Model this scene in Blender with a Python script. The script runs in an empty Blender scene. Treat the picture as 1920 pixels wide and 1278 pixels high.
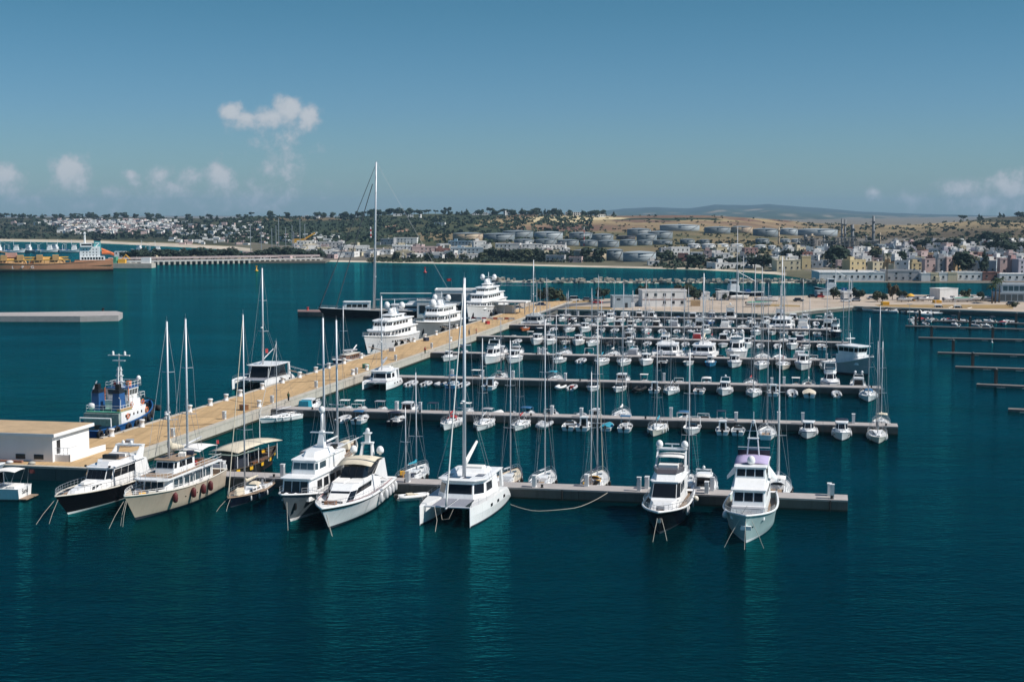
import bpy, math, random
from mathutils import Vector, Matrix, noise as mnoise
random.seed(7)
R = math.radians
SC = bpy.context.scene
COL = SC.collection

# ------------------------------------------------------------------ camera
F_PX, CAM_H, HORIZ = 2800.0, 38.0, 398.0          # focal length in photo pixels (1920 wide), height of the drone
PITCH = math.atan((639.0 - HORIZ) / F_PX)
cam_d = bpy.data.cameras.new('camera')
cam = bpy.data.objects.new('camera', cam_d)
COL.objects.link(cam)
cam_d.sensor_width = 36.0
cam_d.lens = F_PX * 36.0 / 1920.0
cam_d.clip_start = 1.0
cam_d.clip_end = 60000.0
cam.location = (0, 0, CAM_H)
cam.rotation_euler = (R(90) - PITCH, 0, 0)
SC.camera = cam

# ------------------------------------------------------------------ world: nishita sky + far clouds
SUN_EL, SUN_AZ = R(47), R(103.5)                      # azimuth clockwise from +Y: sun stands to the right, a little behind the camera
world = bpy.data.worlds.new('World')
SC.world = world
world.use_nodes = True
wt = world.node_tree
wt.nodes.clear()


class NT:
    """little helper to write node graphs"""
    def __init__(s, tree):
        s.t = tree

    def n(s, typ, ins=None, **props):
        nd = s.t.nodes.new(typ)
        for k, v in props.items():
            setattr(nd, k, v)
        for k, v in (ins or {}).items():
            s.set(nd.inputs[k], v)
        return nd

    def set(s, sock, v):
        if hasattr(v, 'is_output') or isinstance(v, bpy.types.NodeSocket):
            s.t.links.new(v, sock)
        else:
            sock.default_value = v

    def m(s, op, a, b=0.0, c=0.0, clamp=False):
        nd = s.n('ShaderNodeMath', {0: a, 1: b, 2: c}, operation=op, use_clamp=clamp)
        return nd.outputs[0]

    def mix(s, fac, a, b, blend='MIX'):
        nd = s.n('ShaderNodeMix', None, data_type='RGBA', blend_type=blend)
        s.set(nd.inputs[0], fac); s.set(nd.inputs[6], a); s.set(nd.inputs[7], b)
        return nd.outputs[2]

    def ramp(s, fac, pts):
        nd = s.n('ShaderNodeValToRGB', {0: fac})
        e = nd.color_ramp.elements
        while len(e) < len(pts):
            e.new(0.5)
        for el, (p, c) in zip(e, pts):
            el.position = p
            el.color = c if len(c) == 4 else (*c, 1)
        return nd.outputs[0]

    def noise(s, vec, scale, detail=3.0, rough=0.55):
        nd = s.n('ShaderNodeTexNoise', {'Scale': scale, 'Detail': detail, 'Roughness': rough})
        if vec is not None:
            s.set(nd.inputs['Vector'], vec)
        return nd.outputs[0]


w = NT(wt)
sky = w.n('ShaderNodeTexSky', sky_type='NISHITA', sun_disc=False, sun_elevation=SUN_EL, sun_rotation=SUN_AZ,
          altitude=0.0, air_density=1.0, dust_density=0.4, ozone_density=2.0)
tc = w.n('ShaderNodeTexCoord')
sep = w.n('ShaderNodeSeparateXYZ', {0: tc.outputs['Generated']})
elr = w.n('ShaderNodeMapRange', {0: sep.outputs[2], 1: 0.0, 2: 0.4, 3: 0.0, 4: 1.0}).outputs[0]
tint = w.ramp(elr, [(0.02, (.53, .79, 1.06)), (0.17, (.41, .69, .97)), (0.33, (.30, .62, .78)), (1.0, (.27, .58, .76))])
skyc = w.mix(1.0, sky.outputs[0], tint, 'MULTIPLY')
yy = w.m('MAXIMUM', sep.outputs[1], 0.05)
az = w.m('DIVIDE', sep.outputs[0], yy)
elv = w.m('DIVIDE', sep.outputs[2], yy)
uv = w.n('ShaderNodeCombineXYZ', {0: az, 1: elv, 2: 0.0}).outputs[0]
nz1 = w.noise(uv, 85.0, 9.0, 0.66)
nz2 = w.noise(uv, 16.0, 4.0, 0.5)
# each cumulus head: azimuth, elevation (in tangent units), radii, strength
heads = [(14, 326, 40, 24, .9), (20, 358, 44, 26, .6), (136, 316, 44, 28, .95), (150, 340, 44, 24, .6), (215, 362, 44, 22, .5),
         (252, 330, 24, 14, .6), (305, 326, 32, 20, .75), (318, 352, 40, 24, .6), (362, 334, 28, 20, .7), (416, 326, 34, 24, .95), (420, 350, 48, 26, .6),
         (520, 352, 50, 22, .35), (440, 212, 26, 20, 1.0), (470, 222, 40, 20, .9), (510, 220, 50, 22, .95), (546, 206, 36, 28, 1.1), (580, 220, 28, 26, 1.0),
         (520, 256, 80, 42, .42), (530, 306, 70, 44, .38), (480, 372, 150, 34, .36), (330, 366, 170, 30, .34), (200, 384, 240, 26, .28), (60, 372, 90, 28, .3),
         (1634, 362, 22, 16, .55), (1700, 372, 60, 18, .45), (1800, 352, 50, 22, .7), (1885, 350, 60, 32, .75), (1850, 378, 120, 26, .5)]
dens = None
for (cx, cy, rx, ry, st) in heads:
    du = w.m('MULTIPLY', w.m('SUBTRACT', az, (cx - 960) / F_PX), F_PX / (rx * 1.25))
    dv = w.m('MULTIPLY', w.m('SUBTRACT', elv, (HORIZ - cy) / F_PX), F_PX / (ry * 1.25))
    dv = w.m('ADD', w.m('MAXIMUM', dv, 0.0), w.m('MULTIPLY', w.m('MINIMUM', dv, 0.0), 0.72))   # flatter, softer undersides
    r2 = w.m('ADD', w.m('MULTIPLY', du, du), w.m('MULTIPLY', dv, dv))
    b = w.m('MULTIPLY', w.m('SUBTRACT', 1.0, w.m('SQRT', r2)), st)
    dens = b if dens is None else w.m('SMOOTH_MAX', dens, b, 0.15)
edge = w.m('ADD', w.m('MULTIPLY', w.m('SUBTRACT', nz1, 0.5), 1.5), w.m('MULTIPLY', w.m('SUBTRACT', nz2, 0.5), 0.35))
dd = w.m('ADD', dens, edge)
cov = w.n('ShaderNodeMapRange', {0: dd, 1: 0.08, 2: 0.70, 3: 0.0, 4: 1.0}, interpolation_type='SMOOTHSTEP').outputs[0]
front = w.m('GREATER_THAN', sep.outputs[1], 0.06)
cov = w.m('MULTIPLY', w.m('MULTIPLY', cov, 0.92), front)
lit = w.n('ShaderNodeMapRange', {0: w.m('ADD', dd, w.m('MULTIPLY', nz2, 0.3)), 1: .2, 2: .9, 3: 0.0, 4: 1.0}).outputs[0]
CLOUD = w.mix(lit, (4.3, 5.0, 5.9, 1), (6.3, 6.7, 7.2, 1))
skyc = w.mix(cov, skyc, CLOUD)
SKY_STRENGTH = 0.078
bg = w.n('ShaderNodeBackground', {'Color': skyc, 'Strength': SKY_STRENGTH})
wo = w.n('ShaderNodeOutputWorld', {'Surface': bg.outputs[0]})

sun_d = bpy.data.lights.new('sun', 'SUN')
sun = bpy.data.objects.new('sun', sun_d)
COL.objects.link(sun)
sun_d.energy = 4.9
sun_d.angle = R(0.5)
sun_d.color = (1.0, 0.95, 0.88)
SUNV = Vector((math.sin(SUN_AZ) * math.cos(SUN_EL), math.cos(SUN_AZ) * math.cos(SUN_EL), math.sin(SUN_EL)))
sun.rotation_euler = SUNV.to_track_quat('Z', 'Y').to_euler()
sun.location = (200, 100, 400)

vs = SC.view_settings
vs.view_transform = 'Standard'; vs.look = 'None'; vs.exposure = 0.12; vs.gamma = 1.0; vs.use_curve_mapping = False
SC.cycles.max_bounces = 6
SC.cycles.volume_bounces = 0
SC.cycles.transparent_max_bounces = 8

# ------------------------------------------------------------------ unprojection of photo pixels on to the real ground
_cf = Vector((0, math.cos(PITCH), -math.sin(PITCH)))
_cu = Vector((0, math.sin(PITCH), math.cos(PITCH)))


def ray(x, y):
    return _cf + Vector((1, 0, 0)) * ((x - 960) / F_PX) + _cu * ((639 - y) / F_PX)


def G(x, y, z=0.0):
    d = ray(x, y)
    t = (z - CAM_H) / d.z
    return Vector((d.x * t, d.y * t, z))


def proj(p):
    v = Vector(p) - Vector((0, 0, CAM_H))
    dep = v.dot(_cf)
    return 960 + F_PX * v.x / dep, 639 - F_PX * v.dot(_cu) / dep, dep


def z_at(p, ypx):
    """height above sea at the plan position p that shows at photo row ypx"""
    d = ray(960, ypx)
    return CAM_H + d.z * (p[1] / d.y)


QA = R(78.08)
QV = Vector((math.cos(QA), math.sin(QA), 0))         # along the quay, away from the camera
PV = Vector((math.sin(QA), -math.cos(QA), 0))        # along the pontoons, to the east


def AB(a, b, z=0.0):
    return PV * a + QV * b + Vector((0, 0, z))


def toAB(p):
    return p[0] * PV.x + p[1] * PV.y, p[0] * QV.x + p[1] * QV.y


def col_at_b(x, b, z=0.0):
    """point on the plane z with marina coordinate b that shows in photo column x"""
    k = (x - 960) / F_PX
    s, c = math.sin(PITCH), math.cos(PITCH)
    # X = k*(Y*c + (H-z)*s)
    Y = (b - QV.x * k * (CAM_H - z) * s) / (QV.x * k * c + QV.y)
    return Vector((k * (Y * c + (CAM_H - z) * s), Y, z))


# ------------------------------------------------------------------ materials
MATS = {}


def M(name, col=None, rough=0.5, metal=0.0, var=0.12, scale=0.6, bump=0.0, bscale=None, dirt=None, spec=0.5, streak=False):
    """procedural material: base colour broken up by noise, optional dirt colour and bump"""
    if name in MATS:
        return MATS[name]
    m = bpy.data.materials.new(name)
    MATS[name] = m
    m.use_nodes = True
    t = NT(m.node_tree)
    m.node_tree.nodes.clear()
    out = t.n('ShaderNodeOutputMaterial')
    bs = t.n('ShaderNodeBsdfPrincipled', {'Roughness': rough, 'Metallic': metal, 'Specular IOR Level': spec})
    geo = t.n('ShaderNodeNewGeometry')
    pos = geo.outputs['Position']
    if streak:
        pos = t.n('ShaderNodeMapping', {0: pos, 3: (1, 1, 0.12)}).outputs[0]
    nz = t.noise(pos, scale, 5.0, 0.6)
    v = t.m('MULTIPLY_ADD', t.m('SUBTRACT', nz, 0.5), 2.0 * var * 2.0, 1.0)
    vc = t.n('ShaderNodeCombineXYZ', {0: v, 1: v, 2: v}).outputs[0]
    c = t.mix(1.0, (*col, 1), vc, 'MULTIPLY')
    if dirt:
        nd = t.noise(pos, scale * 2.7, 6.0, 0.65)
        fac = t.n('ShaderNodeMapRange', {0: nd, 1: 0.5, 2: 0.72, 3: 0.0, 4: dirt[1]}).outputs[0]
        c = t.mix(fac, c, (*dirt[0], 1))
    t.set(bs.inputs['Base Color'], c)
    if bump:
        nb = t.noise(geo.outputs['Position'], bscale or scale * 5, 4.0, 0.6)
        bp = t.n('ShaderNodeBump', {'Strength': bump, 'Distance': 0.1, 'Height': nb})
        t.set(bs.inputs['Normal'], bp.outputs[0])
    t.set(out.inputs[0], bs.outputs[0])
    return m


white = M('gelcoat_white', (.84, .84, .84), .28, var=.05, scale=.8, dirt=((.55, .53, .48), .35), streak=True)
offwh = M('cream_paint', (.66, .62, .54), .4, var=.06, scale=.7, dirt=((.4, .36, .3), .3), streak=True)
deckw = M('deck_white', (.70, .70, .69), .6, var=.08, scale=1.2, dirt=((.45, .44, .42), .4))
greyd = M('deck_grey', (.33, .34, .36), .65, var=.15, scale=1.0)
navy = M('hull_navy', (.006, .010, .022), .16, var=.2, scale=.6)
blackh = M('hull_black', (.006, .006, .008), .16, var=.2, scale=.6)
tanh = M('hull_sand', (.50, .42, .33), .35, var=.08, scale=.5, dirt=((.30, .22, .15), .4), streak=True)
tealh = M('hull_pale_teal', (.40, .52, .52), .3, var=.06, scale=.6, dirt=((.25, .3, .28), .35), streak=True)
greyh = M('hull_grey', (.42, .44, .45), .35, var=.08, scale=.4, dirt=((.28, .27, .25), .35), streak=True)
blueh = M('hull_blue', (.014, .085, .25), .35, var=.12, scale=.5, dirt=((.05, .10, .16), .5), streak=True)
skyb = M('paint_sky_blue', (.05, .28, .50), .4, var=.1)
teak = M('teak_deck', (.30, .21, .14), .6, var=.2, scale=1.5, dirt=((.4, .33, .26), .4))
wood = M('varnished_wood', (.20, .085, .035), .3, var=.25, scale=2)
glass = M('dark_glass', (.008, .010, .013), .06, var=.2, spec=.4)
glassb = M('blue_glass', (.03, .06, .08), .08, var=.2, spec=.7)
steel = M('steel_rail', (.55, .56, .58), .3, .6, var=.05)
alu = M('mast_aluminium', (.66, .67, .70), .4, .15, var=.05)
alug = M('mast_grey', (.42, .43, .46), .4, .15, var=.1)
wire = M('rigging_wire', (.30, .31, .33), .5, var=.05)
ropem = M('rope', (.45, .42, .36), .8, var=.15)
canvb = M('canvas_blue', (.02, .11, .24), .85, var=.2, scale=2, bump=.2)
canvt = M('canvas_teal', (.02, .26, .36), .85, var=.2, scale=2, bump=.2)
canvn = M('canvas_navy', (.012, .02, .045), .85, var=.2, scale=2, bump=.2)
canvc = M('canvas_cream', (.62, .55, .43), .85, var=.12, scale=2, bump=.2)
canvg = M('canvas_grey', (.30, .31, .34), .85, var=.15, scale=2, bump=.2)
canvw = M('canvas_white', (.76, .74, .71), .85, var=.1, scale=2, bump=.2)
canvr = M('canvas_red', (.35, .03, .03), .85, var=.2, scale=2, bump=.2)
canvl = M('canvas_lilac', (.42, .36, .55), .85, var=.12, scale=2, bump=.2)
canvy = M('canvas_yellow', (.75, .40, .04), .8, var=.1, scale=2)
orange = M('paint_orange', (.62, .16, .05), .5, var=.15)
yellowp = M('paint_yellow', (.80, .45, .02), .45, var=.12)
redp = M('paint_red', (.45, .03, .03), .45, var=.15)
greenp = M('deck_green', (.07, .30, .20), .6, var=.15, scale=1.5)
rubber = M('black_rubber', (.010, .010, .011), .75, var=.3, bump=.3)
fendw = M('fender_white', (.62, .62, .63), .5, var=.1)
fendr = M('fender_red', (.10, .012, .015), .6, var=.2)
boot = M('antifoul', (.03, .035, .05), .6, var=.3)
bootr = M('antifoul_red', (.16, .03, .025), .6, var=.3)
ribg = M('rib_grey', (.42, .43, .45), .6, var=.1)
black = M('black_plastic', (.012, .012, .013), .4, var=.2)
solar = M('solar_cells', (.035, .04, .07), .15, var=.2, scale=6)
mesh_m = M('trampoline_mesh', (.22, .23, .27), .8, var=.2, scale=6)
skin = M('skin', (.35, .2, .13), .6)
cloth_d = M('cloth_dark', (.03, .035, .05), .9)
cloth_g = M('cloth_green', (.05, .12, .06), .9)
cloth_r = M('cloth_red', (.5, .06, .05), .9)


# ------------------------------------------------------------------ mesh builder
class MB:
    def __init__(s):
        s.v, s.f, s.m = [], [], []

    def add(s, vs_, fs, mi=0):
        o = len(s.v)
        s.v.extend(tuple(v) for v in vs_)
        for f in fs:
            s.f.append([i + o for i in f])
            s.m.append(mi)
        return s

    def box(s, x0, x1, y0, y1, z0, z1, mi=0):
        return s.add([(x0, y0, z0), (x1, y0, z0), (x1, y1, z0), (x0, y1, z0), (x0, y0, z1), (x1, y0, z1), (x1, y1, z1), (x0, y1, z1)],
                     [(3, 2, 1, 0), (4, 5, 6, 7), (0, 1, 5, 4), (1, 2, 6, 5), (2, 3, 7, 6), (3, 0, 4, 7)], mi)

    def obox(s, c, sx, sy, sz, rz=0.0, mi=0):
        """box standing on the point c, turned about z"""
        ca, sa = math.cos(rz), math.sin(rz)
        pts = []
        for z in (0, sz):
            for (x, y) in ((-sx / 2, -sy / 2), (sx / 2, -sy / 2), (sx / 2, sy / 2), (-sx / 2, sy / 2)):
                pts.append((c[0] + x * ca - y * sa, c[1] + x * sa + y * ca, c[2] + z))
        return s.add(pts, [(3, 2, 1, 0), (4, 5, 6, 7), (0, 1, 5, 4), (1, 2, 6, 5), (2, 3, 7, 6), (3, 0, 4, 7)], mi)

    def prism(s, bot, top, mi=0, cap_b=True, cap_t=True, mt=None):
        n = len(bot)
        fs = [(i, (i + 1) % n, n + (i + 1) % n, n + i) for i in range(n)]
        s.add(list(bot) + list(top), fs, mi)
        if cap_t:
            s.add(top, [tuple(range(n))], mi if mt is None else mt)
        if cap_b:
            s.add(bot, [tuple(reversed(range(n)))], mi)
        return s

    def loft(s, rings, mi=0, closed=True, cap=True):
        n = len(rings[0])
        vs_ = [p for r in rings for p in r]
        fs = []
        for k in range(len(rings) - 1):
            for i in range(n if closed else n - 1):
                j = (i + 1) % n
                fs.append((k * n + i, k * n + j, (k + 1) * n + j, (k + 1) * n + i))
        if cap and closed:
            fs.append(tuple(reversed(range(n))))
            fs.append(tuple((len(rings) - 1) * n + i for i in range(n)))
        return s.add(vs_, fs, mi)

    def tube(s, pts, r, n=4, mi=0, r2=None):
        pts = [Vector(p) for p in pts]
        rings = []
        L = len(pts)
        for i, p in enumerate(pts):
            d = (pts[min(i + 1, L - 1)] - pts[max(i - 1, 0)])
            if d.length < 1e-6:
                d = Vector((0, 0, 1))
            d.normalize()
            u = d.cross(Vector((0, 0, 1)))
            if u.length < 1e-3:
                u = Vector((1, 0, 0))
            u.normalize()
            v = d.cross(u)
            rr = r if r2 is None else r + (r2 - r) * i / max(1, L - 1)
            rings.append([p + (u * math.cos(2 * math.pi * k / n + .5) + v * math.sin(2 * math.pi * k / n + .5)) * rr for k in range(n)])
        return s.loft(rings, mi)

    def lathe(s, prof, n=12, c=(0, 0, 0), mi=0):
        rings = [[(c[0] + r * math.cos(2 * math.pi * k / n), c[1] + r * math.sin(2 * math.pi * k / n), c[2] + z) for k in range(n)] for (r, z) in prof]
        return s.loft(rings, mi)

    def ball(s, c, r, n=10, mi=0, sz=1.0):
        m_ = n // 2
        return s.lathe([(max(1e-3, r * math.sin(math.pi * k / m_)), -r * sz * math.cos(math.pi * k / m_)) for k in range(m_ + 1)], n, c, mi)

    def torus(s, c, R_, r, axis='x', n=14, k=6, mi=0):
        rings = []
        for i in range(n + 1):
            a = 2 * math.pi * i / n
            ring = []
            for j in range(k):
                b = 2 * math.pi * j / k
                rr = R_ + r * math.cos(b)
                p = (r * math.sin(b), rr * math.cos(a), rr * math.sin(a))
                if axis == 'y':
                    p = (p[1], p[0], p[2])
                if axis == 'z':
                    p = (p[1], p[2], p[0])
                ring.append((c[0] + p[0], c[1] + p[1], c[2] + p[2]))
            rings.append(ring)
        return s.loft(rings, mi, cap=False)

    def mirror_y(s):
        n = len(s.v)
        nf = len(s.f)
        s.v.extend((x, -y, z) for (x, y, z) in s.v[:n])
        for i in range(nf):
            s.f.append([j + n for j in reversed(s.f[i])])
            s.m.append(s.m[i])
        return s

    def build(s, name, mats, parent=None, smooth=False, loc=None, rz=0.0, kind=None):
        me = bpy.data.meshes.new(name)
        me.from_pydata(s.v, [], s.f)
        for m_ in (mats if isinstance(mats, (list, tuple)) else [mats]):
            me.materials.append(m_)
        if any(s.m):
            me.polygons.foreach_set('material_index', s.m)
        if smooth:
            me.polygons.foreach_set('use_smooth', [True] * len(s.f))
        me.update()
        return link(name, me, parent, loc, rz, kind)


def link(name, data, parent=None, loc=None, rz=0.0, kind=None):
    o = bpy.data.objects.new(name, data)
    COL.objects.link(o)
    if parent is not None:
        o.parent = parent
    if loc is not None:
        o.location = loc
    if rz:
        o.rotation_euler = (0, 0, rz)
    if kind:
        o['kind'] = kind
    return o


def tag(o, label, cat, group=None):
    o['label'] = label
    o['category'] = cat
    if group:
        o['group'] = group
    return o


def thing(name, label, cat, loc=(0, 0, 0), rz=0.0, group=None):
    o = link(name, None, None, loc, rz)
    o.empty_display_size = 0.5
    return tag(o, label, cat, group)


ONES = 'first second third fourth fifth sixth seventh eighth ninth tenth eleventh twelfth thirteenth fourteenth fifteenth sixteenth seventeenth eighteenth nineteenth'.split()
TENS = {2: ('twenty', 'twentieth'), 3: ('thirty', 'thirtieth'), 4: ('forty', 'fortieth'), 5: ('fifty', 'fiftieth'), 6: ('sixty', 'sixtieth'), 7: ('seventy', 'seventieth'), 8: ('eighty', 'eightieth'), 9: ('ninety', 'ninetieth')}


def nth(i):
    """1 -> first, 23 -> twenty-third"""
    if i < 20:
        return ONES[i - 1]
    if i >= 100:
        return 'hundred-' + (nth(i - 100) if i > 100 else 'th')
    t_, o_ = divmod(i, 10)
    return TENS[t_][1] if o_ == 0 else TENS[t_][0] + '-' + ONES[o_ - 1]


def lettering(txt, parent, mat, size, loc, rot, name='lettering', depth=0.01):
    cu = bpy.data.curves.new(name, 'FONT')
    cu.body = txt
    cu.size = size
    cu.extrude = depth
    cu.align_x = 'CENTER'
    cu.align_y = 'CENTER'
    cu.materials.append(mat)
    tmp = bpy.data.objects.new('tmp_text', cu)
    COL.objects.link(tmp)
    me = bpy.data.meshes.new_from_object(tmp.evaluated_get(bpy.context.evaluated_depsgraph_get()))
    bpy.data.objects.remove(tmp)
    bpy.data.curves.remove(cu)
    o = link(name, me, parent)
    o.location = loc
    o.rotation_euler = rot
    return o
# ------------------------------------------------------------------ water
def lerp_tab(tab, u):
    if u <= tab[0][0]:
        return tab[0][1]
    for (a, b), (c, d) in zip(tab, tab[1:]):
        if u <= c:
            t = (u - a) / (c - a)
            return b + (d - b) * t
    return tab[-1][1]


def water_mat():
    m = bpy.data.materials.new('sea_water')
    m.use_nodes = True
    m.node_tree.nodes.clear()
    t = NT(m.node_tree)
    out = t.n('ShaderNodeOutputMaterial')
    geo = t.n('ShaderNodeNewGeometry')
    pos = geo.outputs['Position']
    p1 = t.n('ShaderNodeMapping', {0: pos, 2: (0, 0, R(-25)), 3: (1.0, 2.2, 1.0)}).outputs[0]
    p2 = t.n('ShaderNodeMapping', {0: pos, 2: (0, 0, R(38)), 3: (0.8, 2.0, 1.0)}).outputs[0]
    n1 = t.m('ADD', t.noise(p1, 0.62, 2.0, 0.5), t.m('MULTIPLY', t.noise(p2, 0.95, 2.0, 0.5), 0.7))
    n2 = t.noise(p2, 0.11, 3.0, 0.5)
    n3 = t.noise(pos, 0.012, 4.0, 0.55)
    n4 = t.noise(p1, 2.6, 3.0, 0.6)
    h = t.m('ADD', t.m('MULTIPLY', n1, 0.60), t.m('ADD', t.m('MULTIPLY', n2, 1.3), t.m('MULTIPLY', n4, 0.12)))
    patch = t.n('ShaderNodeMapRange', {0: t.noise(p2, 0.016, 3.0, 0.5), 1: .35, 2: .65, 3: .22, 4: .50}).outputs[0]
    bp = t.n('ShaderNodeBump', {'Strength': patch, 'Distance': 0.55, 'Height': h})
    body = t.ramp(n3, [(0.36, (.0001, .0085, .0125)), (0.62, (.0002, .0145, .0195))])
    dif = t.n('ShaderNodeBsdfDiffuse', {'Color': body})
    gl = t.n('ShaderNodeBsdfGlossy', {'Color': (.035, .53, .575, 1), 'Roughness': 0.07, 'Normal': bp.outputs[0]})
    fr = t.n('ShaderNodeFresnel', {'IOR': 1.33, 'Normal': bp.outputs[0]})
    fac = t.n('ShaderNodeMapRange', {0: fr.outputs[0], 1: 0.0, 2: 1.0, 3: 0.0, 4: 0.8}).outputs[0]
    mx = t.n('ShaderNodeMixShader', {0: fac, 1: dif.outputs[0], 2: gl.outputs[0]})
    t.set(out.inputs[0], mx.outputs[0])
    return m


sea = MB()
sea.add([(-9000, -600, 0), (9000, -600, 0), (9000, 17000, 0), (-9000, 17000, 0)], [(0, 1, 2, 3)])
sea.build('water', water_mat(), kind='structure')

# ------------------------------------------------------------------ land beyond the bay
SHORE = [(-500, 450), (0, 452.5), (180, 456), (330, 463), (440, 469), (480, 474), (520, 484), (600, 491), (700, 492.5), (900, 496.5),
         (1100, 501.5), (1300, 506), (1450, 514), (1500, 521), (1540, 529), (1900, 531), (2400, 532)]
CREST = [(-500, 411), (0, 408), (200, 407.5), (330, 408.5), (400, 410), (480, 407), (560, 406), (650, 408), (700, 403), (800, 401), (900, 401),
         (1000, 402), (1060, 403), (1150, 405), (1250, 403), (1320, 403.5), (1400, 408), (1450, 411), (1520, 418), (1600, 421), (1700, 422),
         (1800, 416), (1860, 408), (1920, 405), (2400, 402)]
CRESTD = [(-500, 3300), (330, 3200), (420, 2700), (900, 2500), (1400, 2400), (1500, 2700), (1800, 2600), (2400, 2600)]


def col_of(X, Y):
    return 960 + F_PX * X / (Y * math.cos(PITCH) + 32 * math.sin(PITCH))


def ter(X, Y):
    """height of the land at a plan position"""
    u = col_of(X, Y)
    Ds = G(960, lerp_tab(SHORE, u)).y
    if Y < Ds:
        return -0.8
    Dc = lerp_tab(CRESTD, u)
    zc = CAM_H + ray(960, lerp_tab(CREST, u)).z / ray(960, lerp_tab(CREST, u)).y * Dc
    t = (Y - Ds) / (Dc - Ds)
    nzv = mnoise.noise(Vector((X * .004, Y * .004, 3.1))) + .5 * mnoise.noise(Vector((X * .013, Y * .013, 7.7)))
    if t <= 1:
        z = 1.3 * min(1, t / .035) + (zc - 1.3) * t ** 1.55
        return z + nzv * 1.6 * min(1, t * 3) * (1 - t * .6)
    return max(2.0, zc - (Y - Dc) * .016 + nzv)


def on_land(x, y):
    """where the sight line through photo pixel (x, y) meets the land"""
    d = ray(x, y)
    d = d / d.y
    Yv, step = 500.0, 12.0
    while Yv < 4200:
        if CAM_H + d.z * Yv <= ter(d.x * Yv, Yv):
            lo, hi = Yv - step, Yv
            for _ in range(8):
                mid = (lo + hi) / 2
                if CAM_H + d.z * mid <= ter(d.x * mid, mid):
                    hi = mid
                else:
                    lo = mid
            return Vector((d.x * hi, hi, ter(d.x * hi, hi)))
        Yv += step
    return None


def cover(u, y, t, X, Y):
    """ground colour (albedo) by what grows there"""
    n1 = mnoise.noise(Vector((X * .006, Y * .003, 1.0)))
    n2 = mnoise.noise(Vector((X * .02, Y * .01, 5.0)))
    u += 70 * n1 + 40 * n2
    y += 2.5 * n2
    scrub = Vector((.030, .045, .026)); dry = Vector((.20, .155, .09)); ochre = Vector((.31, .235, .13)); soil = Vector((.17, .105, .075))
    sand = Vector((.52, .45, .36)); town = Vector((.17, .15, .13)); grassg = Vector((.10, .10, .05)); brown = Vector((.095, .075, .05))
    u0 = u - 70 * n1 - 40 * n2
    if u0 < 470 and t < .07 + .02 * n1:
        return sand
    if 560 < u0 < 1475 and t < .022 + .006 * n2:
        return sand
    if u < 420:
        return scrub.lerp(brown, .35 + .3 * n1) if t > .1 else grassg.lerp(dry, .4 + .5 * n2)
    if u < 930:
        if t < .22:
            return town.lerp(grassg, .4 + .5 * n2)
        e = ((u - 738) / 26) ** 2 + ((y - 427) / 8) ** 2
        if e < 1 + n2:
            return Vector((.34, .21, .15))
        if 500 < u < 660 and y < 414 + 3 * n1:
            return brown.lerp(dry, .4 + .4 * n2)
        if 790 < u < 880 and 437 < y < 452:
            return dry
        return scrub.lerp(grassg, max(0, .25 + .7 * n1)).lerp(dry, max(0, n2 - .28))
    if u < 1500:
        if ((u - 1090) / 75) ** 2 + ((y - 411) / 6.5) ** 2 < 1 + .3 * n2:
            return Vector((.55, .45, .27))
        if t < .16:
            return grassg.lerp(town, .5 + .5 * n1)
        if 1130 < u < 1340 and 408 < y < 413:
            return scrub
        if y < 409 and u > 1140:
            return soil.lerp(ochre, .3 + .5 * n1)
        if y < 416 and u > 1180:
            return (soil if n1 > 0 else ochre)
        if y < 432:
            return soil.lerp(ochre, .5 + 1.1 * n1)
        return dry.lerp(grassg, max(0, .4 + 1.0 * n2))
    if y < 419 + 8 * n1 and u > 1740:
        return brown.lerp(scrub, .4 + .6 * n2)
    if y < 428:
        return ochre.lerp(brown, .35 + .5 * n1)
    if y < 446:
        return brown.lerp(dry, max(0, .5 + n1))
    return town.lerp(grassg, max(0, .1 + .5 * n2))


def cover_mat(name, rough_scale):
    m = bpy.data.materials.new(name)
    m.use_nodes = True
    t = NT(m.node_tree)
    bs = m.node_tree.nodes['Principled BSDF']
    bs.inputs['Roughness'].default_value = .95
    bs.inputs['Specular IOR Level'].default_value = .1
    at = t.n('ShaderNodeAttribute', attribute_name='cover')
    geo = t.n('ShaderNodeNewGeometry')
    n1 = t.noise(geo.outputs['Position'], rough_scale, 6.0, .65)
    n2 = t.noise(geo.outputs['Position'], rough_scale * 6, 4.0, .6)
    v = t.m('ADD', t.m('MULTIPLY', n1, 1.1), t.m('MULTIPLY', n2, .9))
    vc = t.n('ShaderNodeCombineXYZ', {0: v, 1: v, 2: v}).outputs[0]
    t.set(bs.inputs['Base Color'], t.mix(1.0, at.outputs['Color'], vc, 'MULTIPLY'))
    return m


def grid_land(name, us, ts, fn, mat):
    vs_, cs = [], []
    for t in ts:
        for u in us:
            p, c = fn(u, t)
            vs_.append(p); cs.append(c)
    n = len(us)
    fs = [(j * n + i, j * n + i + 1, (j + 1) * n + i + 1, (j + 1) * n + i) for j in range(len(ts) - 1) for i in range(n - 1)]
    me = bpy.data.meshes.new(name)
    me.from_pydata(vs_, [], fs)
    at = me.color_attributes.new('cover', 'FLOAT_COLOR', 'POINT')
    at.data.foreach_set('color', [x for c in cs for x in (*c, 1.0)])
    me.polygons.foreach_set('use_smooth', [True] * len(fs))
    me.materials.append(mat)
    return link(name, me, kind='structure')


def _land(u, t):
    k = (u - 960) / F_PX
    Ds = G(960, lerp_tab(SHORE, u)).y
    Dc = lerp_tab(CRESTD, u)
    Y = Ds - 6 + (Dc - Ds) * t
    X = k * (Y * math.cos(PITCH) + 32 * math.sin(PITCH))
    z = ter(X, Y)
    if t == 0:
        z = -0.8
    x, y, _ = proj((X, Y, z))
    return (X, Y, z), cover(u, y, t, X, Y)


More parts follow.
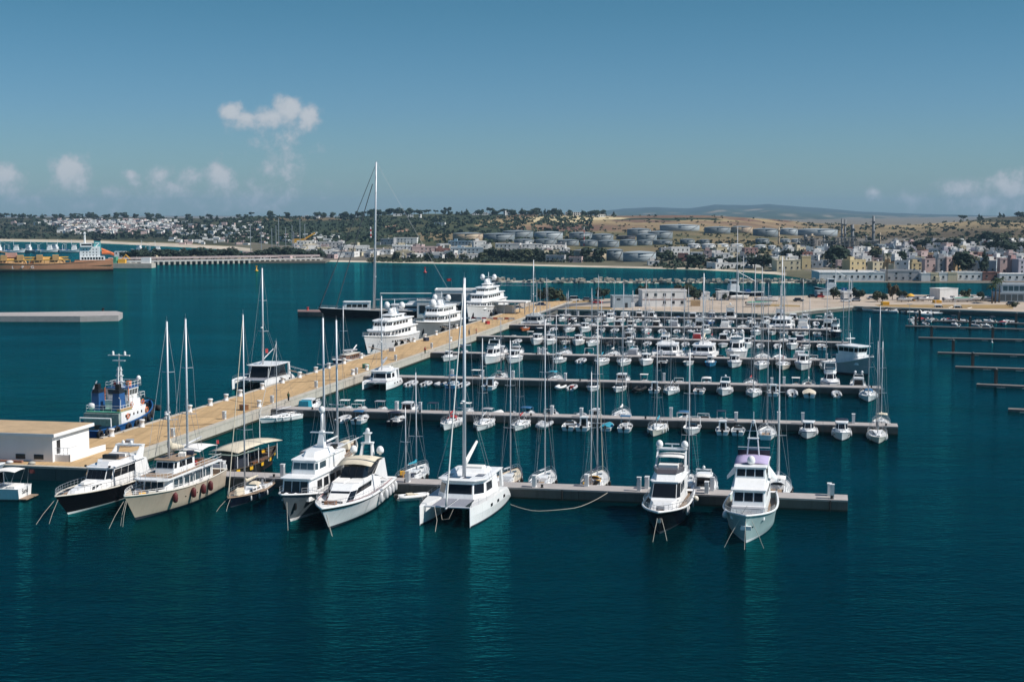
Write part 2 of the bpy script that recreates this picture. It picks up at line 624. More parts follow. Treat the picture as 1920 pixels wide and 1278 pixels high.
ts_ = [0, .004, .01, .016, .024, .034, .046, .06, .075] + [.075 + .925 * (i / 90) for i in range(1, 91)] + [1.04, 1.1, 1.2, 1.35, 1.55]
grid_land('terrain', [-420 + i * 6 for i in range(480)], ts_, _land, cover_mat('terrain_ground', .012))

RIDGE = [(900, 402), (1100, 399), (1170, 391), (1230, 388.5), (1290, 391), (1340, 383.5), (1400, 385), (1440, 382.5), (1490, 387), (1540, 390), (1600, 396), (1680, 399.5),
         (1760, 402), (1850, 404), (1920, 406), (2300, 408)]


def _mount(u, s):
    D = 4600 + 10400 * s
    k = (u - 960) / F_PX
    n1 = mnoise.fractal(Vector((u * .012, s * 5, 2.0)), 1.0, 2.0, 4)
    n2 = mnoise.noise(Vector((u * .03, s * 9, 9.0)))
    y = 425 + (lerp_tab(RIDGE, u) - 425) * (s ** .8) + n1 * 3.5 * math.sin(math.pi * min(1, s)) + (n2 * .6 if s < 1 else n2 * .5)
    if s > 1:
        y += (s - 1) * 60
    d = ray(960, y)
    z = CAM_H + d.z / d.y * D
    c = Vector((.05, .07, .05)).lerp(Vector((.30, .24, .17)), max(0, min(1, n2 * 1.6 - .15))) if s < .8 else Vector((.045, .06, .05))
    return (k * D, D, z), c


grid_land('mountains', [880 + i * 7 for i in range(206)], [i / 40 for i in range(41)] + [1.12], _mount, cover_mat('mountain_ground', .0012))
_plain = MB()
_plain.add([(-5000, 3300, 1.0), (7000, 3300, 1.0), (9000, 15500, 1.0), (-5000, 15500, 1.0)], [(0, 1, 2, 3)])
_plain.build('plain_ground', M('plain_soil', (.16, .13, .09), .95, var=.3, scale=.004), kind='structure')

# ------------------------------------------------------------------ quay, marina land
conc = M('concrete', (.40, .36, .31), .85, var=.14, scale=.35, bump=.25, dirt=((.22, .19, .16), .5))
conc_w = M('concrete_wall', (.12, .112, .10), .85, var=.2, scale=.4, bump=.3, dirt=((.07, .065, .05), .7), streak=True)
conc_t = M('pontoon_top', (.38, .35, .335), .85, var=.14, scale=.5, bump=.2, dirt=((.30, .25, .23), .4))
conc_l = M('concrete_light', (.47, .43, .37), .85, var=.12, scale=.3, bump=.2, dirt=((.3, .26, .21), .5))
weed = M('weed_band', (.03, .03, .018), .8, var=.4, scale=2)
quaytop = M('quay_sandy_paving', (.50, .335, .17), .9, var=.10, scale=.12, bump=.15, bscale=4, dirt=((.44, .29, .14), .35))
_t = NT(quaytop.node_tree)
_b = [n for n in quaytop.node_tree.nodes if n.type == 'BSDF_PRINCIPLED'][0]
_src = _b.inputs['Base Color'].links[0].from_socket
_oi = _t.n('ShaderNodeObjectInfo')
_gp = _t.n('ShaderNodeNewGeometry')
_mp = _t.n('ShaderNodeMapping', {0: _gp.outputs['Position'], 2: (0, 0, R(90) - QA), 3: (1.4, .05, 1)}).outputs[0]
_sk = _t.n('ShaderNodeMapRange', {0: _t.noise(_mp, .9, 4.0, .6), 1: .45, 2: .75, 3: 1.0, 4: .72}).outputs[0]
_v = _t.m('MULTIPLY', _t.m('MULTIPLY_ADD', _oi.outputs['Random'], .16, .92), _sk)
_vc = _t.n('ShaderNodeCombineXYZ', {0: _v, 1: _v, 2: _v}).outputs[0]
_t.set(_b.inputs['Base Color'], _t.mix(1.0, _src, _vc, 'MULTIPLY'))
sandg = M('marina_ground', (.44, .36, .29), .95, var=.16, scale=.05, bump=.2, bscale=2, dirt=((.30, .23, .13), .7))
drygr = M('dry_grass', (.30, .20, .08), .95, var=.3, scale=.3, bump=.4, bscale=3)
asph = M('asphalt', (.10, .10, .105), .9, var=.15, scale=.3)
ZQ = 2.0
aR = toAB(G(400, 820))[0]
aR2 = toAB(G(964, 613.6))[0]
aR = (aR + aR2) / 2
aL = toAB(G(382, 761, ZQ))[0]
PB = {1: 192.6, 2: 261.7, 3: 318.6, 4: 376.3, 5: 428.8, 6: 475.2, 7: 518.8}      # front edges
PEND = {1: (1590, 935.7), 2: (1684.7, 800.8), 3: (1652, 726.4), 4: (1625, 678.7), 5: (1593, 643), 6: (1577, 618.6), 7: (1569, 600)}
PA = {k: toAB(G(*v, 1.5))[0] for k, v in PEND.items()}
B_NEAR, B_FAR = PB[1] - .4, 600.0
WALLB = toAB(G(1150, 582, 1.6))[1]                   # back quay wall of the basin


def sheet(name, pts, mat, z=None, thick=0.0, kind='structure'):
    mb = MB()
    top = [(p[0], p[1], p[2] if z is None else z) for p in pts]
    if thick:
        mb.prism([(p[0], p[1], p[2] - thick) for p in top], top, cap_b=False)
    else:
        mb.add(top, [tuple(range(len(top)))])
    return mb.build(name, mat, kind=kind)


# the quay: core, paving sheet, then wall panels and cope stones as parts
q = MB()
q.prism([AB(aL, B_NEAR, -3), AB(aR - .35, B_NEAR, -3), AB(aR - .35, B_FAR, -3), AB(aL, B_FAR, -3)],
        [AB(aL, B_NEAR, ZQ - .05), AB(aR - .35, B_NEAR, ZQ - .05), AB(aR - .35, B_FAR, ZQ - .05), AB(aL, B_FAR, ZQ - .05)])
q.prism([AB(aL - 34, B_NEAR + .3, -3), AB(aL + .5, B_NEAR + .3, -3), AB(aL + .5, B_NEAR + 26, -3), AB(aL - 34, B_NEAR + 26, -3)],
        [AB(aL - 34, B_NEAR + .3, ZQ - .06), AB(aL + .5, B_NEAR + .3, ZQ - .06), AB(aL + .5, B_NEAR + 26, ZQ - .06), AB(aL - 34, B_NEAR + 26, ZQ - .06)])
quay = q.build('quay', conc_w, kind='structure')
random.seed(11)


def slab_strip(x0, x1, y0, y1, nx, ny, z, name, parent, mat, gap=.03, hgt=.055):
    """paving slabs laid side by side, shared mesh"""
    lx, ly = (x1 - x0) / nx, (y1 - y0) / ny
    mb = MB().box(-lx / 2 + gap, lx / 2 - gap, -ly / 2 + gap, ly / 2 - gap, 0, hgt)
    first = None
    for i in range(nx):
        for j in range(ny):
            c = AB(x0 + (i + .5) * lx, y0 + (j + .5) * ly, z + random.uniform(-.006, .006))
            if first is None:
                first = mb.build(name, mat, parent)
                o = first
            else:
                o = first.copy()
                COL.objects.link(o)
            o.location = c
            o.rotation_euler = (0, 0, QA - R(90))
    return first


slab_strip(aL + .6, aR - .6, B_NEAR + .6, B_FAR, 3, 55, ZQ - .045, 'paving_slab', quay, quaytop, gap=.05)
slab_strip(aL - 33.5, aL + .55, B_NEAR + .6, B_NEAR + 25.6, 4, 4, ZQ - .05, 'paving_slab', quay, quaytop, gap=.02)


def along_q(a, b0, b1, n, mk, name, mat, parent, rot=QA):
    first = None
    for i in range(n):
        c = AB(a, b0 + (i + .5) * (b1 - b0) / n)
        if first is None:
            first = mk.build(name, mat, parent)
            o = first
        else:
            o = first.copy(); COL.objects.link(o)
        o.location = c
        o.rotation_euler = (0, 0, rot)


n_ = 56
lq = (B_FAR - B_NEAR) / n_
along_q(aR - .2, B_NEAR, B_FAR, n_, MB().box(-lq / 2 + .03, lq / 2 - .03, -.2, .2, -2, ZQ - .3).box(-lq / 2 + .03, lq / 2 - .03, -.22, .2, -2, .35, 1), 'wall_panel', [conc_l, weed], quay, QA)
along_q(aR - .35, B_NEAR, B_FAR, n_, MB().box(-lq / 2 + .02, lq / 2 - .02, -.42, .45, ZQ - .3, ZQ + .06), 'cope_stone', conc_l, quay, QA)
along_q(aL + .35, B_NEAR + 26, B_FAR, n_, MB().box(-lq / 2 + .02, lq / 2 - .02, -.25, .45, ZQ - .4, ZQ + .12), 'cope_stone', conc_l, quay, QA)
# near end of the quay head
nh = 9
wh = (aR - .4 - (aL - 34)) / nh
mk = MB().box(-wh / 2 + .03, wh / 2 - .03, -.3, .3, -2, ZQ - .25)
mk2 = MB().box(-wh / 2 + .02, wh / 2 - .02, -.4, .5, ZQ - .25, ZQ + .03)
for nm, mm, mt in (('wall_panel', mk, conc_w), ('cope_stone', mk2, conc_l)):
    f0 = None
    for i in range(nh):
        if f0 is None:
            f0 = mm.build(nm, mt, quay); o = f0
        else:
            o = f0.copy(); COL.objects.link(o)
        o.location = AB(aL - 34 + (i + .5) * wh, B_NEAR)
        o.rotation_euler = (0, 0, QA - R(90))

# marina land strip behind the basins
ZL = 1.6
strip = [(1046, 580), (1150, 581.5), (1300, 585.5), (1420, 588), (1470, 587), (1530, 580), (1600, 574), (1720, 578), (1860, 583), (2000, 588), (2500, 600),
         (2500, 540), (2000, 540), (1872, 541), (1872, 557), (1790, 553.5), (1650, 551), (1560, 553), (1460, 555), (1300, 557), (1120, 560), (1050, 563), (978, 567.5), (960, 575), (985, 590)]
pts = [G(x, y, ZL) for x, y in strip]
sheet('marina_ground', pts, sandg)
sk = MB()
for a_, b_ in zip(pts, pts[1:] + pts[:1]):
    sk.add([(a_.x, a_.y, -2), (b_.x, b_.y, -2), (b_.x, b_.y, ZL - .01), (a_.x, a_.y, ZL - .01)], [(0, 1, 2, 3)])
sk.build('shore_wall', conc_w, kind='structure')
for poly, mt, nm in (([(1032, 574.5), (1142, 575), (1150, 580), (1050, 578.5)], drygr, 'dry_grass'),
                     ([(990, 571), (1050, 566), (1120, 562), (1110, 565.5), (1050, 569), (1000, 575)], drygr, 'dry_grass'),
                     ([(1420, 569), (1500, 572), (1500, 575), (1415, 574)], drygr, 'dry_grass'),
                     ([(1640, 571), (1900, 571), (1900, 579), (1800, 578), (1650, 575)], drygr, 'dry_grass'),
                     ([(960, 592), (1000, 582), (1060, 570), (1150, 563.5), (1190, 562), (1195, 564), (1160, 566.5), (1072, 574), (1020, 586), (985, 600)], asph, 'road')):
    sheet(nm, [G(x, y, ZL + .02 + (.006 if nm == 'road' else 0)) for x, y in poly], mt, kind='structure')
# pale quay apron edge of the basin
edge_px = [(1046, 580), (1150, 581.5), (1300, 585.5), (1420, 588), (1470, 587), (1530, 580), (1600, 574), (1720, 578), (1860, 583), (2000, 588)]
mb = MB()
rings = []
for x, y in edge_px:
    p = G(x, y, ZL)
    rings.append([p + Vector((0, -.25, -.45)), p + Vector((0, -.25, .12)), p + Vector((0, 2.2, .12)), p + Vector((0, 2.2, -.45))])
mb.loft(rings)
mb.build('basin_edge', conc_l, kind='structure')

# ------------------------------------------------------------------ pontoons
PW, PZ = 3.7, 1.5
PNAME = {1: 'nearest', 2: 'second', 3: 'third', 4: 'fourth', 5: 'fifth', 6: 'sixth', 7: 'seventh'}
ped_w = M('pedestal_white', (.72, .72, .72), .4, var=.06, scale=2, dirt=((.4, .38, .35), .4))
ped_g = M('pedestal_panel', (.38, .40, .42), .4, var=.1)


def pedestal(p, label, grp, h=1.5, wd=.95):
    t = thing('service_pedestal', label, 'pedestal', p, QA, grp)
    MB().obox((0, 0, 0), wd, .5, h).build('cabinet', ped_w, t)
    MB().obox((0, 0, h), wd + .12, .6, .1).build('cap', ped_w, t)
    f = MB()
    for k in (-1, 1):
        f.box(k * wd * .24 - wd * .19, k * wd * .24 + wd * .19, -.275, -.25, .25, h - .25)
    f.build('panel', ped_g, t)
    return t


def bollard(p, label, grp, r=.28, h=.95, mat=None):
    t = tag(MB().lathe([(r * 1.25, 0), (r * 1.25, .1), (r, .12), (r * .95, h * .75), (r * 1.2, h * .8), (r * 1.25, h * .95), (r * .8, h)], 10).build('bollard', mat or ped_w, None, True, p), label, 'bollard', grp)
    return t


for k in range(1, 8):
    a0 = aR + .15 if k < 7 else toAB(G(1012, 591.7, 1.5))[0]
    a1, b0 = PA[k], PB[k]
    t = thing('pontoon', f'{PNAME[k]} long grey concrete pontoon running out from the quay', 'pontoon', AB((a0 + a1) / 2, b0, 0), 0, 'concrete pontoons of the marina')
    t.rotation_euler = (0, 0, QA - R(90))
    n = max(4, round((a1 - a0) / 12))
    lx = (a1 - a0) / n
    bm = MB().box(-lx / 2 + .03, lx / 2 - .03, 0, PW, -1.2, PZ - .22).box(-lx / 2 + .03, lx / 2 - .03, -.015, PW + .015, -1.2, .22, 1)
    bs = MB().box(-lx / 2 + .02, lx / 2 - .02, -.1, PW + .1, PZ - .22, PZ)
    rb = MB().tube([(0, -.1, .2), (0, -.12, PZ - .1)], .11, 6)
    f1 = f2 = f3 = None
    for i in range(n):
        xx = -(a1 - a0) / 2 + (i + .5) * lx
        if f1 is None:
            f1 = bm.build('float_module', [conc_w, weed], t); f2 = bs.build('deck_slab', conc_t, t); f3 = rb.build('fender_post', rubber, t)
            os_ = (f1, f2, f3)
        else:
            os_ = []
            for s_ in (f1, f2, f3):
                o = s_.copy(); COL.objects.link(o); os_.append(o)
        for o, dx in zip(os_, (0, 0, lx * .31)):
            o.location = (xx + dx, 0, random.uniform(-.02, .02))
# service pedestals and bollards at the places seen in the photo (photo columns along each pontoon)
PED = {1: [418, 530, 640, 765, 902, 1002, 1100, 1198, 1213, 1325, 1335, 1440, 1555, 1560], 2: [744, 788, 1035, 1090, 1258, 1380, 1460, 1505, 1600], 3: [848, 905, 962, 1060, 1245, 1447, 1470], 4: [1010, 1018, 1240, 1550],
       5: [1029, 1028 + 62, 1190, 1480], 6: [1022, 1206, 1294, 1300, 1420], 7: [1084, 1180]}
for k, xs in PED.items():
    for i, x in enumerate(xs):
        p = col_at_b(x, PB[k] + (.8 if i % 2 else 2.9), PZ)
        p.z = PZ + .0
        pedestal(p, f'white service pedestal, {nth(i + 1)} from the quay on the {PNAME[k]} pontoon', 'service pedestals on the pontoons', h=(1.5, 1.75)[i % 3 == 1], wd=(.95, .6)[i % 3 == 1])
for k in range(1, 6):
    for i in range(6):
        a = aR + 8 + (PA[k] - aR - 10) * i / 5.0
        bollard(AB(a, PB[k] + .5, PZ), f'small dark mooring bollard, {nth(i + 1)} from the quay on the {PNAME[k]} pontoon', 'mooring bollards on the pontoons', .16, .45, rubber)
# big white bollards on the quay
qb = [(205, 818), (254, 800), (300, 785), (342, 772), (382, 760), (420, 751), (454, 743), (493, 730), (530, 718), (561, 708), (592, 698.5), (622, 691), (650, 682), (682, 672), (780, 641), (800, 634.5), (819, 628), (860, 616)]
for i, (x, y) in enumerate(qb):
    p = G(x, y, ZQ)
    p = AB(aL + 1.0, toAB(p)[1], ZQ)
    bollard(p, f'fat white bollard on the outer quay edge, {nth(i + 1)} from the near end', 'white bollards along the outer quay edge', .42, 1.35)
for i, (x, y) in enumerate([(495, 763), (674, 703), (700, 694), (844, 640)]):
    p = G(x, y, ZQ)
    bollard(AB(aR - 1.5, toAB(p)[1], ZQ), f'fat white bollard on the inner quay edge, {nth(i + 1)} from the near end', 'white bollards along the inner quay edge', .4, 1.3)

# ------------------------------------------------------------------ breakwaters, T pier, jetty
rockm = M('breakwater_rock', (.42, .38, .32), .95, var=.35, scale=.4, bump=.4)
mb = MB()
random.seed(3)
path = [G(912, 527.5), G(960, 529), (G(1200, 530.5)), G(1400, 530.5), G(1505, 530.5), G(1562, 532)]
for a, b in zip(path, path[1:]):
    L = (b - a).length
    for i in range(int(L * 1.7)):
        c = a.lerp(b, random.random()) + Vector((0, random.gauss(0, 2.4), 0))
        off = abs(c.y - a.lerp(b, .5).y)
        r = random.uniform(.5, 1.3)
        h = max(0, 1.9 - .5 * off) + random.uniform(-.3, .5)
        pts = []
        for kx in (-1, 1):
            for ky in (-1, 1):
                for kz in (-1, 1):
                    pts.append((c.x + kx * r * random.uniform(.6, 1), c.y + ky * r * random.uniform(.6, 1), h + kz * r * random.uniform(.45, .8)))
        mb.add(pts, [(0, 1, 3, 2), (4, 6, 7, 5), (0, 4, 5, 1), (2, 3, 7, 6), (0, 2, 6, 4), (1, 5, 7, 3)])
    mb.loft([[a + Vector((0, -4, -1)), a + Vector((0, 0, .9)), a + Vector((0, 4, -1))], [b + Vector((0, -4, -1)), b + Vector((0, 0, .9)), b + Vector((0, 4, -1))]])
mb.build('breakwater_rocks', rockm, kind='stuff')

# concrete mole at the left edge
t = thing('mole', 'long grey concrete mole head ending in open water', 'mole', G(100, 592))
base = t.location
mb = MB()
top = [G(-160, 587, 2.0), G(60, 585, 2.0), G(150, 583.6, 2.0), G(218, 583, 2.0), G(230, 585.5, 2.0), G(222, 591, 2.0), G(150, 592.5, 2.0), G(-160, 592, 2.0)]
mb.prism([(p.x - base.x, p.y - base.y, -2) for p in top], [(p.x - base.x, p.y - base.y, 2.0) for p in top])
mb.build('body', conc_t, t)
blk = MB()
a, b = G(95, 592.8, .9), G(150, 592.8, .9)
blk.obox(((a.x + b.x) / 2 - base.x, (a.y + b.y) / 2 - base.y - .6, -1), (b - a).length, 2.0, 2.6)
blk.build('landing_step', conc_w, t)
bollard(G(196, 582, 2.0) + Vector((0, -2, 0)), 'dark bollard at the tip of the concrete mole', 'mole fittings', .45, 1.1, rubber)
# T pier beside the black sloop
t = thing('finger_pier', 'dark rusty finger pier beyond the bow of the black sloop', 'pier', G(600, 592))
base = t.location
top = [G(558, 580.5, 1.6), G(830, 579.5, 1.6), G(880, 588, 1.6), G(558, 584.5, 1.6)]
MB().prism([(p.x - base.x, p.y - base.y, -2) for p in top], [(p.x - base.x, p.y - base.y, 1.4) for p in top]).build('body', conc_w, t)
MB().prism([(p.x - base.x, p.y - base.y, 1.4) for p in top], [(p.x - base.x, p.y - base.y, 1.65) for p in top]).build('deck', M('red_paving', (.20, .13, .12), .9, var=.15), t)
bollard(G(577, 581.5, 1.65), 'dark red bollard on the tip of the finger pier', 'finger pier fittings', .4, 1.2, redp)

# oil jetty on piles
jet_w = M('jetty_deck', (.52, .50, .48), .8, var=.15)
pipe_r = M('pipe_pink', (.42, .34, .33), .6, var=.2)
t = thing('jetty', 'long pale jetty on dark piles carrying a pinkish pipeline', 'jetty', G(400, 495))
base = t.location
A, B = G(205, 497.5), G(602, 491.0)
L = (B - A).length
dv = (B - A).normalized(); nv = Vector((-dv.y, dv.x, 0))
ang = math.atan2(dv.y, dv.x)
MB().obox((A + B) / 2 - base + Vector((0, 0, 2.2)), L, 9, .9, ang).build('deck', jet_w, t)
n = 40
first = None
for i in range(n):
    c = A.lerp(B, (i + .5) / n) - base
    if first is None:
        first = MB().box(-.7, .7, -4.6, 4.6, -1, 2.2).build('pile', conc_l, t); o = first
    else:
        o = first.copy(); COL.objects.link(o)
    o.location = c; o.rotation_euler = (0, 0, ang)
for kk, (dy, z) in enumerate(((2, 4.4), (3.6, 4.4), (2.8, 5.2))):
    MB().tube([A - base + nv * dy + Vector((0, 0, z)), B - base + nv * dy + Vector((0, 0, z))], .35, 6).build('pipe', pipe_r if kk != 1 else jet_w, t)
MB().box(0, 0.1, 0, .1, 0, .1)
sup = MB()
for i in range(30):
    c = A.lerp(B, (i + .5) / 30) - base
    sup.obox(c + nv * 2.8 + Vector((0, 0, 3.1)), .3, 3, 1.3, ang)
sup.build('pipe_support', conc_w, t, kind='stuff')

# haze: one closed box of thin air round everything
hz = bpy.data.materials.new('thin_haze')
hz.use_nodes = True
hz.node_tree.nodes.clear()
h_ = NT(hz.node_tree)
vol = h_.n('ShaderNodeVolumePrincipled', {'Color': (.38, .62, .84, 1), 'Density': HAZE if 'HAZE' in globals() else 5.5e-5, 'Anisotropy': 0.0})
ho = h_.n('ShaderNodeOutputMaterial')
h_.t.links.new(vol.outputs[0], ho.inputs['Volume'])
MB().box(-9500, 9900, -700, 17500, -3.5, 190).build('haze', hz, kind='stuff')
# ------------------------------------------------------------------ boat building kit (x towards the bow, stern at 0, z = 0 at the water)
class Hull:
    def __init__(s, L, B, fs, fb, over=.6, so=.0, tr=.78, wl=.88, full=2.3, wfull=1.6, draft=.45, dip=0.0, flare=1.2, tm=.42):
        s.__dict__.update(L=L, B=B, fs=fs, fb=fb, over=over, so=so, tr=tr, wl=wl, full=full, wfull=wfull, draft=draft, dip=dip, flare=flare, tm=tm)

    def _sh(s, t, p, tr):
        if t < s.tm:
            return tr + (1 - tr) * math.sin(math.pi / 2 * t / s.tm)
        return max(0.0, 1 - ((t - s.tm) / (1 - s.tm)) ** p)

    def bd(s, t):
        return s.B / 2 * s._sh(t, s.full, s.tr)

    def bw(s, t):
        return s.B / 2 * s.wl * s._sh(t, s.wfull, s.tr)

    def sh(s, t):
        return s.fs + (s.fb - s.fs) * t ** 2 - s.dip * math.sin(math.pi * t)

    def xd(s, t):
        return s.L * t

    def pt(s, t, k, sgn=1):
        """point on the side: t along, k 0 at the water .. 1 at the sheer"""
        xw = s.so + (s.L - s.over - s.so) * t
        x = xw + (s.L * t - xw) * k
        y = s.bw(t) + (s.bd(t) - s.bw(t)) * max(0, k) ** s.flare
        return Vector((x, sgn * y, s.sh(t) * k))

    def build(s, parent, mat, bootm=None, stripe=None, deck=None, bul=.12, gun=.05, gmat=None, deckname='deck', n=16):
        ts = [1 - (1 - i / n) ** 1.25 for i in range(n + 1)]
        ks = [0, .1, .35, .62, .86, 1.0]
        mb = MB()
        for sg in (1, -1):
            rings = []
            for t in ts:
                p0 = s.pt(t, 0, sg)
                r = [Vector((p0.x, sg * s.bw(t) * .35, -s.draft)), Vector((p0.x, sg * s.bw(t) * .92, -.04))]
                r += [s.pt(t, k, sg) for k in ks[1:]]
                rings.append(r if sg > 0 else r)
            m_ = len(rings[0])
            o = len(mb.v)
            mb.v.extend(tuple(p) for r in rings for p in r)
            for i in range(n):
                for j in range(m_ - 1):
                    f = [o + i * m_ + j, o + (i + 1) * m_ + j, o + (i + 1) * m_ + j + 1, o + i * m_ + j + 1]
                    mb.f.append(f if sg < 0 else f[::-1])
                    mb.m.append(1 if j <= 1 else (2 if (stripe and j == m_ - 2) else 0))
        a = [s.pt(0, k, 1) for k in ks]
        b = [s.pt(0, k, -1) for k in ks]
        mb.add(b + a, [(j, j + 1, len(ks) + j + 1, len(ks) + j) for j in range(len(ks) - 1)])
        mats = [mat, bootm or boot, stripe or mat]
        mb.build('hull', mats, parent, True)
        if deck is not None:
            d = MB()
            vs_, fs_ = [], []
            for t in ts:
                k = max(.05, 1 - bul / s.sh(t))
                p = s.pt(t, k, 1)
                vs_ += [(p.x, p.y - .01, p.z), (p.x, -p.y + .01, p.z)]
            for i in range(n):
                fs_.append((2 * i, 2 * i + 1, 2 * i + 3, 2 * i + 2))
            d.add(vs_, fs_)
            d.build(deckname, deck, parent)
        if gun:
            g = MB()
            path = [s.pt(t, 1, 1) for t in ts] + [s.pt(t, 1, -1) for t in reversed(ts)]
            g.tube(path + [path[0]], gun, 5)
            g.build('gunwale', gmat or mat, parent, True)
        return s

    def rail(s, parent, t0, t1, h, mat=None, r=.022, n=9, ins=.06, both=True, mid=True, name='guard_rail'):
        mb = MB()
        ts = [t0 + (t1 - t0) * i / n for i in range(n + 1)]
        for sg in (1, -1):
            base = []
            for t in ts:
                p = s.pt(t, 1, sg)
                base.append(Vector((p.x, p.y - sg * min(ins, abs(p.y)), p.z)))
            up = Vector((0, 0, h))
            mb.tube([p + up for p in base], r, 4)
            if mid:
                mb.tube([p + up * .55 for p in base], r * .7, 3)
            for p in base:
                mb.tube([p, p + up], r, 3)
        if abs(t1 - 1) < .02:
            pass
        return mb.build(name, mat or steel, parent)

    def fenders(s, parent, ts, sides=(-1,), mat=None, r=.17, l=.75, k=.55, cov=None):
        for t in ts:
            for sg in sides:
                p = s.pt(t, k, sg)
                q = s.pt(t, 1, sg)
                mb = MB().lathe([(.03, l / 2 + .12), (r * .6, l / 2), (r, l / 3), (r, -l / 3), (r * .6, -l / 2), (.03, -l / 2 - .05)], 8)
                o = mb.build('fender', mat or fendw, parent, True, (p.x, p.y + sg * (r + .02), p.z))
                MB().tube([(0, 0, l / 2), (0, -sg * (r * .8), q.z - p.z)], .018, 3).build('line', ropem, o)

    def ports(s, parent, ts, k=.6, w=.55, h=.22, sides=(1, -1), mat=None):
        for t in ts:
            for sg in sides:
                a, b = s.pt(t - w / 2 / s.L, k, sg), s.pt(t + w / 2 / s.L, k, sg)
                c, d = s.pt(t + w / 2 / s.L, k + h / s.sh(t), sg), s.pt(t - w / 2 / s.L, k + h / s.sh(t), sg)
                win(parent, (a, b, c, d) if sg < 0 else (b, a, d, c), mat=mat, name='porthole')


def win(parent, q, u0=0, u1=1, v0=0, v1=1, mat=None, name='window', pr=.03):
    """a pane standing a little proud of the wall quad q (bottom-left, bottom-right, top-right, top-left)"""
    bl, br, tr, tl = [Vector(p) for p in q]

    def at(u, v):
        return (bl.lerp(br, u)).lerp(tl.lerp(tr, u), v)
    n = (br - bl).cross(tl - bl).normalized()
    p = [at(u0, v0), at(u1, v0), at(u1, v1), at(u0, v1)]
    mb = MB().prism([x - n * .02 for x in p], [x + n * pr for x in p])
    return mb.build(name, mat or glass, parent)


def wins(parent, q, n, u0, u1, v0, v1, gap=.12, mat=None, name='window'):
    w_ = (u1 - u0) / n
    for i in range(n):
        win(parent, q, u0 + i * w_ + w_ * gap / 2, u0 + (i + 1) * w_ - w_ * gap / 2, v0, v1, mat, name)


def plan(x0, x1, w0, w1, ch=.5, nose=.6):
    """six-cornered deckhouse plan, aft starboard first, anticlockwise"""
    return [(x0, -w0 / 2), (x1 - ch, -w1 / 2), (x1, -w1 / 2 * nose), (x1, w1 / 2 * nose), (x1 - ch, w1 / 2), (x0, w0 / 2)]


def house(parent, pb, pt_, zb, zt, mat, name='deckhouse', roof=None, over=.0, rt=.08, roofname='roof', zb1=None, zt1=None):
    """walls between a bottom and a top plan (optionally sloping to the bow), returns the six wall quads"""
    x0, x1 = pb[0][0], max(p[0] for p in pb)

    def zz(x, a, b):
        return a if b is None else a + (b - a) * max(0, min(1, (x - x0) / (x1 - x0)))
    bot = [Vector((x, y, zz(x, zb, zb1))) for x, y in pb]
    top = [Vector((x, y, zz(x, zt, zt1))) for x, y in pt_]
    MB().prism(bot, top).build(name, mat, parent)
    if roof is not None:
        cx = sum(p.x for p in top) / len(top)
        r0 = []
        for p in top:
            r0.append(Vector((p.x + over * (1 if p.x > cx else -1), p.y + over * (1 if p.y > 0 else -1), p.z + .003)))
        r1 = [Vector((p.x, p.y, p.z + rt)) for p in r0]
        r2 = [Vector((cx + (p.x - cx) * .93, p.y * .9, p.z + rt * 1.5)) for p in r0]
        MB().loft([r0, r1, r2]).build(roofname, roof, parent)
    n = len(bot)
    return [(bot[i], bot[(i + 1) % n], top[(i + 1) % n], top[i]) for i in range(n)]


def mast(parent, x, z0, ztop, r=.11, spreaders=2, sw=1.0, mat=None, y=0.0, fore=None, aft=None, shroud=1.4, furl=None, furlr=.09, rake=.012, name='mast', deckz=None, radar=False, wr=.014):
    m_ = mat or alu
    h = ztop - z0
    xt = x - h * rake
    o = MB().tube([(x, y, z0), (x - h * rake * .5, y, z0 + h * .5), (xt, y, ztop)], r, 8, r2=r * .72).build(name, m_, parent, True)
    dz = z0 if deckz is None else deckz
    for i in range(spreaders):
        f = (i + 1) / (spreaders + 1) * .95 + .03
        zz = z0 + h * f
        xx = x - h * rake * f
        wv = sw * (1 - .25 * i)
        MB().tube([(xx - .18 * wv, y - wv, zz + .08), (xx, y, zz), (xx - .18 * wv, y + wv, zz + .08)], max(.03, r * .38), 4).build('spreader', m_, o)
    rg = MB()
    for sg in (1, -1):
        pts = [(x - .25, y + sg * shroud, dz)]
        for i in range(spreaders):
            f = (i + 1) / (spreaders + 1) * .95 + .03
            pts.append((x - h * rake * f - .18 * sw * (1 - .25 * i), y + sg * sw * (1 - .25 * i), z0 + h * f + .08))
        pts.append((xt, y, ztop - .2))
        rg.tube(pts, wr, 3)
        if spreaders:
            rg.tube([(x + .4, y + sg * shroud * .95, dz), (x - h * rake * .4, y, z0 + h * .48)], wr, 3)
    if aft is not None:
        rg.tube([aft, (xt, y, ztop)], wr, 3)
    if fore is not None:
        if furl is not None:
            a, b = Vector(fore), Vector((xt + r, y, ztop - h * .03))
            MB().tube([a, a.lerp(b, .04), a.lerp(b, .25), a.lerp(b, .9), b], furlr, 6, r2=furlr * .35).build('furled_sail', furl, parent, True)
        else:
            rg.tube([fore, (xt + r, y, ztop - h * .02)], wr, 3)
    rg.build('rigging', wire, o)
    tip = MB().tube([(xt, y, ztop), (xt, y, ztop + .7)], .015, 3).tube([(xt - .2, y, ztop + .1), (xt + .35, y, ztop + .12)], .02, 3)
    tip.build('masthead_aerial', steel, o)
    if radar:
        MB().lathe([(.05, 0), (.26, .02), (.28, .2), (.1, .27)], 10, (x + r + .3, y, z0 + h * .38)).build('radar_dome', white, o, True)
    return o


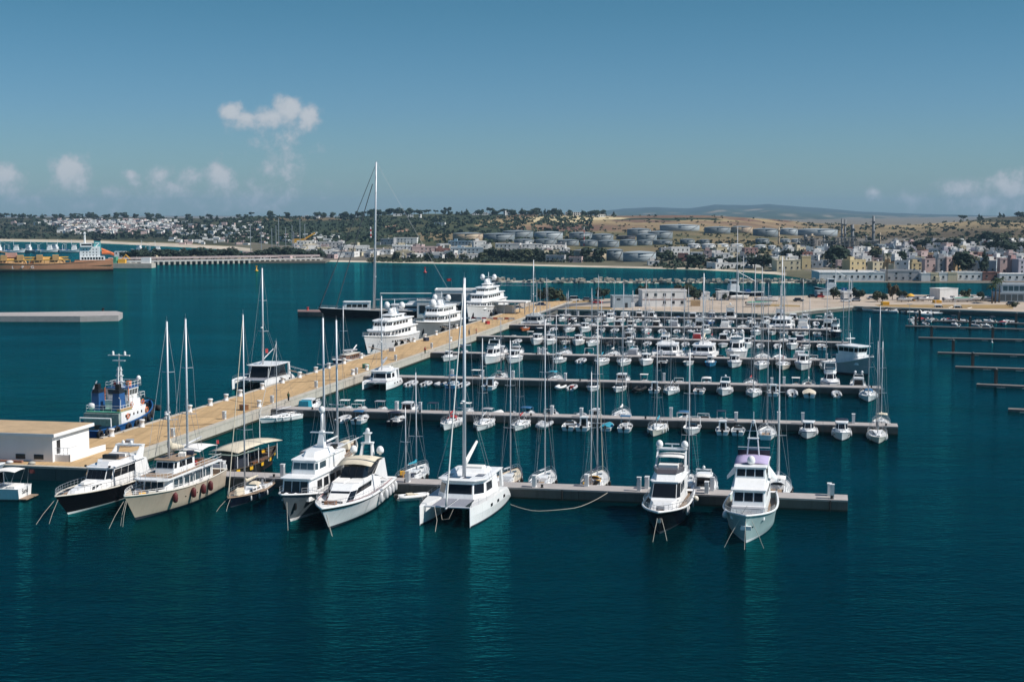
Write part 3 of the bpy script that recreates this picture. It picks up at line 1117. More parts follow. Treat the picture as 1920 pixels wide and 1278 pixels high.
def boom(parent, x, z, l, mat=None, cover=None, lift=.12, r=.075, ch=.32, cw=.16):
    e = Vector((x - l, 0, z + lift * l))
    s_ = Vector((x - .1, 0, z))
    b = MB().tube([s_, e], r, 6).build('boom', mat or alu, parent, True)
    if cover is not None:
        rings = []
        for i in range(8):
            f = i / 7
            c = s_.lerp(e, .02 + f * .92)
            hh = ch * (1.0 - .55 * f) * (1.5 if i == 0 else 1)
            ww = cw * (1 - .35 * f)
            rings.append([c + Vector((0, math.cos(k * math.pi / 4 + .4) * ww, hh * .55 + math.sin(k * math.pi / 4 + .4) * hh * .62 + .02 * math.sin(i * 2.3 + k))) for k in range(8)])
        MB().loft(rings).build('sail_cover', cover, b, True)
    return b


def bimini(parent, x0, x1, w_, z, mat, legs_to=0.8, arch=.18, name='bimini', frame=True):
    rings = []
    for i in range(5):
        f = i / 4
        x = x0 + (x1 - x0) * f
        zz = z + arch * (math.sin(math.pi * f) * .8)
        rings.append([(x, w_ / 2 * c, zz + arch * .5 * (1 - c * c)) for c in (-1, -.5, 0, .5, 1)] + [(x, w_ / 2 * c, zz - .05 + arch * .5 * (1 - c * c)) for c in (1, .5, 0, -.5, -1)])
    o = MB().loft(rings).build(name, mat, parent, True)
    if frame:
        fr = MB()
        xm = (x0 + x1) / 2
        for sg in (1, -1):
            for x in (x0 + .05, x1 - .05):
                fr.tube([(xm + (x - xm) * .5, sg * w_ / 2, legs_to), (x, sg * w_ / 2 * .98, z - .02)], .02, 3)
        fr.build('bimini_frame', steel, o)
    return o


def dodger(parent, x, w_, z, mat, l=1.3, h=.75):
    rings = []
    for i, (dx, hh) in enumerate(((l, 0.02), (l * .7, h * .62), (l * .35, h * .95), (0, h))):
        rings.append([(x + dx, w_ / 2 * c * (1 - .12 * i / 3), z + hh * (1 - .35 * abs(c) ** 3)) for c in (-1, -.6, 0, .6, 1)])
    o = MB().loft(rings, closed=False).build('sprayhood', mat, parent, True)
    win(o, ((x + l * .98, w_ * .34, z + .1), (x + l * .98, -w_ * .34, z + .1), (x + l * .74, -w_ * .3, z + h * .55), (x + l * .74, w_ * .3, z + h * .55)), mat=glassb)
    return o


def outboard(parent, y=0.0, h=1.15, x=-.25, z=.2, dark=True, s=1.0):
    mb = MB()
    mb.loft([[(x + dx * s, y + dy * s, z + zz * s) for dx, dy in ((-.3 * k, -.2 * k), (.28 * k, -.2 * k), (.28 * k, .2 * k), (-.3 * k, .2 * k))] for zz, k in ((.35, .8), (.5, 1.1), (.85, 1.05), (1.0, .7))])
    mb.box(x - .1 * s, x + .12 * s, y - .08 * s, y + .08 * s, z - .6, z + .4 * s)
    return mb.build('outboard', black if dark else white, parent)


def flag(parent, x, y, z, h=1.2, mat=None, size=.6):
    o = MB().tube([(x, y, z), (x - .25, y, z + h)], .018, 4).build('flagstaff', steel, parent)
    rings = []
    for i in range(5):
        f = i / 4
        rings.append([(x - .25 - f * size, y + .08 * math.sin(f * 6), z + h - .02 - f * .12), (x - .25 - f * size, y + .08 * math.sin(f * 6 + .4), z + h - size * .6 - f * .12)])
    MB().loft(rings, closed=False).build('flag', mat or canvr, o)
    return o


def dome(parent, x, y, z, r=.35, mat=None, name='radar_dome', leg=.25):
    return MB().lathe([(r * .35, 0), (r * .35, leg), (r * .8, leg + .02), (r, leg + r * .5), (r * .97, leg + r), (r * .75, leg + r * 1.55), (r * .4, leg + r * 1.85), (.01, leg + r * 1.95)], 12, (x, y, z)).build(name, mat or white, parent, True)


def mooring(bow, label, grp='mooring lines running into the water', spread=(0, ), ln=4.0, cat='mooring line'):
    pass


def person(label, p, rz, top, legs):
    t = thing('person', label, 'person', p, rz, 'people on the quay')
    mb = MB()
    for sg, fx in ((1, .12), (-1, -.1)):
        mb.tube([(fx, sg * .09, 0.05), (fx * .5, sg * .1, .45), (0, sg * .09, .88)], .06, 6, r2=.09)
    mb.loft([[(math.cos(a) * r * .7, math.sin(a) * r, z) for a in [i * math.pi / 4 for i in range(8)]] for z, r in ((.85, .17), (1.1, .17), (1.35, .21), (1.46, .14), (1.52, .06))])
    for sg in (1, -1):
        mb.tube([(0, sg * .21, 1.42), (.03, sg * .27, 1.12), (.16, sg * .24, .88)], .05, 6, r2=.035)
    mb.ball((.01, 0, 1.64), .115, 8, 0, 1.15)
    mb.build('body', skin, t, True)
    MB().loft([[(math.cos(a) * r * .75, math.sin(a) * r * 1.06, z) for a in [i * math.pi / 4 for i in range(8)]] for z, r in ((.84, .19), (1.1, .19), (1.36, .225), (1.47, .15))]).build('shirt', top, t, True)
    tr = MB()
    for sg, fx in ((1, .12), (-1, -.1)):
        tr.tube([(fx, sg * .09, 0.08), (fx * .5, sg * .1, .45), (0, sg * .09, .9)], .075, 6, r2=.11)
    tr.build('trousers', legs, t, True)
    MB().ball((-.01, 0, 1.68), .122, 8, 0, .95).build('hair', black, t, True)
    return t


# ------------------------------------------------------------------ boat kinds
def sailing_yacht(L, label, grp, hm=None, cover=None, dod=None, mh=None, furl=None, deckm=None, strp=None, bim=None, detail=True, two=False, spr=2, boom_lift=.1, gm=None, stern_gear=None, mastmat=None, arch=False, bl=1.0, name='sailing_yacht'):
    t = thing(name, label, 'sailing yacht', group=grp)
    B = L * .235 + .75
    fs, fb = .085 * L ** .9 + .15, .115 * L ** .9 + .18
    mh = mh or 1.32 * L + 1.5
    h = Hull(L, B, fs, fb, over=.07 * L, so=-.0, tr=.66, wl=.84, full=2.0, wfull=1.55, dip=.06, draft=.4)
    h.build(t, hm or white, boot, strp, deckm or deckw, .06, .045, gm)
    zd = h.sh(.5) - .05
    wc = B * .50
    wl_ = house(t, plan(L * .30, L * .70, wc * 1.05, wc * .62, L * .06, .55), plan(L * .315, L * .655, wc * .92, wc * .5, L * .05, .5), zd - .05, zd + .38 + .012 * L, white if hm is not tanh else offwh, 'coachroof', zt1=zd + .24 + .01 * L)
    for i in (0, 4):
        if detail:
            wins(t, wl_[i], 3, .14, .9, .32, .74, .25)
        else:
            win(t, wl_[i], .12, .92, .3, .75)
    # cockpit
    zc = h.sh(.15)
    cp = MB()
    w2 = B * .46
    cp.box(L * .05, L * .30, -w2 / 2, w2 / 2, zc - .02, zc + .02)
    cp.build('cockpit_sole', teak if gm is None else greyd, t)
    co = MB()
    for sg in (1, -1):
        co.prism([(L * .05, sg * w2 / 2, zc - .05), (L * .3, sg * w2 * .55, zc - .05), (L * .3, sg * w2 * .75, zc - .05), (L * .05, sg * w2 * .68, zc - .05)],
                 [(L * .05, sg * w2 / 2, zc + .22), (L * .3, sg * w2 * .55, zc + .36), (L * .3, sg * w2 * .72, zc + .34), (L * .05, sg * w2 * .64, zc + .2)])
    co.build('coaming', white, t)
    MB().torus((L * .1, 0, zc + .62), .42, .03, 'x', 14, 4).box(L * .1 - .08, L * .1 + .14, -.12, .12, zc, zc + .7).build('steering_wheel', steel, t)
    xm = L * .57
    zm = zd + .3
    st = (0.1, 0, h.sh(0))
    m_ = mast(t, xm, zm, mh, r=.007 * L + .02, spreaders=spr, sw=B * .28, fore=(L * .985, 0, h.sh(1) + .15), aft=st, shroud=B * .44, furl=furl, furlr=.035 + .004 * L, mat=mastmat, deckz=zd, radar=(L > 14))
    boom(t, xm, zm + 1.0, L * .36 * bl, cover=cover, lift=boom_lift, ch=.2 + .014 * L, cw=.1 + .007 * L)
    if two:
        mast(t, L * .13, h.sh(.1) + .2, mh * .72, r=.006 * L + .015, spreaders=1, sw=B * .2, shroud=B * .34, mat=mastmat, deckz=h.sh(.1), name='mizzen_mast')
    if dod is not None:
        dodger(t, L * .30, wc * 1.02, zd + .28, dod, l=L * .085 + .3, h=.7)
    if bim is not None:
        bimini(t, L * .03, L * .24, B * .62, zc + 2.0, bim, zc + .2)
    h.rail(t, .02, .985, .62, n=10 if detail else 6, r=.02)
    if arch:
        a = MB()
        for sg in (1, -1):
            a.tube([(.3, sg * B * .36, zc), (-.1, sg * B * .34, zc + 2.0)], .04, 4)
        a.tube([(-.1, -B * .34, zc + 2.0), (-.1, B * .34, zc + 2.0)], .04, 4)
        a.build('stern_arch', steel, t)
        MB().box(-.7, .5, -B * .33, B * .33, zc + 2.05, zc + 2.09).build('solar_panel', solar, t)
    if detail:
        h.fenders(t, (.35, .55, .7), (1, -1), r=.13, l=.6)
        MB().box(L * .76, L * .82, -.28, .28, h.sh(.8) - .03, h.sh(.8) + .05).build('hatch', glassb, t)
    return t, h


def motor_cruiser(L, label, grp, hm=None, fly=False, bim=None, arch=True, dark_band=True, hard=False, strp=None, name='motor_cruiser', cat='motor cruiser', mast_h=0.0, domes=0, detail=True, sm=None, canopy=None):
    """cabin cruiser with raked screen, optional flybridge"""
    t = thing(name, label, cat, group=grp)
    sm = sm or white
    B = L * .24 + .95
    h = Hull(L, B, .10 * L + .1, .135 * L + .3, over=.10 * L, tr=.9, wl=.86, full=2.5, wfull=1.7, draft=.35)
    h.build(t, hm or white, boot, strp, deckw, .08, .05, None)
    zd = h.sh(.6) - .1
    wc = B * .72
    zt = zd + .075 * L + .75
    x0, x1 = L * .24, L * .80
    # fore coachroof (low trunk) and saloon
    tr_ = house(t, plan(L * .45, L * .86, wc * .95, wc * .6, L * .1, .5), plan(L * .45, L * .78, wc * .84, wc * .46, L * .09, .45), zd - .1, zd + .42 + .012 * L, sm, 'fore_cabin', zt1=zd + .26 + .01 * L)
    wq = house(t, plan(x0, L * .66, wc, wc * .9, L * .07, .62), plan(x0, L * .52, wc * .88, wc * .76, L * .05, .6), zd - .1, zt, sm, 'saloon', sm, .14, .07)
    wins(t, wq[2], 3 if detail else 1, .05, .95, .42, .9, .08, name='windscreen')
    for i in (1, 3):
        win(t, wq[i], .08, .92, .42, .9)
    for i in (0, 4):
        wins(t, wq[i], 2 if detail else 1, .12 if i == 0 else .04, .96 if i == 0 else .88, .46, .86, .08)
    win(t, wq[5], .1, .9, .1, .85, name='saloon_door')
    MB().box(L * .04, x0, -B * .36, B * .36, h.sh(.1) - .25, h.sh(.1) - .2).build('cockpit_sole', teak, t)
    st = MB().box(L * .05, L * .13, -B * .32, B * .32, h.sh(.1) - .2, h.sh(.1) + .2)
    st.build('seat', canvw, t)
    MB().box(-L * .07, .05, -B * .4, B * .4, .16, .28).build('swim_platform', teak, t)
    if fly:
        fq = house(t, plan(x0 - L * .04, L * .50, wc * .86, wc * .74, L * .07, .55), plan(x0 - L * .04, L * .50, wc * .9, wc * .8, L * .07, .6), zt + .08, zt + .75, sm, 'flybridge')
        wq2 = house(t, plan(L * .40, L * .51, wc * .80, wc * .74, L * .05, .6), plan(L * .39, L * .475, wc * .78, wc * .7, L * .05, .6), zt + .75, zt + 1.1, glassb, 'flybridge_screen')
        MB().box(x0, L * .34, -wc * .33, wc * .33, zt + .755, zt + .95).build('flybridge_seat', canvw, t)
        MB().box(L * .38, L * .42, -wc * .2, wc * .2, zt + .75, zt + 1.15).build('helm_console', greyd, t)
        ztop = zt + .75
    else:
        ztop = zt + .1
    if arch:
        xa = x0 + L * .03
        a = MB()
        za = ztop + (1.15 if fly else .75)
        for sg in (1, -1):
            a.prism([(xa, sg * wc * .46, ztop - .3), (xa + L * .05, sg * wc * .46, ztop - .3), (xa + L * .05, sg * wc * .42, ztop - .3), (xa, sg * wc * .42, ztop - .3)],
                    [(xa - L * .05, sg * wc * .42, za), (xa - L * .015, sg * wc * .42, za), (xa - L * .015, sg * wc * .37, za), (xa - L * .05, sg * wc * .37, za)])
        a.box(xa - L * .05, xa - L * .012, -wc * .43, wc * .43, za - .02, za + .1)
        a.build('radar_arch', sm, t)
        if domes:
            for k in range(domes):
                dome(t, xa - L * .03, (k - (domes - 1) / 2) * wc * .6, za + .08, .16 + .012 * L)
        else:
            dome(t, xa - L * .03, 0, za + .08, .2, leg=.1)
    if mast_h:
        MB().tube([(L * .30, 0, ztop), (L * .28, 0, ztop + mast_h)], .06, 5).tube([(L * .285, -.5, ztop + mast_h * .7), (L * .285, .5, ztop + mast_h * .7)], .03, 4).build('signal_mast', sm, t)
    if bim is not None:
        bimini(t, L * .04, x0 + .2, wc * .95, zt + .15, bim, h.sh(.1))
    if canopy is not None:
        house(t, plan(L * .03, x0 + .2, wc * .98, wc * .95, .2, .9), plan(L * .06, x0 + .2, wc * .85, wc * .82, .2, .9), h.sh(.1) - .05, zt - .05, canopy, 'cockpit_canopy')
    h.rail(t, .45, .99, .55, n=7 if detail else 5, r=.02)
    if detail:
        h.fenders(t, (.25, .5), (1, -1), r=.13, l=.55)
        h.ports(t, (.6, .7), .55, .5, .16)
    return t, h


def open_boat(L, label, grp, hm=None, ttop=None, bim=None, cons=True, screen=False, n_out=1, cover=None, arch=False, name='outboard_boat', cat='motorboat', inner=None, dark=True, cab=False, strp=None):
    t = thing(name, label, cat, group=grp)
    B = L * .27 + .75
    h = Hull(L, B, .085 * L + .15, .11 * L + .32, over=.09 * L, tr=.88, wl=.84, full=2.3, wfull=1.6, draft=.25)
    h.build(t, hm or white, boot, strp, inner or deckw, .34 if not cover else .05, .045, n=10)
    zf = h.sh(.3) - .34
    fd = MB()
    vs_, n = [], 6
    bow = [h.pt(f, 1 - .03 / h.sh(f), 1) for f in (.62, .72, .82, .91, .97, 1)]
    fd.add([(p.x, p.y, p.z) for p in bow] + [(p.x, -p.y, p.z) for p in reversed(bow)], [tuple(reversed(range(len(bow) * 2)))])
    fd.build('foredeck', deckw, t)
    if cover is not None:
        rings = []
        for f in (.03, .2, .4, .6, .8, .96):
            p = h.pt(f, 1, 1)
            up = .32 * math.sin(math.pi * min(1, f + .12)) + .05
            rings.append([(p.x, p.y * c, p.z + up * (1 - c * c) + .03) for c in (-1.02, -.6, 0, .6, 1.02)])
        MB().loft(rings, closed=False).build('boat_cover', cover, t, True)
    else:
        MB().box(L * .05, L * .14, -B * .36, B * .36, zf, zf + .38).build('stern_seat', canvw, t)
        if cab:
            q = house(t, plan(L * .36, L * .68, B * .62, B * .52, L * .06, .6), plan(L * .37, L * .60, B * .54, B * .44, L * .05, .6), zf, zf + 1.75, white, 'wheelhouse', white, .12, .06)
            wins(t, q[2], 2, .05, .95, .58, .92, .08, name='windscreen')
            for i in (0, 4, 1, 3):
                win(t, q[i], .1, .9, .58, .9)
            win(t, q[5], .2, .8, .05, .88, name='cabin_door')
        elif screen:
            q = house(t, plan(L * .42, L * .66, B * .74, B * .6, L * .08, .55), plan(L * .42, L * .60, B * .62, B * .48, L * .06, .5), h.sh(.55) - .06, h.sh(.55) + .22, white, 'cuddy')
            q = house(t, plan(L * .44, L * .60, B * .66, B * .56, L * .07, .6), plan(L * .42, L * .52, B * .6, B * .5, L * .06, .6), h.sh(.55) + .2, h.sh(.55) + .62, glass, 'windscreen')
        elif cons:
            MB().prism([(L * .40, -.42, zf), (L * .52, -.42, zf), (L * .52, .42, zf), (L * .40, .42, zf)], [(L * .42, -.36, zf + .95), (L * .48, -.36, zf + .95), (L * .48, .36, zf + .95), (L * .42, .36, zf + .95)]).build('console', white, t)
            win(t, ((L * .52, .34, zf + .75), (L * .52, -.34, zf + .75), (L * .49, -.3, zf + 1.25), (L * .49, .3, zf + 1.25)), mat=glass, name='windscreen')
            MB().box(L * .28, L * .34, -.45, .45, zf, zf + .65).build('helm_seat', canvw, t)
    for k in range(n_out):
        outboard(t, (k - (n_out - 1) / 2) * .62, dark=dark, z=.15, s=.75 + .03 * L)
    if ttop is not None:
        z = zf + 2.15
        MB().box(L * .28, L * .58, -B * .36, B * .36, z, z + .07).build('t_top', ttop, t)
        fr = MB()
        for sg in (1, -1):
            for x in (.36, .50):
                fr.tube([(L * x, sg * B * .25, zf), (L * (x + (x - .43) * .5), sg * B * .3, z)], .03, 4)
        fr.build('t_top_frame', steel, t)
    if bim is not None:
        bimini(t, L * .12, L * .48, B * .82, h.sh(.3) + 1.45, bim, h.sh(.3))
    if arch:
        a = MB()
        for sg in (1, -1):
            a.tube([(L * .12, sg * B * .42, h.sh(.1)), (L * .05, sg * B * .40, h.sh(.1) + 1.5)], .06, 5)
        a.tube([(L * .05, -B * .40, h.sh(.1) + 1.5), (L * .05, B * .40, h.sh(.1) + 1.5)], .06, 5)
        a.build('light_arch', white, t)
    return t, h


def rib(L, label, grp, tube_m=None, console=True, n_out=1, ttop=None, arch=False, cov=None, name='inflatable_boat', outb=True, gear=None):
    t = thing(name, label, 'inflatable boat', group=grp)
    B = L * .30 + .55
    r = .045 * L + .06
    pts = []
    for sg, ts in ((1, [0, .2, .4, .6, .75, .87, .95, 1.0]), (-1, [.95, .87, .75, .6, .4, .2, 0])):
        for f in ts:
            y = (B / 2 - r) * (1 if f < .5 else math.sqrt(max(0, 1 - ((f - .5) / .5) ** 2.4)))
            pts.append((L * f, sg * y, r * .9 + .22 + .22 * max(0, f - .5)))
    MB().tube(pts, r, 8).build('tube', tube_m or ribg, t, True)
    MB().prism([(0, -B * .3, -.1), (L * .7, -B * .28, -.1), (L * .93, 0, .1), (L * .7, B * .28, -.1), (0, B * .3, -.1)],
               [(.05, -B * .36, .3), (L * .7, -B * .34, .3), (L * .95, 0, .42), (L * .7, B * .34, .3), (.05, B * .36, .3)]).build('hull', white if tube_m is not rubber else greyd, t)
    if console:
        MB().prism([(L * .40, -.35, .3), (L * .52, -.35, .3), (L * .52, .35, .3), (L * .40, .35, .3)], [(L * .42, -.3, 1.15), (L * .48, -.3, 1.15), (L * .48, .3, 1.15), (L * .42, .3, 1.15)]).build('console', white if tube_m is not rubber else black, t)
        MB().box(L * .26, L * .34, -.38, .38, .3, .85).build('seat', canvw if tube_m is not rubber else canvn, t)
    if gear is not None:
        MB().obox((L * .4, 0, .3), .9, .8, .55).obox((L * .6, .1, .3), .6, .5, .4, .4).build('stowed_gear', gear, t)
    if outb:
        for k in range(n_out):
            outboard(t, (k - (n_out - 1) / 2) * .55, z=.1, s=.8)
    if ttop is not None:
        MB().box(L * .2, L * .55, -B * .36, B * .36, 2.3, 2.36).build('t_top', ttop, t)
        f = MB()
        for sg in (1, -1):
            for x in (.24, .52):
                f.tube([(L * x, sg * B * .3, .3), (L * x, sg * B * .33, 2.3)], .03, 4)
        f.build('t_top_frame', steel, t)
    if arch:
        f = MB()
        for sg in (1, -1):
            f.tube([(L * .1, sg * B * .34, .4), (L * .03, sg * B * .32, 1.7)], .045, 5)
        f.tube([(L * .03, -B * .32, 1.7), (L * .03, B * .32, 1.7)], .045, 5)
        f.build('light_arch', steel, t)
    return t, None


def catamaran(L, label, grp, B=None, mh=None, cover=None, hardtop=True, hm=None, dark_wrap=False, solar_p=True, furl=None, boom_lift=.25, fly=True, mastless=False, name='catamaran', cabz=2.15, detail=True):
    t = thing(name, label, 'catamaran', group=grp)
    B = B or L * .53
    hm = hm or white
    hb = L * .125
    fz = .105 * L + .25
    for sg in (1, -1):
        yc = sg * (B / 2 - hb / 2)
        mb = MB()
        rings = []
        for i in range(15):
            f = 1 - (1 - i / 14) ** 1.2
            wd = hb / 2 * (.62 + .38 * math.sin(math.pi / 2 * min(1, f / .35))) if f < .35 else hb / 2 * max(.03, 1 - ((f - .35) / .65) ** 2.2)
            ww = wd * .78
            x = L * f
            xl = L * .02 + L * .97 * f
            zt = fz * (1 + .08 * f) if f > .16 else fz * (.35 + .65 * (f / .16) ** .8)
            rings.append([(xl, yc - ww * .4, -.5), (xl, yc - ww, 0), (xl, yc - ww - .02, .16), (x, yc - wd, zt * .55), (x, yc - wd * .94, zt),
                          (x, yc + wd * .94, zt), (x, yc + wd, zt * .55), (xl, yc + ww + .02, .16), (xl, yc + ww, 0), (xl, yc + ww * .4, -.5)])
        n = 10
        vs_ = [p for r_ in rings for p in r_]
        fs_, mi = [], []
        for k in range(14):
            for i in range(n):
                j = (i + 1) % n
                fs_.append((k * n + i, k * n + j, (k + 1) * n + j, (k + 1) * n + i)[::-1])
                mi.append(1 if i in (0, 1, 7, 8, 9) else (2 if i == 4 else 0))
        mb.add(vs_, fs_); mb.m = mi
        mb.add(rings[0], [tuple(range(n))]); mb.add(rings[-1], [tuple(reversed(range(n)))])
        mb.build('hull', [hm, boot, deckw], t)
        for f in (.3, .47, .62):
            y = yc + sg * (hb / 2 * (1.0 if f < .36 else max(.05, 1 - ((f - .35) / .65) ** 2.2)) + .005)
            win(t, ((L * f + .45, y, fz * .62), (L * f - .45, y, fz * .62), (L * f - .4, y, fz * .78), (L * f + .4, y, fz * .78)) if sg > 0 else
                ((L * f - .45, y, fz * .62), (L * f + .45, y, fz * .62), (L * f + .4, y, fz * .78), (L * f - .4, y, fz * .78)), name='hull_window')
        r_ = MB()
        ps = [(L * f, yc + sg * hb * .40 * (1 if f < .4 else max(.1, 1 - ((f - .35) / .65) ** 2.2)), fz * (1 + .08 * f)) for f in (.1, .25, .4, .55, .7, .85, .97)]
        for p in ps:
            r_.tube([p, (p[0], p[1], p[2] + .65)], .02, 3)
        for hh in (.35, .65):
            r_.tube([(p[0], p[1], p[2] + hh) for p in ps], .014, 3)
        r_.build('guard_rail', steel, t)
    wi = B - 2 * hb
    MB().box(L * .06, L * .66, -wi / 2 - .15, wi / 2 + .15, fz * .5, fz * .98).build('bridge_deck', hm, t)
    MB().box(L * .66, L * .93, -wi / 2 - .1, -.12, fz * .99, fz * .99 + .03).box(L * .66, L * .93, .12, wi / 2 + .1, fz * .99, fz * .99 + .03).build('trampoline', mesh_m, t)
    MB().tube([(L * .935, -B / 2 + hb * .4, fz * .98), (L * .935, B / 2 - hb * .4, fz * .98)], .12, 8).tube([(L * .66, 0, fz * .95), (L * .98, 0, fz * .95)], .09, 6).build('crossbeam', alu, t)
    # cabin
    zc = fz * .97
    wc = B * .76
    zt = zc + cabz
    gm_ = glass
    q = house(t, plan(L * .24, L * .66, wc, wc * .94, L * .08, .62), plan(L * .24, L * .60, wc * .92, wc * .84, L * .08, .6), zc, zt, hm if not dark_wrap else glass, 'saloon')
    if not dark_wrap:
        win(t, q[2], .04, .96, .30, .80, name='windscreen')
        for i in (1, 3):
            win(t, q[i], .08, .92, .30, .80)
        for i in (0, 4):
            win(t, q[i], .45 if i == 0 else .12, .88 if i == 0 else .55, .32, .78)
    else:
        for sg in (1, -1):
            MB().tube([(L * .66, sg * wc * .3, zc), (L * .6, sg * wc * .27, zt)], .06, 4).build('window_post', hm, t)
    if hardtop:
        r0 = [(L * .05, -wc * .46), (L * .55, -wc * .47), (L * .63, -wc * .30), (L * .63, wc * .30), (L * .55, wc * .47), (L * .05, wc * .46)]
        MB().loft([[(x, y, zt) for x, y in r0], [(x * 1.005, y * 1.03, zt + .12) for x, y in r0], [(L * .03 + x * .93, y * .9, zt + .22) for x, y in r0]]).build('hardtop', hm, t)
        lg = MB()
        for sg in (1, -1):
            lg.prism([(L * .04, sg * wc * .42, fz * .9), (L * .09, sg * wc * .42, fz * .9), (L * .09, sg * wc * .47, fz * .9), (L * .04, sg * wc * .47, fz * .9)],
                     [(L * .07, sg * wc * .42, zt), (L * .11, sg * wc * .42, zt), (L * .11, sg * wc * .46, zt), (L * .07, sg * wc * .46, zt)])
        lg.build('hardtop_support', hm, t)
    if solar_p:
        for (x0, x1, y0, y1) in ((.50, .57, -.24, -.04), (.50, .57, .02, .14), (.40, .49, -.33, -.24), (.38, .48, .18, .32), (.36, .46, -.40, -.36)):
            MB().box(L * x0, L * x1, wc * y0 * 1.1, wc * y1 * 1.1, zt + .225, zt + .25).build('solar_panel', solar, t)
    if fly and detail:
        MB().prism([(L * .16, -wc * .3, zt + .2), (L * .34, -wc * .3, zt + .2), (L * .34, wc * .3, zt + .2), (L * .16, wc * .3, zt + .2)],
                   [(L * .17, -wc * .27, zt + .62), (L * .31, -wc * .27, zt + .62), (L * .31, wc * .27, zt + .62), (L * .17, wc * .27, zt + .62)]).build('flybridge', hm, t)
        MB().box(L * .19, L * .29, -wc * .2, wc * .2, zt + .625, zt + .82).build('flybridge_seat', canvw, t)
    if not mastless:
        xm = L * .50
        mh = mh or 1.55 * L + 2
        mast(t, xm, zt + .15, mh, r=.013 * L, spreaders=2, sw=B * .13, fore=(L * .96, 0, fz * 1.05), shroud=B * .42, furl=furl, furlr=.14, deckz=zt, wr=.02, radar=True)
        boom(t, xm, zt + 1.3, L * .36, cover=cover, lift=boom_lift, r=.11, ch=.75, cw=.26)
    return t, fz


def place(t, p, heading):
    """heading: world angle of the bow"""
    t.location = (p[0], p[1], 0)
    t.rotation_euler = (0, 0, heading)
    return t
# ------------------------------------------------------------------ the large boats
OUT = QA + math.pi                                   # bows towards the camera
G_ROW1 = 'boats moored along the nearest pontoon'


def place_bow(t, px, py, lw, heading=OUT):
    """put the bow's waterline point at a photo pixel; lw = distance from stern to that point"""
    p = G(px, py)
    return place(t, (p.x - math.cos(heading) * lw, p.y - math.sin(heading) * lw), heading)


def lines(t, L, z, spec=((2.6, .5), (3.4, -.9)), r=.026):
    for dx, dy in spec:
        MB().tube([(L - .5, dy * .3, z), (L + dx * .5, dy * .7, z * .45), (L + dx, dy, -.2)], r, 4).build('mooring_line', ropem, t)


def len_to_p1(px, py, gap=1.0):
    return PB[1] - gap - toAB(G(px, py))[1]


# black hulled motor yacht
Lw = len_to_p1(128, 964)
L = Lw + 3.2
t = thing('motor_yacht', 'black hulled motor yacht with long white foredeck beside the white quay building', 'motor yacht', group=G_ROW1)
h = Hull(L, 5.7, 2.0, 2.9, over=3.2, tr=.86, wl=.86, full=2.5, wfull=1.7, draft=.5)
h.build(t, blackh, white, None, teak, .35, .10, offwh)
k = L / 21
tq = house(t, plan(8 * k, 18.2 * k, 4.0, 2.2, 2.8, .5), plan(8 * k, 17.2 * k, 3.7, 1.8, 2.6, .5), 1.9, 3.35, white, 'fore_trunk', zt1=2.75)
for i in (0, 4):
    wins(t, tq[i], 3, .62 if i == 0 else .1, .9 if i == 0 else .38, .45, .8, .2, name='porthole')
sq = house(t, plan(3.4 * k, 12.6 * k, 4.3, 3.9, .9, .72), plan(3.4 * k, 11.2 * k, 4.0, 3.6, .8, .72), 1.9, 4.55, white, 'saloon', white, .22, .10)
wins(t, sq[2], 4, .02, .98, .50, .92, .04, name='windscreen')
for i in (1, 3):
    win(t, sq[i], .06, .94, .5, .92)
for i in (0, 4):
    wins(t, sq[i], 3, .28 if i == 0 else .05, .95 if i == 0 else .72, .52, .88, .06)
fq = house(t, plan(3.6 * k, 10.2 * k, 3.7, 3.2, 1.6, .5), plan(3.6 * k, 9.9 * k, 3.8, 3.3, 1.6, .5), 4.6, 5.15, white, 'flybridge')
MB().box(5.2 * k, 8.2 * k, -1.3, 1.3, 5.155, 5.22).build('flybridge_sole', teak, t)
MB().box(7.6 * k, 8.3 * k, -1.1, .9, 5.2, 5.75).build('helm_console', black, t)
MB().box(5.4 * k, 6.6 * k, -1.2, 1.2, 5.2, 5.65).build('flybridge_seat', canvw, t)
ar = MB()
for sg in (1, -1):
    ar.prism([(5.6 * k, sg * 2.0, 4.6), (3.4 * k, sg * 2.0, 4.6), (3.4 * k, sg * 1.8, 4.6), (5.6 * k, sg * 1.8, 4.6)], [(3.6 * k, sg * 1.9, 6.2), (2.7 * k, sg * 1.9, 6.2), (2.7 * k, sg * 1.7, 6.2), (3.6 * k, sg * 1.7, 6.2)])
    ar.prism([(3.4 * k, sg * 2.15, 1.9), (1.6 * k, sg * 2.15, 1.9), (1.6 * k, sg * 2.0, 1.9), (3.4 * k, sg * 2.0, 1.9)], [(3.9 * k, sg * 2.05, 4.5), (2.6 * k, sg * 2.05, 4.5), (2.6 * k, sg * 1.9, 4.5), (3.9 * k, sg * 1.9, 4.5)])
ar.box(2.7 * k, 3.6 * k, -1.95, 1.95, 6.15, 6.35)
ar.build('radar_arch', white, t)
for y in (-1, 0.2):
    dome(t, 3.2 * k, y, 6.3, .22, leg=.12)
house(t, plan(12.9 * k, 15 * k, 1.5, 1.0, .5), plan(12.9 * k, 14.9 * k, 1.4, .9, .5), 3.1, 3.4, canvw, 'covered_tender')
for x, y in ((11.2, 1.7), (11.2, -1.7)):
    MB().box(x * k, x * k + .3, y - .1, y + .1, 4.7, 4.95).build('searchlight', black, t)
h.rail(t, .42, .995, .8, n=13, r=.03)
h.rail(t, .03, .40, .7, n=6, r=.03)
h.fenders(t, (.4,), (1,), r=.16)
lines(t, L, 2.4)
place_bow(t, 128, 964, Lw)

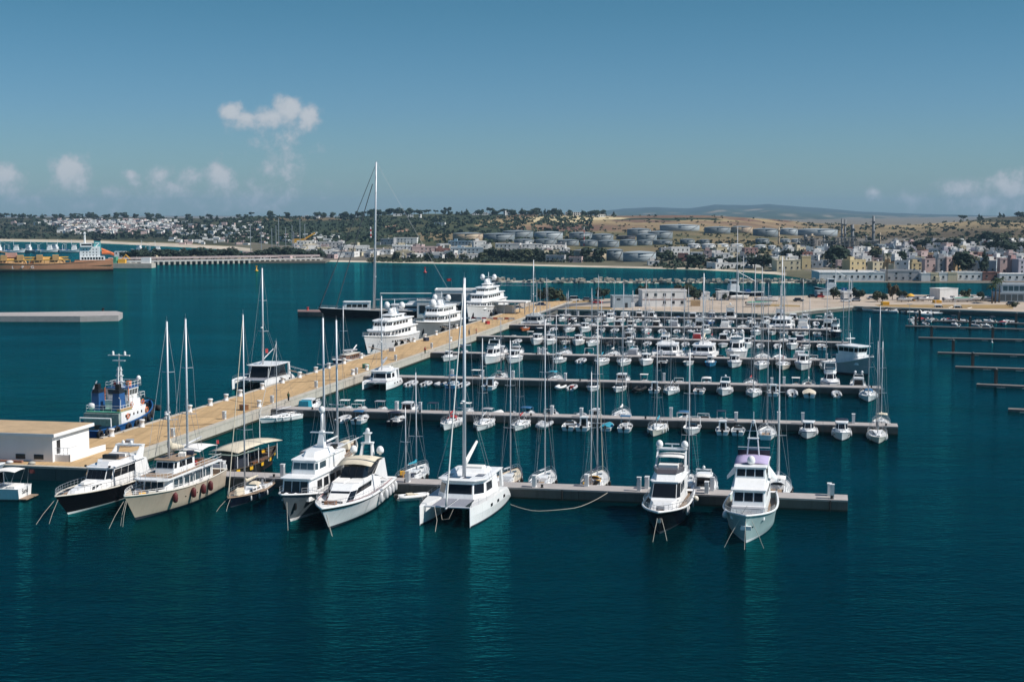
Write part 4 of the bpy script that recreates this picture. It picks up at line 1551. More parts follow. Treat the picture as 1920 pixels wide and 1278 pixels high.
# sand coloured motor sailer with two masts
Lw = len_to_p1(255, 974, .6)
L = Lw + 3.0
k = L / 25
t = thing('motor_sailer', 'sand coloured two-masted motor sailer with dark red fenders and clutter on deck', 'motor sailer', group=G_ROW1)
h = Hull(L, 6.4, 2.6, 3.5, over=3.0, tr=.80, wl=.86, full=2.5, wfull=1.8, dip=.1, draft=.5)
h.build(t, tanh, boot, None, teak, .7, .10, offwh)
hq = house(t, plan(4 * k, 17.2 * k, 4.5, 3.7, 1.0, .8), plan(4 * k, 16.8 * k, 4.4, 3.6, 1.0, .8), 1.9, 4.15, white, 'deckhouse')
for i in (0, 4):
    wins(t, hq[i], 7, .05, .95, .38, .82, .14, mat=glassb)
wins(t, hq[2], 3, .06, .94, .35, .85, .12)
# overhanging upper deck with rail
MB().prism([(2.0 * k, -2.75, 4.16), (17.8 * k, -2.3, 4.16), (18.6 * k, -1.2, 4.16), (18.6 * k, 1.2, 4.16), (17.8 * k, 2.3, 4.16), (2.0 * k, 2.75, 4.16)],
           [(2.0 * k, -2.75, 4.34), (17.8 * k, -2.3, 4.34), (18.6 * k, -1.2, 4.34), (18.6 * k, 1.2, 4.34), (17.8 * k, 2.3, 4.34), (2.0 * k, 2.75, 4.34)]).build('upper_deck', white, t)
MB().box(2.2 * k, 16.8 * k, -2.2, 2.2, 4.345, 4.38).build('deck_planking', teak, t)
rl = MB()
ps = [(2.1 * k, -2.65), (6 * k, -2.6), (10 * k, -2.5), (14 * k, -2.4), (17.7 * k, -2.2), (18.5 * k, -1.1), (18.5 * k, 1.1), (17.7 * k, 2.2), (14 * k, 2.4), (10 * k, 2.5), (6 * k, 2.6), (2.1 * k, 2.65)]
for hh in (.4, .8):
    rl.tube([(x, y, 4.34 + hh) for x, y in ps], .03, 4)
for (x0, y0), (x1, y1) in zip(ps, ps[1:]):
    for f in (0, .33, .66):
        rl.tube([(x0 + (x1 - x0) * f, y0 + (y1 - y0) * f, 4.34), (x0 + (x1 - x0) * f, y0 + (y1 - y0) * f, 5.14)], .022, 3)
rl.build('upper_rail', white, t)
wq = house(t, plan(8.5 * k, 14 * k, 3.4, 3.0, .5, .85), plan(8.5 * k, 13.6 * k, 3.3, 2.9, .5, .85), 4.36, 6.0, white, 'wheelhouse', teak, .25, .1)
wins(t, wq[2], 3, .03, .97, .42, .86, .1, name='windscreen')
for i in (0, 1, 3, 4):
    wins(t, wq[i], 2, .1, .9, .42, .86, .15)
bimini(t, 2.4 * k, 8.2 * k, 4.6, 6.35, canvw, 4.4, .35, 'awning')
for (x, y, c, nm) in ((7.2, .9, canvr, 'sunbed'), (6.0, -.9, canvr, 'sunbed'), (4.6, .6, wood, 'deck_table'), (7.4, -1.3, canvy, 'cushion'), (9.2, 1.4, canvn, 'folded_cover'), (10.5, .9, canvw, 'covered_tender')):
    MB().obox((x * k, y, 4.4 if x < 8.4 else 6.15), 1.5, .9, .45, .3).build(nm, c, t)
for (x, y, c, nm) in ((19.0, .7, offwh, 'deck_locker'), (18.6, -.9, wood, 'deck_locker'), (20.2, 0, canvy, 'coiled_rope'), (17.9, 1.5, canvw, 'covered_liferaft'), (18, -1.7, white, 'covered_liferaft')):
    MB().obox((x * k, y, 2.4), 1.1, .8, .6, .4).build(nm, c, t)
pp = MB()
for sg in (1, -1):
    for x in (2.3, 5, 8, 11, 14, 16.8):
        pp.tube([(x * k, sg * 2.6, 2.4), (x * k, sg * 2.55, 4.2)], .06, 4)
pp.build('deck_post', white, t)
for x0, top_y, nm, bc in ((12.6, 603, 'mainmast', canvc), (7.0, 598, 'mizzen_mast', None)):
    bp_ = G(255, 974) + QV * (Lw - x0 * k)
    zt_ = z_at(bp_, top_y)
    mast(t, x0 * k, 4.4, zt_, r=.17, spreaders=2, sw=1.2, shroud=2.4, deckz=4.3, rake=.008, fore=((19.5 if nm == 'mainmast' else 12.3) * k, 0, 4.6), radar=(nm == 'mainmast'), name=nm, wr=.025)
    boom(t, x0 * k, 7.2, 4.6, cover=bc, ch=.9, cw=.35, lift=-.10 if bc else .05, r=.1)
h.fenders(t, (.30, .40, .52, .70), (1,), mat=fendr, r=.34, l=1.2, k=.62)
h.ports(t, (.35, .45, .58, .66), .5, .3, .12)
h.rail(t, .55, .995, .5, white, n=10, r=.03)
lines(t, L, 2.9, ((1.2, .3), (2.6, -.9), (.8, -.2)), .03)
flag(t, .1, 1.0, 4.4, 2.2, canvr, .9)
place_bow(t, 255, 974, Lw, OUT)

# dark blue sailing yacht
Lw = len_to_p1(434, 950)
t, h = sailing_yacht(Lw + 1.2, 'dark navy sailing yacht with cream boom cover, sprayhood and furled headsail', G_ROW1, hm=navy, cover=canvc, dod=canvc, mh=24.6, furl=canvc, deckm=teak, gm=teak, boom_lift=.03)
house(t, plan(Lw * .74, Lw * .9, 1.2, .6, .5), plan(Lw * .74, Lw * .88, .9, .4, .4), h.sh(.8) - .05, h.sh(.8) + .75, canvc, 'stowed_sail_bag')
lines(t, Lw + 1.2, 1.2, ((1.8, .5), (2.2, -.8)))
place_bow(t, 434, 950, Lw)

# white pilot house trawler, dark hull
Lw = len_to_p1(545, 977)
L = Lw + 3.0
k = L / 20.8
t = thing('trawler_yacht', 'white trawler yacht with dark flared hull and two rows of wheelhouse windows', 'trawler yacht', group=G_ROW1)
h = Hull(L, 5.9, 2.1, 3.9, over=3.0, tr=.85, wl=.80, full=2.6, wfull=1.6, draft=.5, flare=1.5)
h.build(t, M('hull_slate', (.10, .13, .15), .2, var=.2, scale=.5), white, None, greyd, .75, .12, white)
q = house(t, plan(5 * k, 16.4 * k, 4.5, 3.9, .4, .92), plan(5 * k, 16.0 * k, 4.3, 3.7, .4, .92), 2.2, 4.9, white, 'deckhouse', white, .28, .12)
wins(t, q[2], 3, .04, .96, .34, .90, .10, name='windscreen')
for i in (0, 4):
    wins(t, q[i], 4, .15, .95, .4, .8, .3)
q = house(t, plan(4 * k, 13.6 * k, 4.2, 3.6, .5, .86), plan(4 * k, 13.3 * k, 4.0, 3.4, .5, .86), 5.02, 6.7, white, 'wheelhouse', white, .15, .12)
wins(t, q[2], 3, .04, .96, .38, .86, .08, mat=glassb, name='windscreen')
for i in (1, 3, 0, 4):
    win(t, q[i], .72 if i == 0 else .06, .94 if i != 4 else .28, .38, .84, mat=glassb)
house(t, plan(6 * k, 11.6 * k, 3.0, 2.4, .8, .6), plan(6.4 * k, 11.0 * k, 2.4, 2.0, .8, .6), 6.85, 7.5, white, 'flybridge')
MB().prism([(6.6 * k, -.5, 7.4), (7.6 * k, -.5, 7.4), (7.6 * k, .5, 7.4), (6.6 * k, .5, 7.4)], [(6.5 * k, -.25, 9.6), (7.1 * k, -.25, 9.6), (7.1 * k, .25, 9.6), (6.5 * k, .25, 9.6)]).build('signal_mast', white, t)
MB().tube([(6.8 * k, 0, 9.6), (6.8 * k, 0, 12)], .2, 8).build('mast_pole', white, t, True)
dome(t, 6.8 * k, 0, 11.9, .42, leg=.1)
MB().box(6.6 * k, 7.2 * k, -1.5, 1.5, 9.3, 9.42).build('radar_scanner', white, t)
MB().tube([(4.6 * k, 1.2, 7.0), (2.6 * k, 4.2, 8.4)], .08, 5).build('boat_crane', white, t)
sq = MB()
for sg in (1, -1):
    sq.prism([(4 * k, sg * 2.35, 2.2), (1.0 * k, sg * 2.35, 2.2), (1.0 * k, sg * 2.2, 2.2), (4 * k, sg * 2.2, 2.2)], [(5 * k, sg * 2.25, 5.0), (4.2 * k, sg * 2.25, 5.0), (4.2 * k, sg * 2.1, 5.0), (5 * k, sg * 2.1, 5.0)])
sq.box(.8 * k, 4.0 * k, -2.1, 2.1, 4.9, 5.02)
sq.build('aft_wing', white, t)
MB().box(16.7 * k, 17.3 * k, -1.5, 1.5, 3.0, 3.5).build('windlass_locker', navy, t)
for y in (-.7, .5):
    MB().lathe([(.3, 0), (.3, .5), (.01, .62)], 8, (17.6 * k, y, 2.9)).build('ventilator', white, t)
MB().obox((4.5 * k, .8, 6.86), 1.0, .7, .6).obox((5.4 * k, -.9, 6.86), .9, .7, .5).build('deck_gear', black, t)
an = MB()
for sg in (1, -1):
    p = h.pt(.93, .55, sg)
    an.obox((p.x, p.y + sg * .05, p.z - .5), .5, .3, .9)
an.build('anchor', black, t)
h.rail(t, .5, .86, .75, n=8, r=.03)
lines(t, L, 2.9, ((2.2, 1.6),))
place_bow(t, 545, 977, Lw)

# long white motor yacht with cream top
Lw = len_to_p1(617, 991, .2)
L = Lw + 3.2
k = L / 24.6
t = thing('motor_yacht', 'long white motor yacht with cream hardtop, twin domes and a row of white fenders', 'motor yacht', group=G_ROW1)
h = Hull(L, 6.4, 2.2, 3.1, over=3.2, tr=.92, wl=.84, full=2.7, wfull=1.7, draft=.5)
h.build(t, white, boot, blackh, deckw, .12, .16, white)
q = house(t, plan(6 * k, 19.0 * k, 4.9, 3.4, 1.6, .72), plan(6 * k, 15.2 * k, 4.3, 3.6, 1.2, .72), 2.3, 4.2, white, 'saloon')
win(t, q[2], .05, .95, .12, .52, mat=canvw, name='screen_cover')
win(t, q[2], .02, .98, .56, .66, mat=glass, name='window_band')
for i in (1, 3):
    win(t, q[i], .0, 1.0, .1, .66)
for i in (0, 4):
    win(t, q[i], .38 if i == 0 else .02, .98 if i == 0 else .62, .42, .74)
for sg in (1, -1):
    MB().prism([(8.4 * k, sg * .15, 4.2), (14.6 * k, sg * .15, 4.2), (14.4 * k, sg * 1.75, 4.2), (8.4 * k, sg * 1.95, 4.2)] if sg > 0 else [(8.4 * k, sg * 1.95, 4.2), (14.4 * k, sg * 1.75, 4.2), (14.6 * k, sg * .15, 4.2), (8.4 * k, sg * .15, 4.2)],
               [(8.4 * k, sg * .15, 4.32), (14.6 * k, sg * .15, 4.28), (14.4 * k, sg * 1.75, 4.26), (8.4 * k, sg * 1.95, 4.3)] if sg > 0 else [(8.4 * k, sg * 1.95, 4.3), (14.4 * k, sg * 1.75, 4.26), (14.6 * k, sg * .15, 4.28), (8.4 * k, sg * .15, 4.32)]).build('sunpad', canvw, t)
u = house(t, plan(4.4 * k, 11.6 * k, 4.3, 3.6, 1.2, .8), plan(4.4 * k, 10.2 * k, 4.1, 3.3, 1.0, .8), 4.25, 5.55, glass, 'upper_windscreen')
for f in (.33, .66):
    win(t, u[2], f - .01, f + .01, 0, 1, mat=black, name='mullion')
MB().prism([(1.8 * k, -2.3, 2.3), (8.0 * k, -2.25, 4.2), (5.0 * k, -2.2, 5.5), (3.2 * k, -2.2, 5.5)], [(1.8 * k, -2.1, 2.3), (8.0 * k, -2.05, 4.2), (5.0 * k, -2.0, 5.5), (3.2 * k, -2.0, 5.5)]).mirror_y().build('side_wing', white, t)
bimini(t, 3.9 * k, 10.3 * k, 4.5, 5.6, canvc, 5.5, .55, 'hardtop', False)
MB().tube([(7.2 * k, -2.25, 5.6), (7.2 * k, -1.2, 6.22), (7.2 * k, 1.2, 6.22), (7.2 * k, 2.25, 5.6)], .05, 4).build('hardtop_bow', steel, t)
ms = MB()
for sg in (1, -1):
    ms.prism([(3.4 * k, sg * .9, 5.9), (4.4 * k, sg * .9, 5.9), (4.4 * k, sg * .65, 5.9), (3.4 * k, sg * .65, 5.9)], [(3.2 * k, sg * .7, 7.5), (3.9 * k, sg * .7, 7.5), (3.9 * k, sg * .5, 7.5), (3.2 * k, sg * .5, 7.5)])
ms.box(3.1 * k, 4.0 * k, -.8, .8, 7.4, 7.6).box(3.2 * k, 3.8 * k, -.3, .3, 7.6, 8.7).box(3.0 * k, 4.0 * k, -.5, .5, 8.7, 8.85)
ms.build('radar_mast', white, t)
dome(t, 3.5 * k, 0, 8.8, .3, leg=.1)
for y in (-1.8, 1.8):
    dome(t, 3.9 * k, y, 6.0, .5, leg=.2)
MB().box(19.8 * k, 20.6 * k, -.9, .5, 2.55, 3.1).build('teak_seat_back', wood, t)
MB().prism([(20.0 * k, -.6, 2.62), (22 * k, -.25, 2.66), (22 * k, .25, 2.66), (20.0 * k, .6, 2.62)], [(20.0 * k, -.6, 2.7), (22 * k, -.25, 2.74), (22 * k, .25, 2.74), (20.0 * k, .6, 2.7)]).build('teak_bow_deck', teak, t)
MB().tube([(19.2 * k, 1.0, 2.75), (19.3 * k, -1.6, 2.75)], .14, 6).build('stowed_passerelle', black, t)
h.rail(t, .30, .96, .75, steel, n=16, r=.025)
g = MB()
for sg in (1, -1):
    g.tube([h.pt(f / 20, 1, sg) + Vector((0, -sg * .25, .22)) for f in range(1, 17)], .05, 4)
g.build('rubbing_rail', M('rail_rose', (.40, .20, .20), .5), t)
h.fenders(t, (.04, .12, .20, .28, .40), (1,), r=.30, l=1.2, k=.58)
h.fenders(t, (.15, .3), (-1,), r=.26, l=1.1, k=.58)
lines(t, L, 2.3, ((.5, 1.4), (.9, 1.6)))
flag(t, .2, -1.4, 2.5, 1.6, canvr, .8)
place_bow(t, 617, 991, Lw, OUT + R(3.5))

# catamaran
bl_, br_ = G(787, 986), G(890, 989)
bc_ = (bl_ + br_) / 2
Lw = PB[1] - .6 - toAB(bc_)[1]
t, fz = catamaran(Lw, 'white sailing catamaran with solar panels and dark wraparound saloon windows', G_ROW1, B=(br_ - bl_).length + 1.9, mh=z_at(bc_ + QV * Lw * .52, 521), cover=canvw, furl=canvw, boom_lift=.35)
place(t, bc_ + QV * Lw, OUT - R(1.0))
MB().tube([(Lw * .935, .9, fz), (Lw * .97, .4, .9), (Lw * .98, -.4, .8), (Lw * .935, -.9, fz)], .03, 4).tube([(Lw * .935, -1.6, fz), (Lw + 1.2, -.6, 1.0), (Lw + 3.2, -.3, -.2)], .03, 4).build('mooring_line', ropem, t)

# black hulled flybridge yacht
Lw = len_to_p1(1237, 1000, .6)
L = Lw + 2.2
k = L / 20
t = thing('motor_yacht', 'black hulled flybridge yacht with white superstructure and two radar domes', 'motor yacht', group=G_ROW1)
h = Hull(L, 5.7, 2.1, 3.0, over=2.2, tr=.9, wl=.82, full=2.7, wfull=1.7, draft=.5)
h.build(t, blackh, boot, None, teak, .35, .15, white)
q = house(t, plan(4 * k, 16.2 * k, 4.1, 3.4, 1.2, .75), plan(4 * k, 15.2 * k, 3.9, 3.0, 1.2, .75), 2.3, 3.6, white, 'fore_trunk', zt1=3.3)
q = house(t, plan(4 * k, 13.6 * k, 4.1, 3.8, .9, .8), plan(4 * k, 11.6 * k, 3.9, 3.5, .8, .8), 3.3, 5.1, white, 'saloon', white, .18, .1)
win(t, q[2], .02, .98, .12, .92, name='windscreen')
for i in (1, 3):
    win(t, q[i], .02, .98, .12, .92)
for i in (0, 4):
    wins(t, q[i], 2, .45 if i == 0 else .05, .95 if i == 0 else .55, .3, .85, .1)
q = house(t, plan(3.4 * k, 11.4 * k, 3.9, 3.3, 1.2, .7), plan(3.4 * k, 10.2 * k, 4.0, 3.4, 1.2, .7), 5.2, 5.95, white, 'flybridge')
house(t, plan(7.6 * k, 10.4 * k, 3.9, 3.2, 1.1, .75), plan(7.4 * k, 10.0 * k, 3.9, 3.3, 1.1, .75), 5.95, 6.4, M('smoked_screen', (.10, .09, .10), .2), 'flybridge_screen')
MB().box(4.0 * k, 7.2 * k, -1.5, 1.5, 5.96, 6.02).build('flybridge_sole', teak, t)
MB().box(7.2 * k, 8.6 * k, -1.2, 1.2, 5.96, 6.75).build('flybridge_seat', canvw, t)
MB().box(4.4 * k, 5.2 * k, -1.5, 1.5, 5.96, 6.4).build('flybridge_seat', canvw, t)
MB().box(6.0 * k, 6.8 * k, -1.0, 1.0, 5.96, 6.5).build('flybridge_table', wood, t)
ar = MB()
for sg in (1, -1):
    ar.prism([(5.0 * k, sg * 2.0, 5.2), (6.4 * k, sg * 2.0, 5.2), (6.4 * k, sg * 1.8, 5.2), (5.0 * k, sg * 1.8, 5.2)], [(3.4 * k, sg * 1.85, 8.0), (4.2 * k, sg * 1.85, 8.0), (4.2 * k, sg * 1.65, 8.0), (3.4 * k, sg * 1.65, 8.0)])
ar.box(3.2 * k, 4.4 * k, -1.9, 1.9, 7.95, 8.15)
ar.build('radar_arch', white, t)
bimini(t, 1.8 * k, 5.6 * k, 3.3, 7.2, canvw, 6.0, .2, 'bimini')
for y in (-1.6, 1.6):
    dome(t, 3.8 * k, y, 8.1, .46, leg=.15)
MB().box(3.6 * k, 3.9 * k, -.9, .9, 8.6, 8.72).tube([(3.75 * k, 0, 8.1), (3.75 * k, 0, 8.65)], .1, 5).build('radar_scanner', white, t)
h.rail(t, .45, .995, .75, n=12, r=.03)
h.rail(t, .05, .42, .7, n=6, r=.03)
h.fenders(t, (.28, .55, .60), (1,), r=.16, l=1.0, k=.7)
MB().ball((0, 0, 0), .42, 10).build('ball_fender', offwh, t, True, h.pt(.12, .7, 1) + Vector((0, .4, 0)))
an = MB().obox((L - 1.1, 0, 1.6), .7, .5, .5).tube([(L - .3, 0, 2.9), (L - 1.0, 0, 1.8)], .06, 4)
an.build('anchor', steel, t)
MB().tube([(17.0 * k, -.9, 2.8), (17.2 * k, -.9, 3.7)], .05, 4).box(16.9 * k, 17.6 * k, -.5, .5, 2.75, 3.15).build('windlass', steel, t)
lines(t, L, 2.2, ((1.5, 1.3), (2.6, -.3)), .03)
place_bow(t, 1237, 1000, Lw)

# pale teal trawler yacht at the end
Lw = len_to_p1(1399, 1017, .6)
L = Lw + 1.8
k = L / 22
t = thing('trawler_yacht', 'pale teal hulled trawler yacht with two rows of three windows and lilac canopy', 'trawler yacht', group=G_ROW1)
h = Hull(L, 6.4, 2.3, 3.5, over=1.8, tr=.85, wl=.86, full=3.0, wfull=2.0, draft=.5, flare=1.4)
h.build(t, tealh, white, None, teak, .75, .14, white)
q = house(t, plan(4 * k, 18.2 * k, 4.3, 4.0, .3, .95), plan(4 * k, 18.0 * k, 4.2, 3.9, .3, .95), 2.3, 3.5, white, 'fore_trunk')
MB().prism([(17.0 * k, -1.95, 3.5), (18.0 * k, -1.85, 3.5), (18.0 * k, 1.85, 3.5), (17.0 * k, 1.95, 3.5)], [(17.0 * k, -1.9, 3.62), (18.0 * k, -1.8, 3.58), (18.0 * k, 1.8, 3.58), (17.0 * k, 1.9, 3.62)]).build('foredeck_cushion', canvg, t)
q = house(t, plan(4 * k, 16.0 * k, 4.2, 3.9, .3, .95), plan(4 * k, 15.5 * k, 4.1, 3.8, .3, .95), 3.5, 5.2, white, 'deckhouse', white, .22, .12)
wins(t, q[2], 3, .03, .97, .30, .88, .12, name='windscreen')
for i in (0, 4):
    wins(t, q[i], 3, .25, .95, .3, .8, .3)
q = house(t, plan(4 * k, 14.6 * k, 4.1, 3.8, .3, .95), plan(4 * k, 12.6 * k, 3.9, 3.7, .3, .95), 5.32, 6.2, white, 'brow')
q = house(t, plan(4 * k, 12.6 * k, 3.9, 3.7, .3, .95), plan(4 * k, 12.2 * k, 3.8, 3.6, .3, .95), 6.2, 7.4, white, 'wheelhouse', white, .18, .12)
wins(t, q[2], 3, .03, .97, .20, .86, .12, name='windscreen')
for i in (0, 4):
    wins(t, q[i], 2, .5 if i == 0 else .05, .95 if i == 0 else .5, .25, .85, .2)
for sg in (1, -1):
    MB().prism([(7.2 * k, sg * 2.0, 6.2), (9.6 * k, sg * 2.0, 6.2), (8.6 * k, sg * 3.0, 5.3), (7.2 * k, sg * 3.1, 5.3)], [(7.2 * k, sg * 2.0, 7.0), (9.4 * k, sg * 2.0, 7.0), (8.6 * k, sg * 3.0, 5.5), (7.2 * k, sg * 3.1, 5.5)]).build('bridge_wing', white, t)
bimini(t, 4.2 * k, 10.6 * k, 4.0, 7.62, canvl, 7.5, .3, 'lilac_canopy', False)
dome(t, 10.9 * k, 0, 7.6, .5, leg=.1)
rq = MB().box(3.6 * k, 4.0 * k, -2.0, 2.0, 7.5, 8.3)
rq.build('aft_coaming', navy, t)
rl = MB().tube([(3.8 * k, -2.0, 8.6), (3.8 * k, 2.0, 8.6)], .05, 4)
rl.build('coaming_rail', white, t)
ms = MB()
for sg in (1, -1):
    ms.tube([(6.0 * k, sg * .75, 7.7), (6.0 * k, sg * .5, 10.6)], .09, 5)
    ms.tube([(6.0 * k, sg * .5, 10.6), (6.0 * k, sg * .2, 12.0)], .06, 5)
for z in (8.8, 10.0, 11.0):
    ms.tube([(6.0 * k, -.65, z), (6.0 * k, .65, z)], .05, 4)
ms.box(5.6 * k, 6.4 * k, -.7, .7, 10.0, 10.12).tube([(6 * k, -1.5, 11.0), (6 * k, 1.5, 11.0)], .03, 4).tube([(6 * k, 0, 11.6), (6 * k, 0, 13.4)], .05, 4).lathe([(.01, 0), (.22, .1), (.22, .4), (.01, .5)], 8, (6 * k, 0, 11.9))
ms.build('lattice_mast', white, t)
h.rail(t, .62, .96, .55, n=8, r=.03)
h.ports(t, (.94,), .52, .3, .16)
MB().obox((L - .7, 0, 1.75), .5, 1.2, .45).build('anchor', white, t)
MB().lathe([(.01, 0), (.3, .1), (.36, .4), (.25, .8), (.01, 1.0)], 8).build('ball_fender', fendw, t, True, h.pt(.78, .8, -1) + Vector((.1, -.4, -.3)))
MB().box(19.3 * k, 20.4 * k, -.5, .5, 2.8, 3.3).tube([(19.6 * k, -.8, 2.8), (19.8 * k, 0, 4.2), (19.6 * k, .8, 2.8)], .05, 4).build('windlass', greyd, t)
lines(t, L, 2.9, ((.8, 2.2), (1.8, 0), (1.2, -2.4)), .03)
place_bow(t, 1399, 1017, Lw)

# stern of a cruiser at the left edge
t, h = motor_cruiser(15, 'white cruiser seen from its stern with swim platform and dark flag', G_ROW1, bim=canvw, arch=True, name='motor_yacht', cat='motor yacht')
lettering('Sand', t, black, .95, (-.02, 0, 1.05), (R(90), 0, R(-90)), 'stern_name')
flag(t, .2, -1.2, 1.6, 2.2, M('flag_maroon', (.10, .02, .02), .8), .9)
place(t, G(47, 934), QA + R(95))
# tender between the yachts
t, _ = rib(4.2, 'small white dinghy with tan seats between the long white yacht and the catamaran', G_ROW1, tube_m=white, console=False, outb=True, gear=canvc)
place(t, G(746, 938), QA - R(55))

# ------------------------------------------------------------------ far side of the nearest pontoon
FAR1 = PB[1] + PW
t = thing('tour_boat', 'black and yellow wooden tour boat under a cream canvas canopy', 'tour boat', group=G_ROW1)
L = 17
h = Hull(L, 5.0, 1.5, 2.5, over=1.4, tr=.72, wl=.85, full=2.2, wfull=1.7, dip=.15)
h.build(t, M('hull_tar', (.02, .018, .016), .5, var=.3), bootr, None, M('deck_dark_wood', (.09, .06, .045), .7), .5, .12, M('gunwale_dark', (.05, .035, .02), .6))
for i in range(9):
    f = .12 + i * .095
    for sg in (1, -1):
        p = h.pt(f, .80, sg)
        if i % 2 == 0:
            MB().obox((p.x, p.y + sg * .05, p.z - .3), .8, .12, .62, math.atan2(h.pt(f + .03, .8, sg).y - p.y, .03 * L)).build('yellow_panel', yellowp, t)
pf = MB()
for x in (2, 5, 8, 11, 13.6):
    for y in (-2, 2):
        pf.tube([(x, y, 1.2), (x, y, 3.7)], .06, 4)
pf.build('canopy_post', white, t)
bimini(t, 1.6, 14.6, 4.8, 3.85, canvc, 1.5, .45, 'canopy', False)
MB().box(1.0, 8.0, -2.2, 2.2, 3.45, 3.55).build('awning_roof', M('awning_green', (.22, .28, .24), .7), t)
house(t, plan(2.5, 6.5, 3.0, 2.8, .3, .9), plan(2.5, 6.4, 2.9, 2.7, .3, .9), 1.1, 3.1, M('cabin_dark', (.03, .035, .05), .5), 'cabin')
MB().box(7, 12, -1.7, -1.2, 1.1, 1.6).box(7, 12, 1.2, 1.7, 1.1, 1.6).build('bench', wood, t)
MB().box(.4, .6, -1.1, 1.1, 1.4, 2.3).build('stern_sign', white, t)
MB().tube([(12, 0, 4.2), (12, 0, 7.5)], .05, 4).build('pole_mast', white, t)
p = col_at_b(452, FAR1 + 9)
place(t, p - QV * 8.5, QA - R(8))
# grey schooner
L = 23
t = thing('schooner', 'two-masted schooner with dark hull, grey deck covers and white booms', 'schooner', group=G_ROW1)
h = Hull(L, 5.6, 2.0, 2.7, over=2.2, tr=.7, wl=.85, full=2.1, wfull=1.6, dip=.2)
h.build(t, blackh, bootr, offwh, teak, .35, .12, offwh)
h.rail(t, .02, .98, .8, n=12, r=.03)
q = house(t, plan(3, 10.5, 3.8, 3.4, .6, .8), plan(3, 10.2, 3.6, 3.2, .6, .8), 1.7, 3.7, canvg, 'covered_deckhouse')
MB().prism([(2.6, -2.2, 3.75), (11, -2.0, 3.75), (11, 2.0, 3.75), (2.6, 2.2, 3.75)], [(2.6, -1.9, 4.05), (11, -1.7, 4.1), (11, 1.7, 4.1), (2.6, 1.9, 4.05)]).build('awning', canvg, t)
q = house(t, plan(11.5, 15, 2.6, 2.2, .5), plan(11.5, 14.9, 2.4, 2.0, .5), 1.9, 2.7, white, 'coachroof')
house(t, plan(16.2, 19.4, 2.0, 1.3, .9), plan(16.6, 19.0, 1.2, .8, .6), 2.2, 3.3, canvc, 'covered_tender')
h.fenders(t, (.2, .27, .34, .41), (-1,), r=.28, l=1.2, k=.72)
place(t, col_at_b(627, FAR1 + 13) - QV * 11.5, QA + R(1))
for x0, ty, nm in ((7.5, 596, 'mainmast'), (13.8, 600, 'foremast')):
    zt_ = z_at(Vector(t.location) + QV * x0, ty)
    mast(t, x0, 2.6, zt_, r=.19, spreaders=2, sw=1.2, shroud=2.3, deckz=2.2, rake=.004, name=nm, wr=.02, fore=((13.7, 0, 2.8) if nm == 'mainmast' else (22, 0, 2.9)))
    boom(t, x0, 4.6, 5.2, mat=white, lift=.0, r=.17)
flag(t, .4, -1.5, 2.4, 1.9, canvr, 1.0)
FS = [
    (778, dict(L=12.5, label='white sailing yacht with teal sail cover and dark stern clutter behind the dinghy', cover=canvt, mh=z_at(col_at_b(785, FAR1 + 7), 700), two=True, stern_gear=1), QA, 0),
    (955, dict(L=12, label='cream sailing yacht with bare white boom and tan deck tarpaulin', hm=offwh, deckm=canvc, mh=z_at(col_at_b(958, FAR1 + 6), 640), gm=wood), QA, 0),
    (1020, dict(L=11.5, label='white sailing yacht with folded boom, black fenders, beside the catamaran mooring rope', cover=None, mh=z_at(col_at_b(1027, FAR1 + 6), 600), furl=canvn), QA, 0),
    (1118, dict(L=12.5, label='cluttered sailing yacht draped with yellow cloth and dark sail cover', hm=offwh, cover=canvn, dod=canvy, mh=z_at(col_at_b(1125, FAR1 + 6), 605), two=True, furl=canvc), QA, 0),
    (1290, dict(L=12, label='white sailing yacht behind the black flybridge yacht with dark sail cover', cover=canvg, mh=z_at(col_at_b(1289, FAR1 + 7), 655), furl=canvn), QA, 0),
    (1458, dict(L=13, label='white sailing yacht with grey sail cover and sprayhood at the pontoon end', cover=canvg, dod=canvg, bim=canvw, mh=z_at(col_at_b(1466, FAR1 + 7), 650), furl=canvw), QA, 0),
]
for x, kw, hd, _ in FS:
    L_, lab = kw.pop('L'), kw.pop('label')
    sg_ = kw.pop('stern_gear', None)
    t, h = sailing_yacht(L_, lab, G_ROW1, **kw)
    place(t, col_at_b(x, FAR1 + .9 + L_ / 2) - QV * (L_ / 2), hd)
    if 'yellow' in lab or sg_:
        for j in range(5):
            MB().obox((1.0 + j * .7, (-1) ** j * .7, h.sh(.15)), .8, .6, .5 + .2 * (j % 3), j).build('deck_gear', (canvy, black, wood, canvy, canvg)[j] if 'yellow' in lab else (black, canvn, canvy, black, wood)[j], t)
    h.fenders(t, (.3, .5), (-1,), mat=black, r=.22, l=.7)
t, h = motor_cruiser(10, 'white motor cruiser with tall arch behind the black flybridge yacht', G_ROW1, bim=canvw)
place(t, col_at_b(1322, FAR1 + 6) - QV * 5, QA)

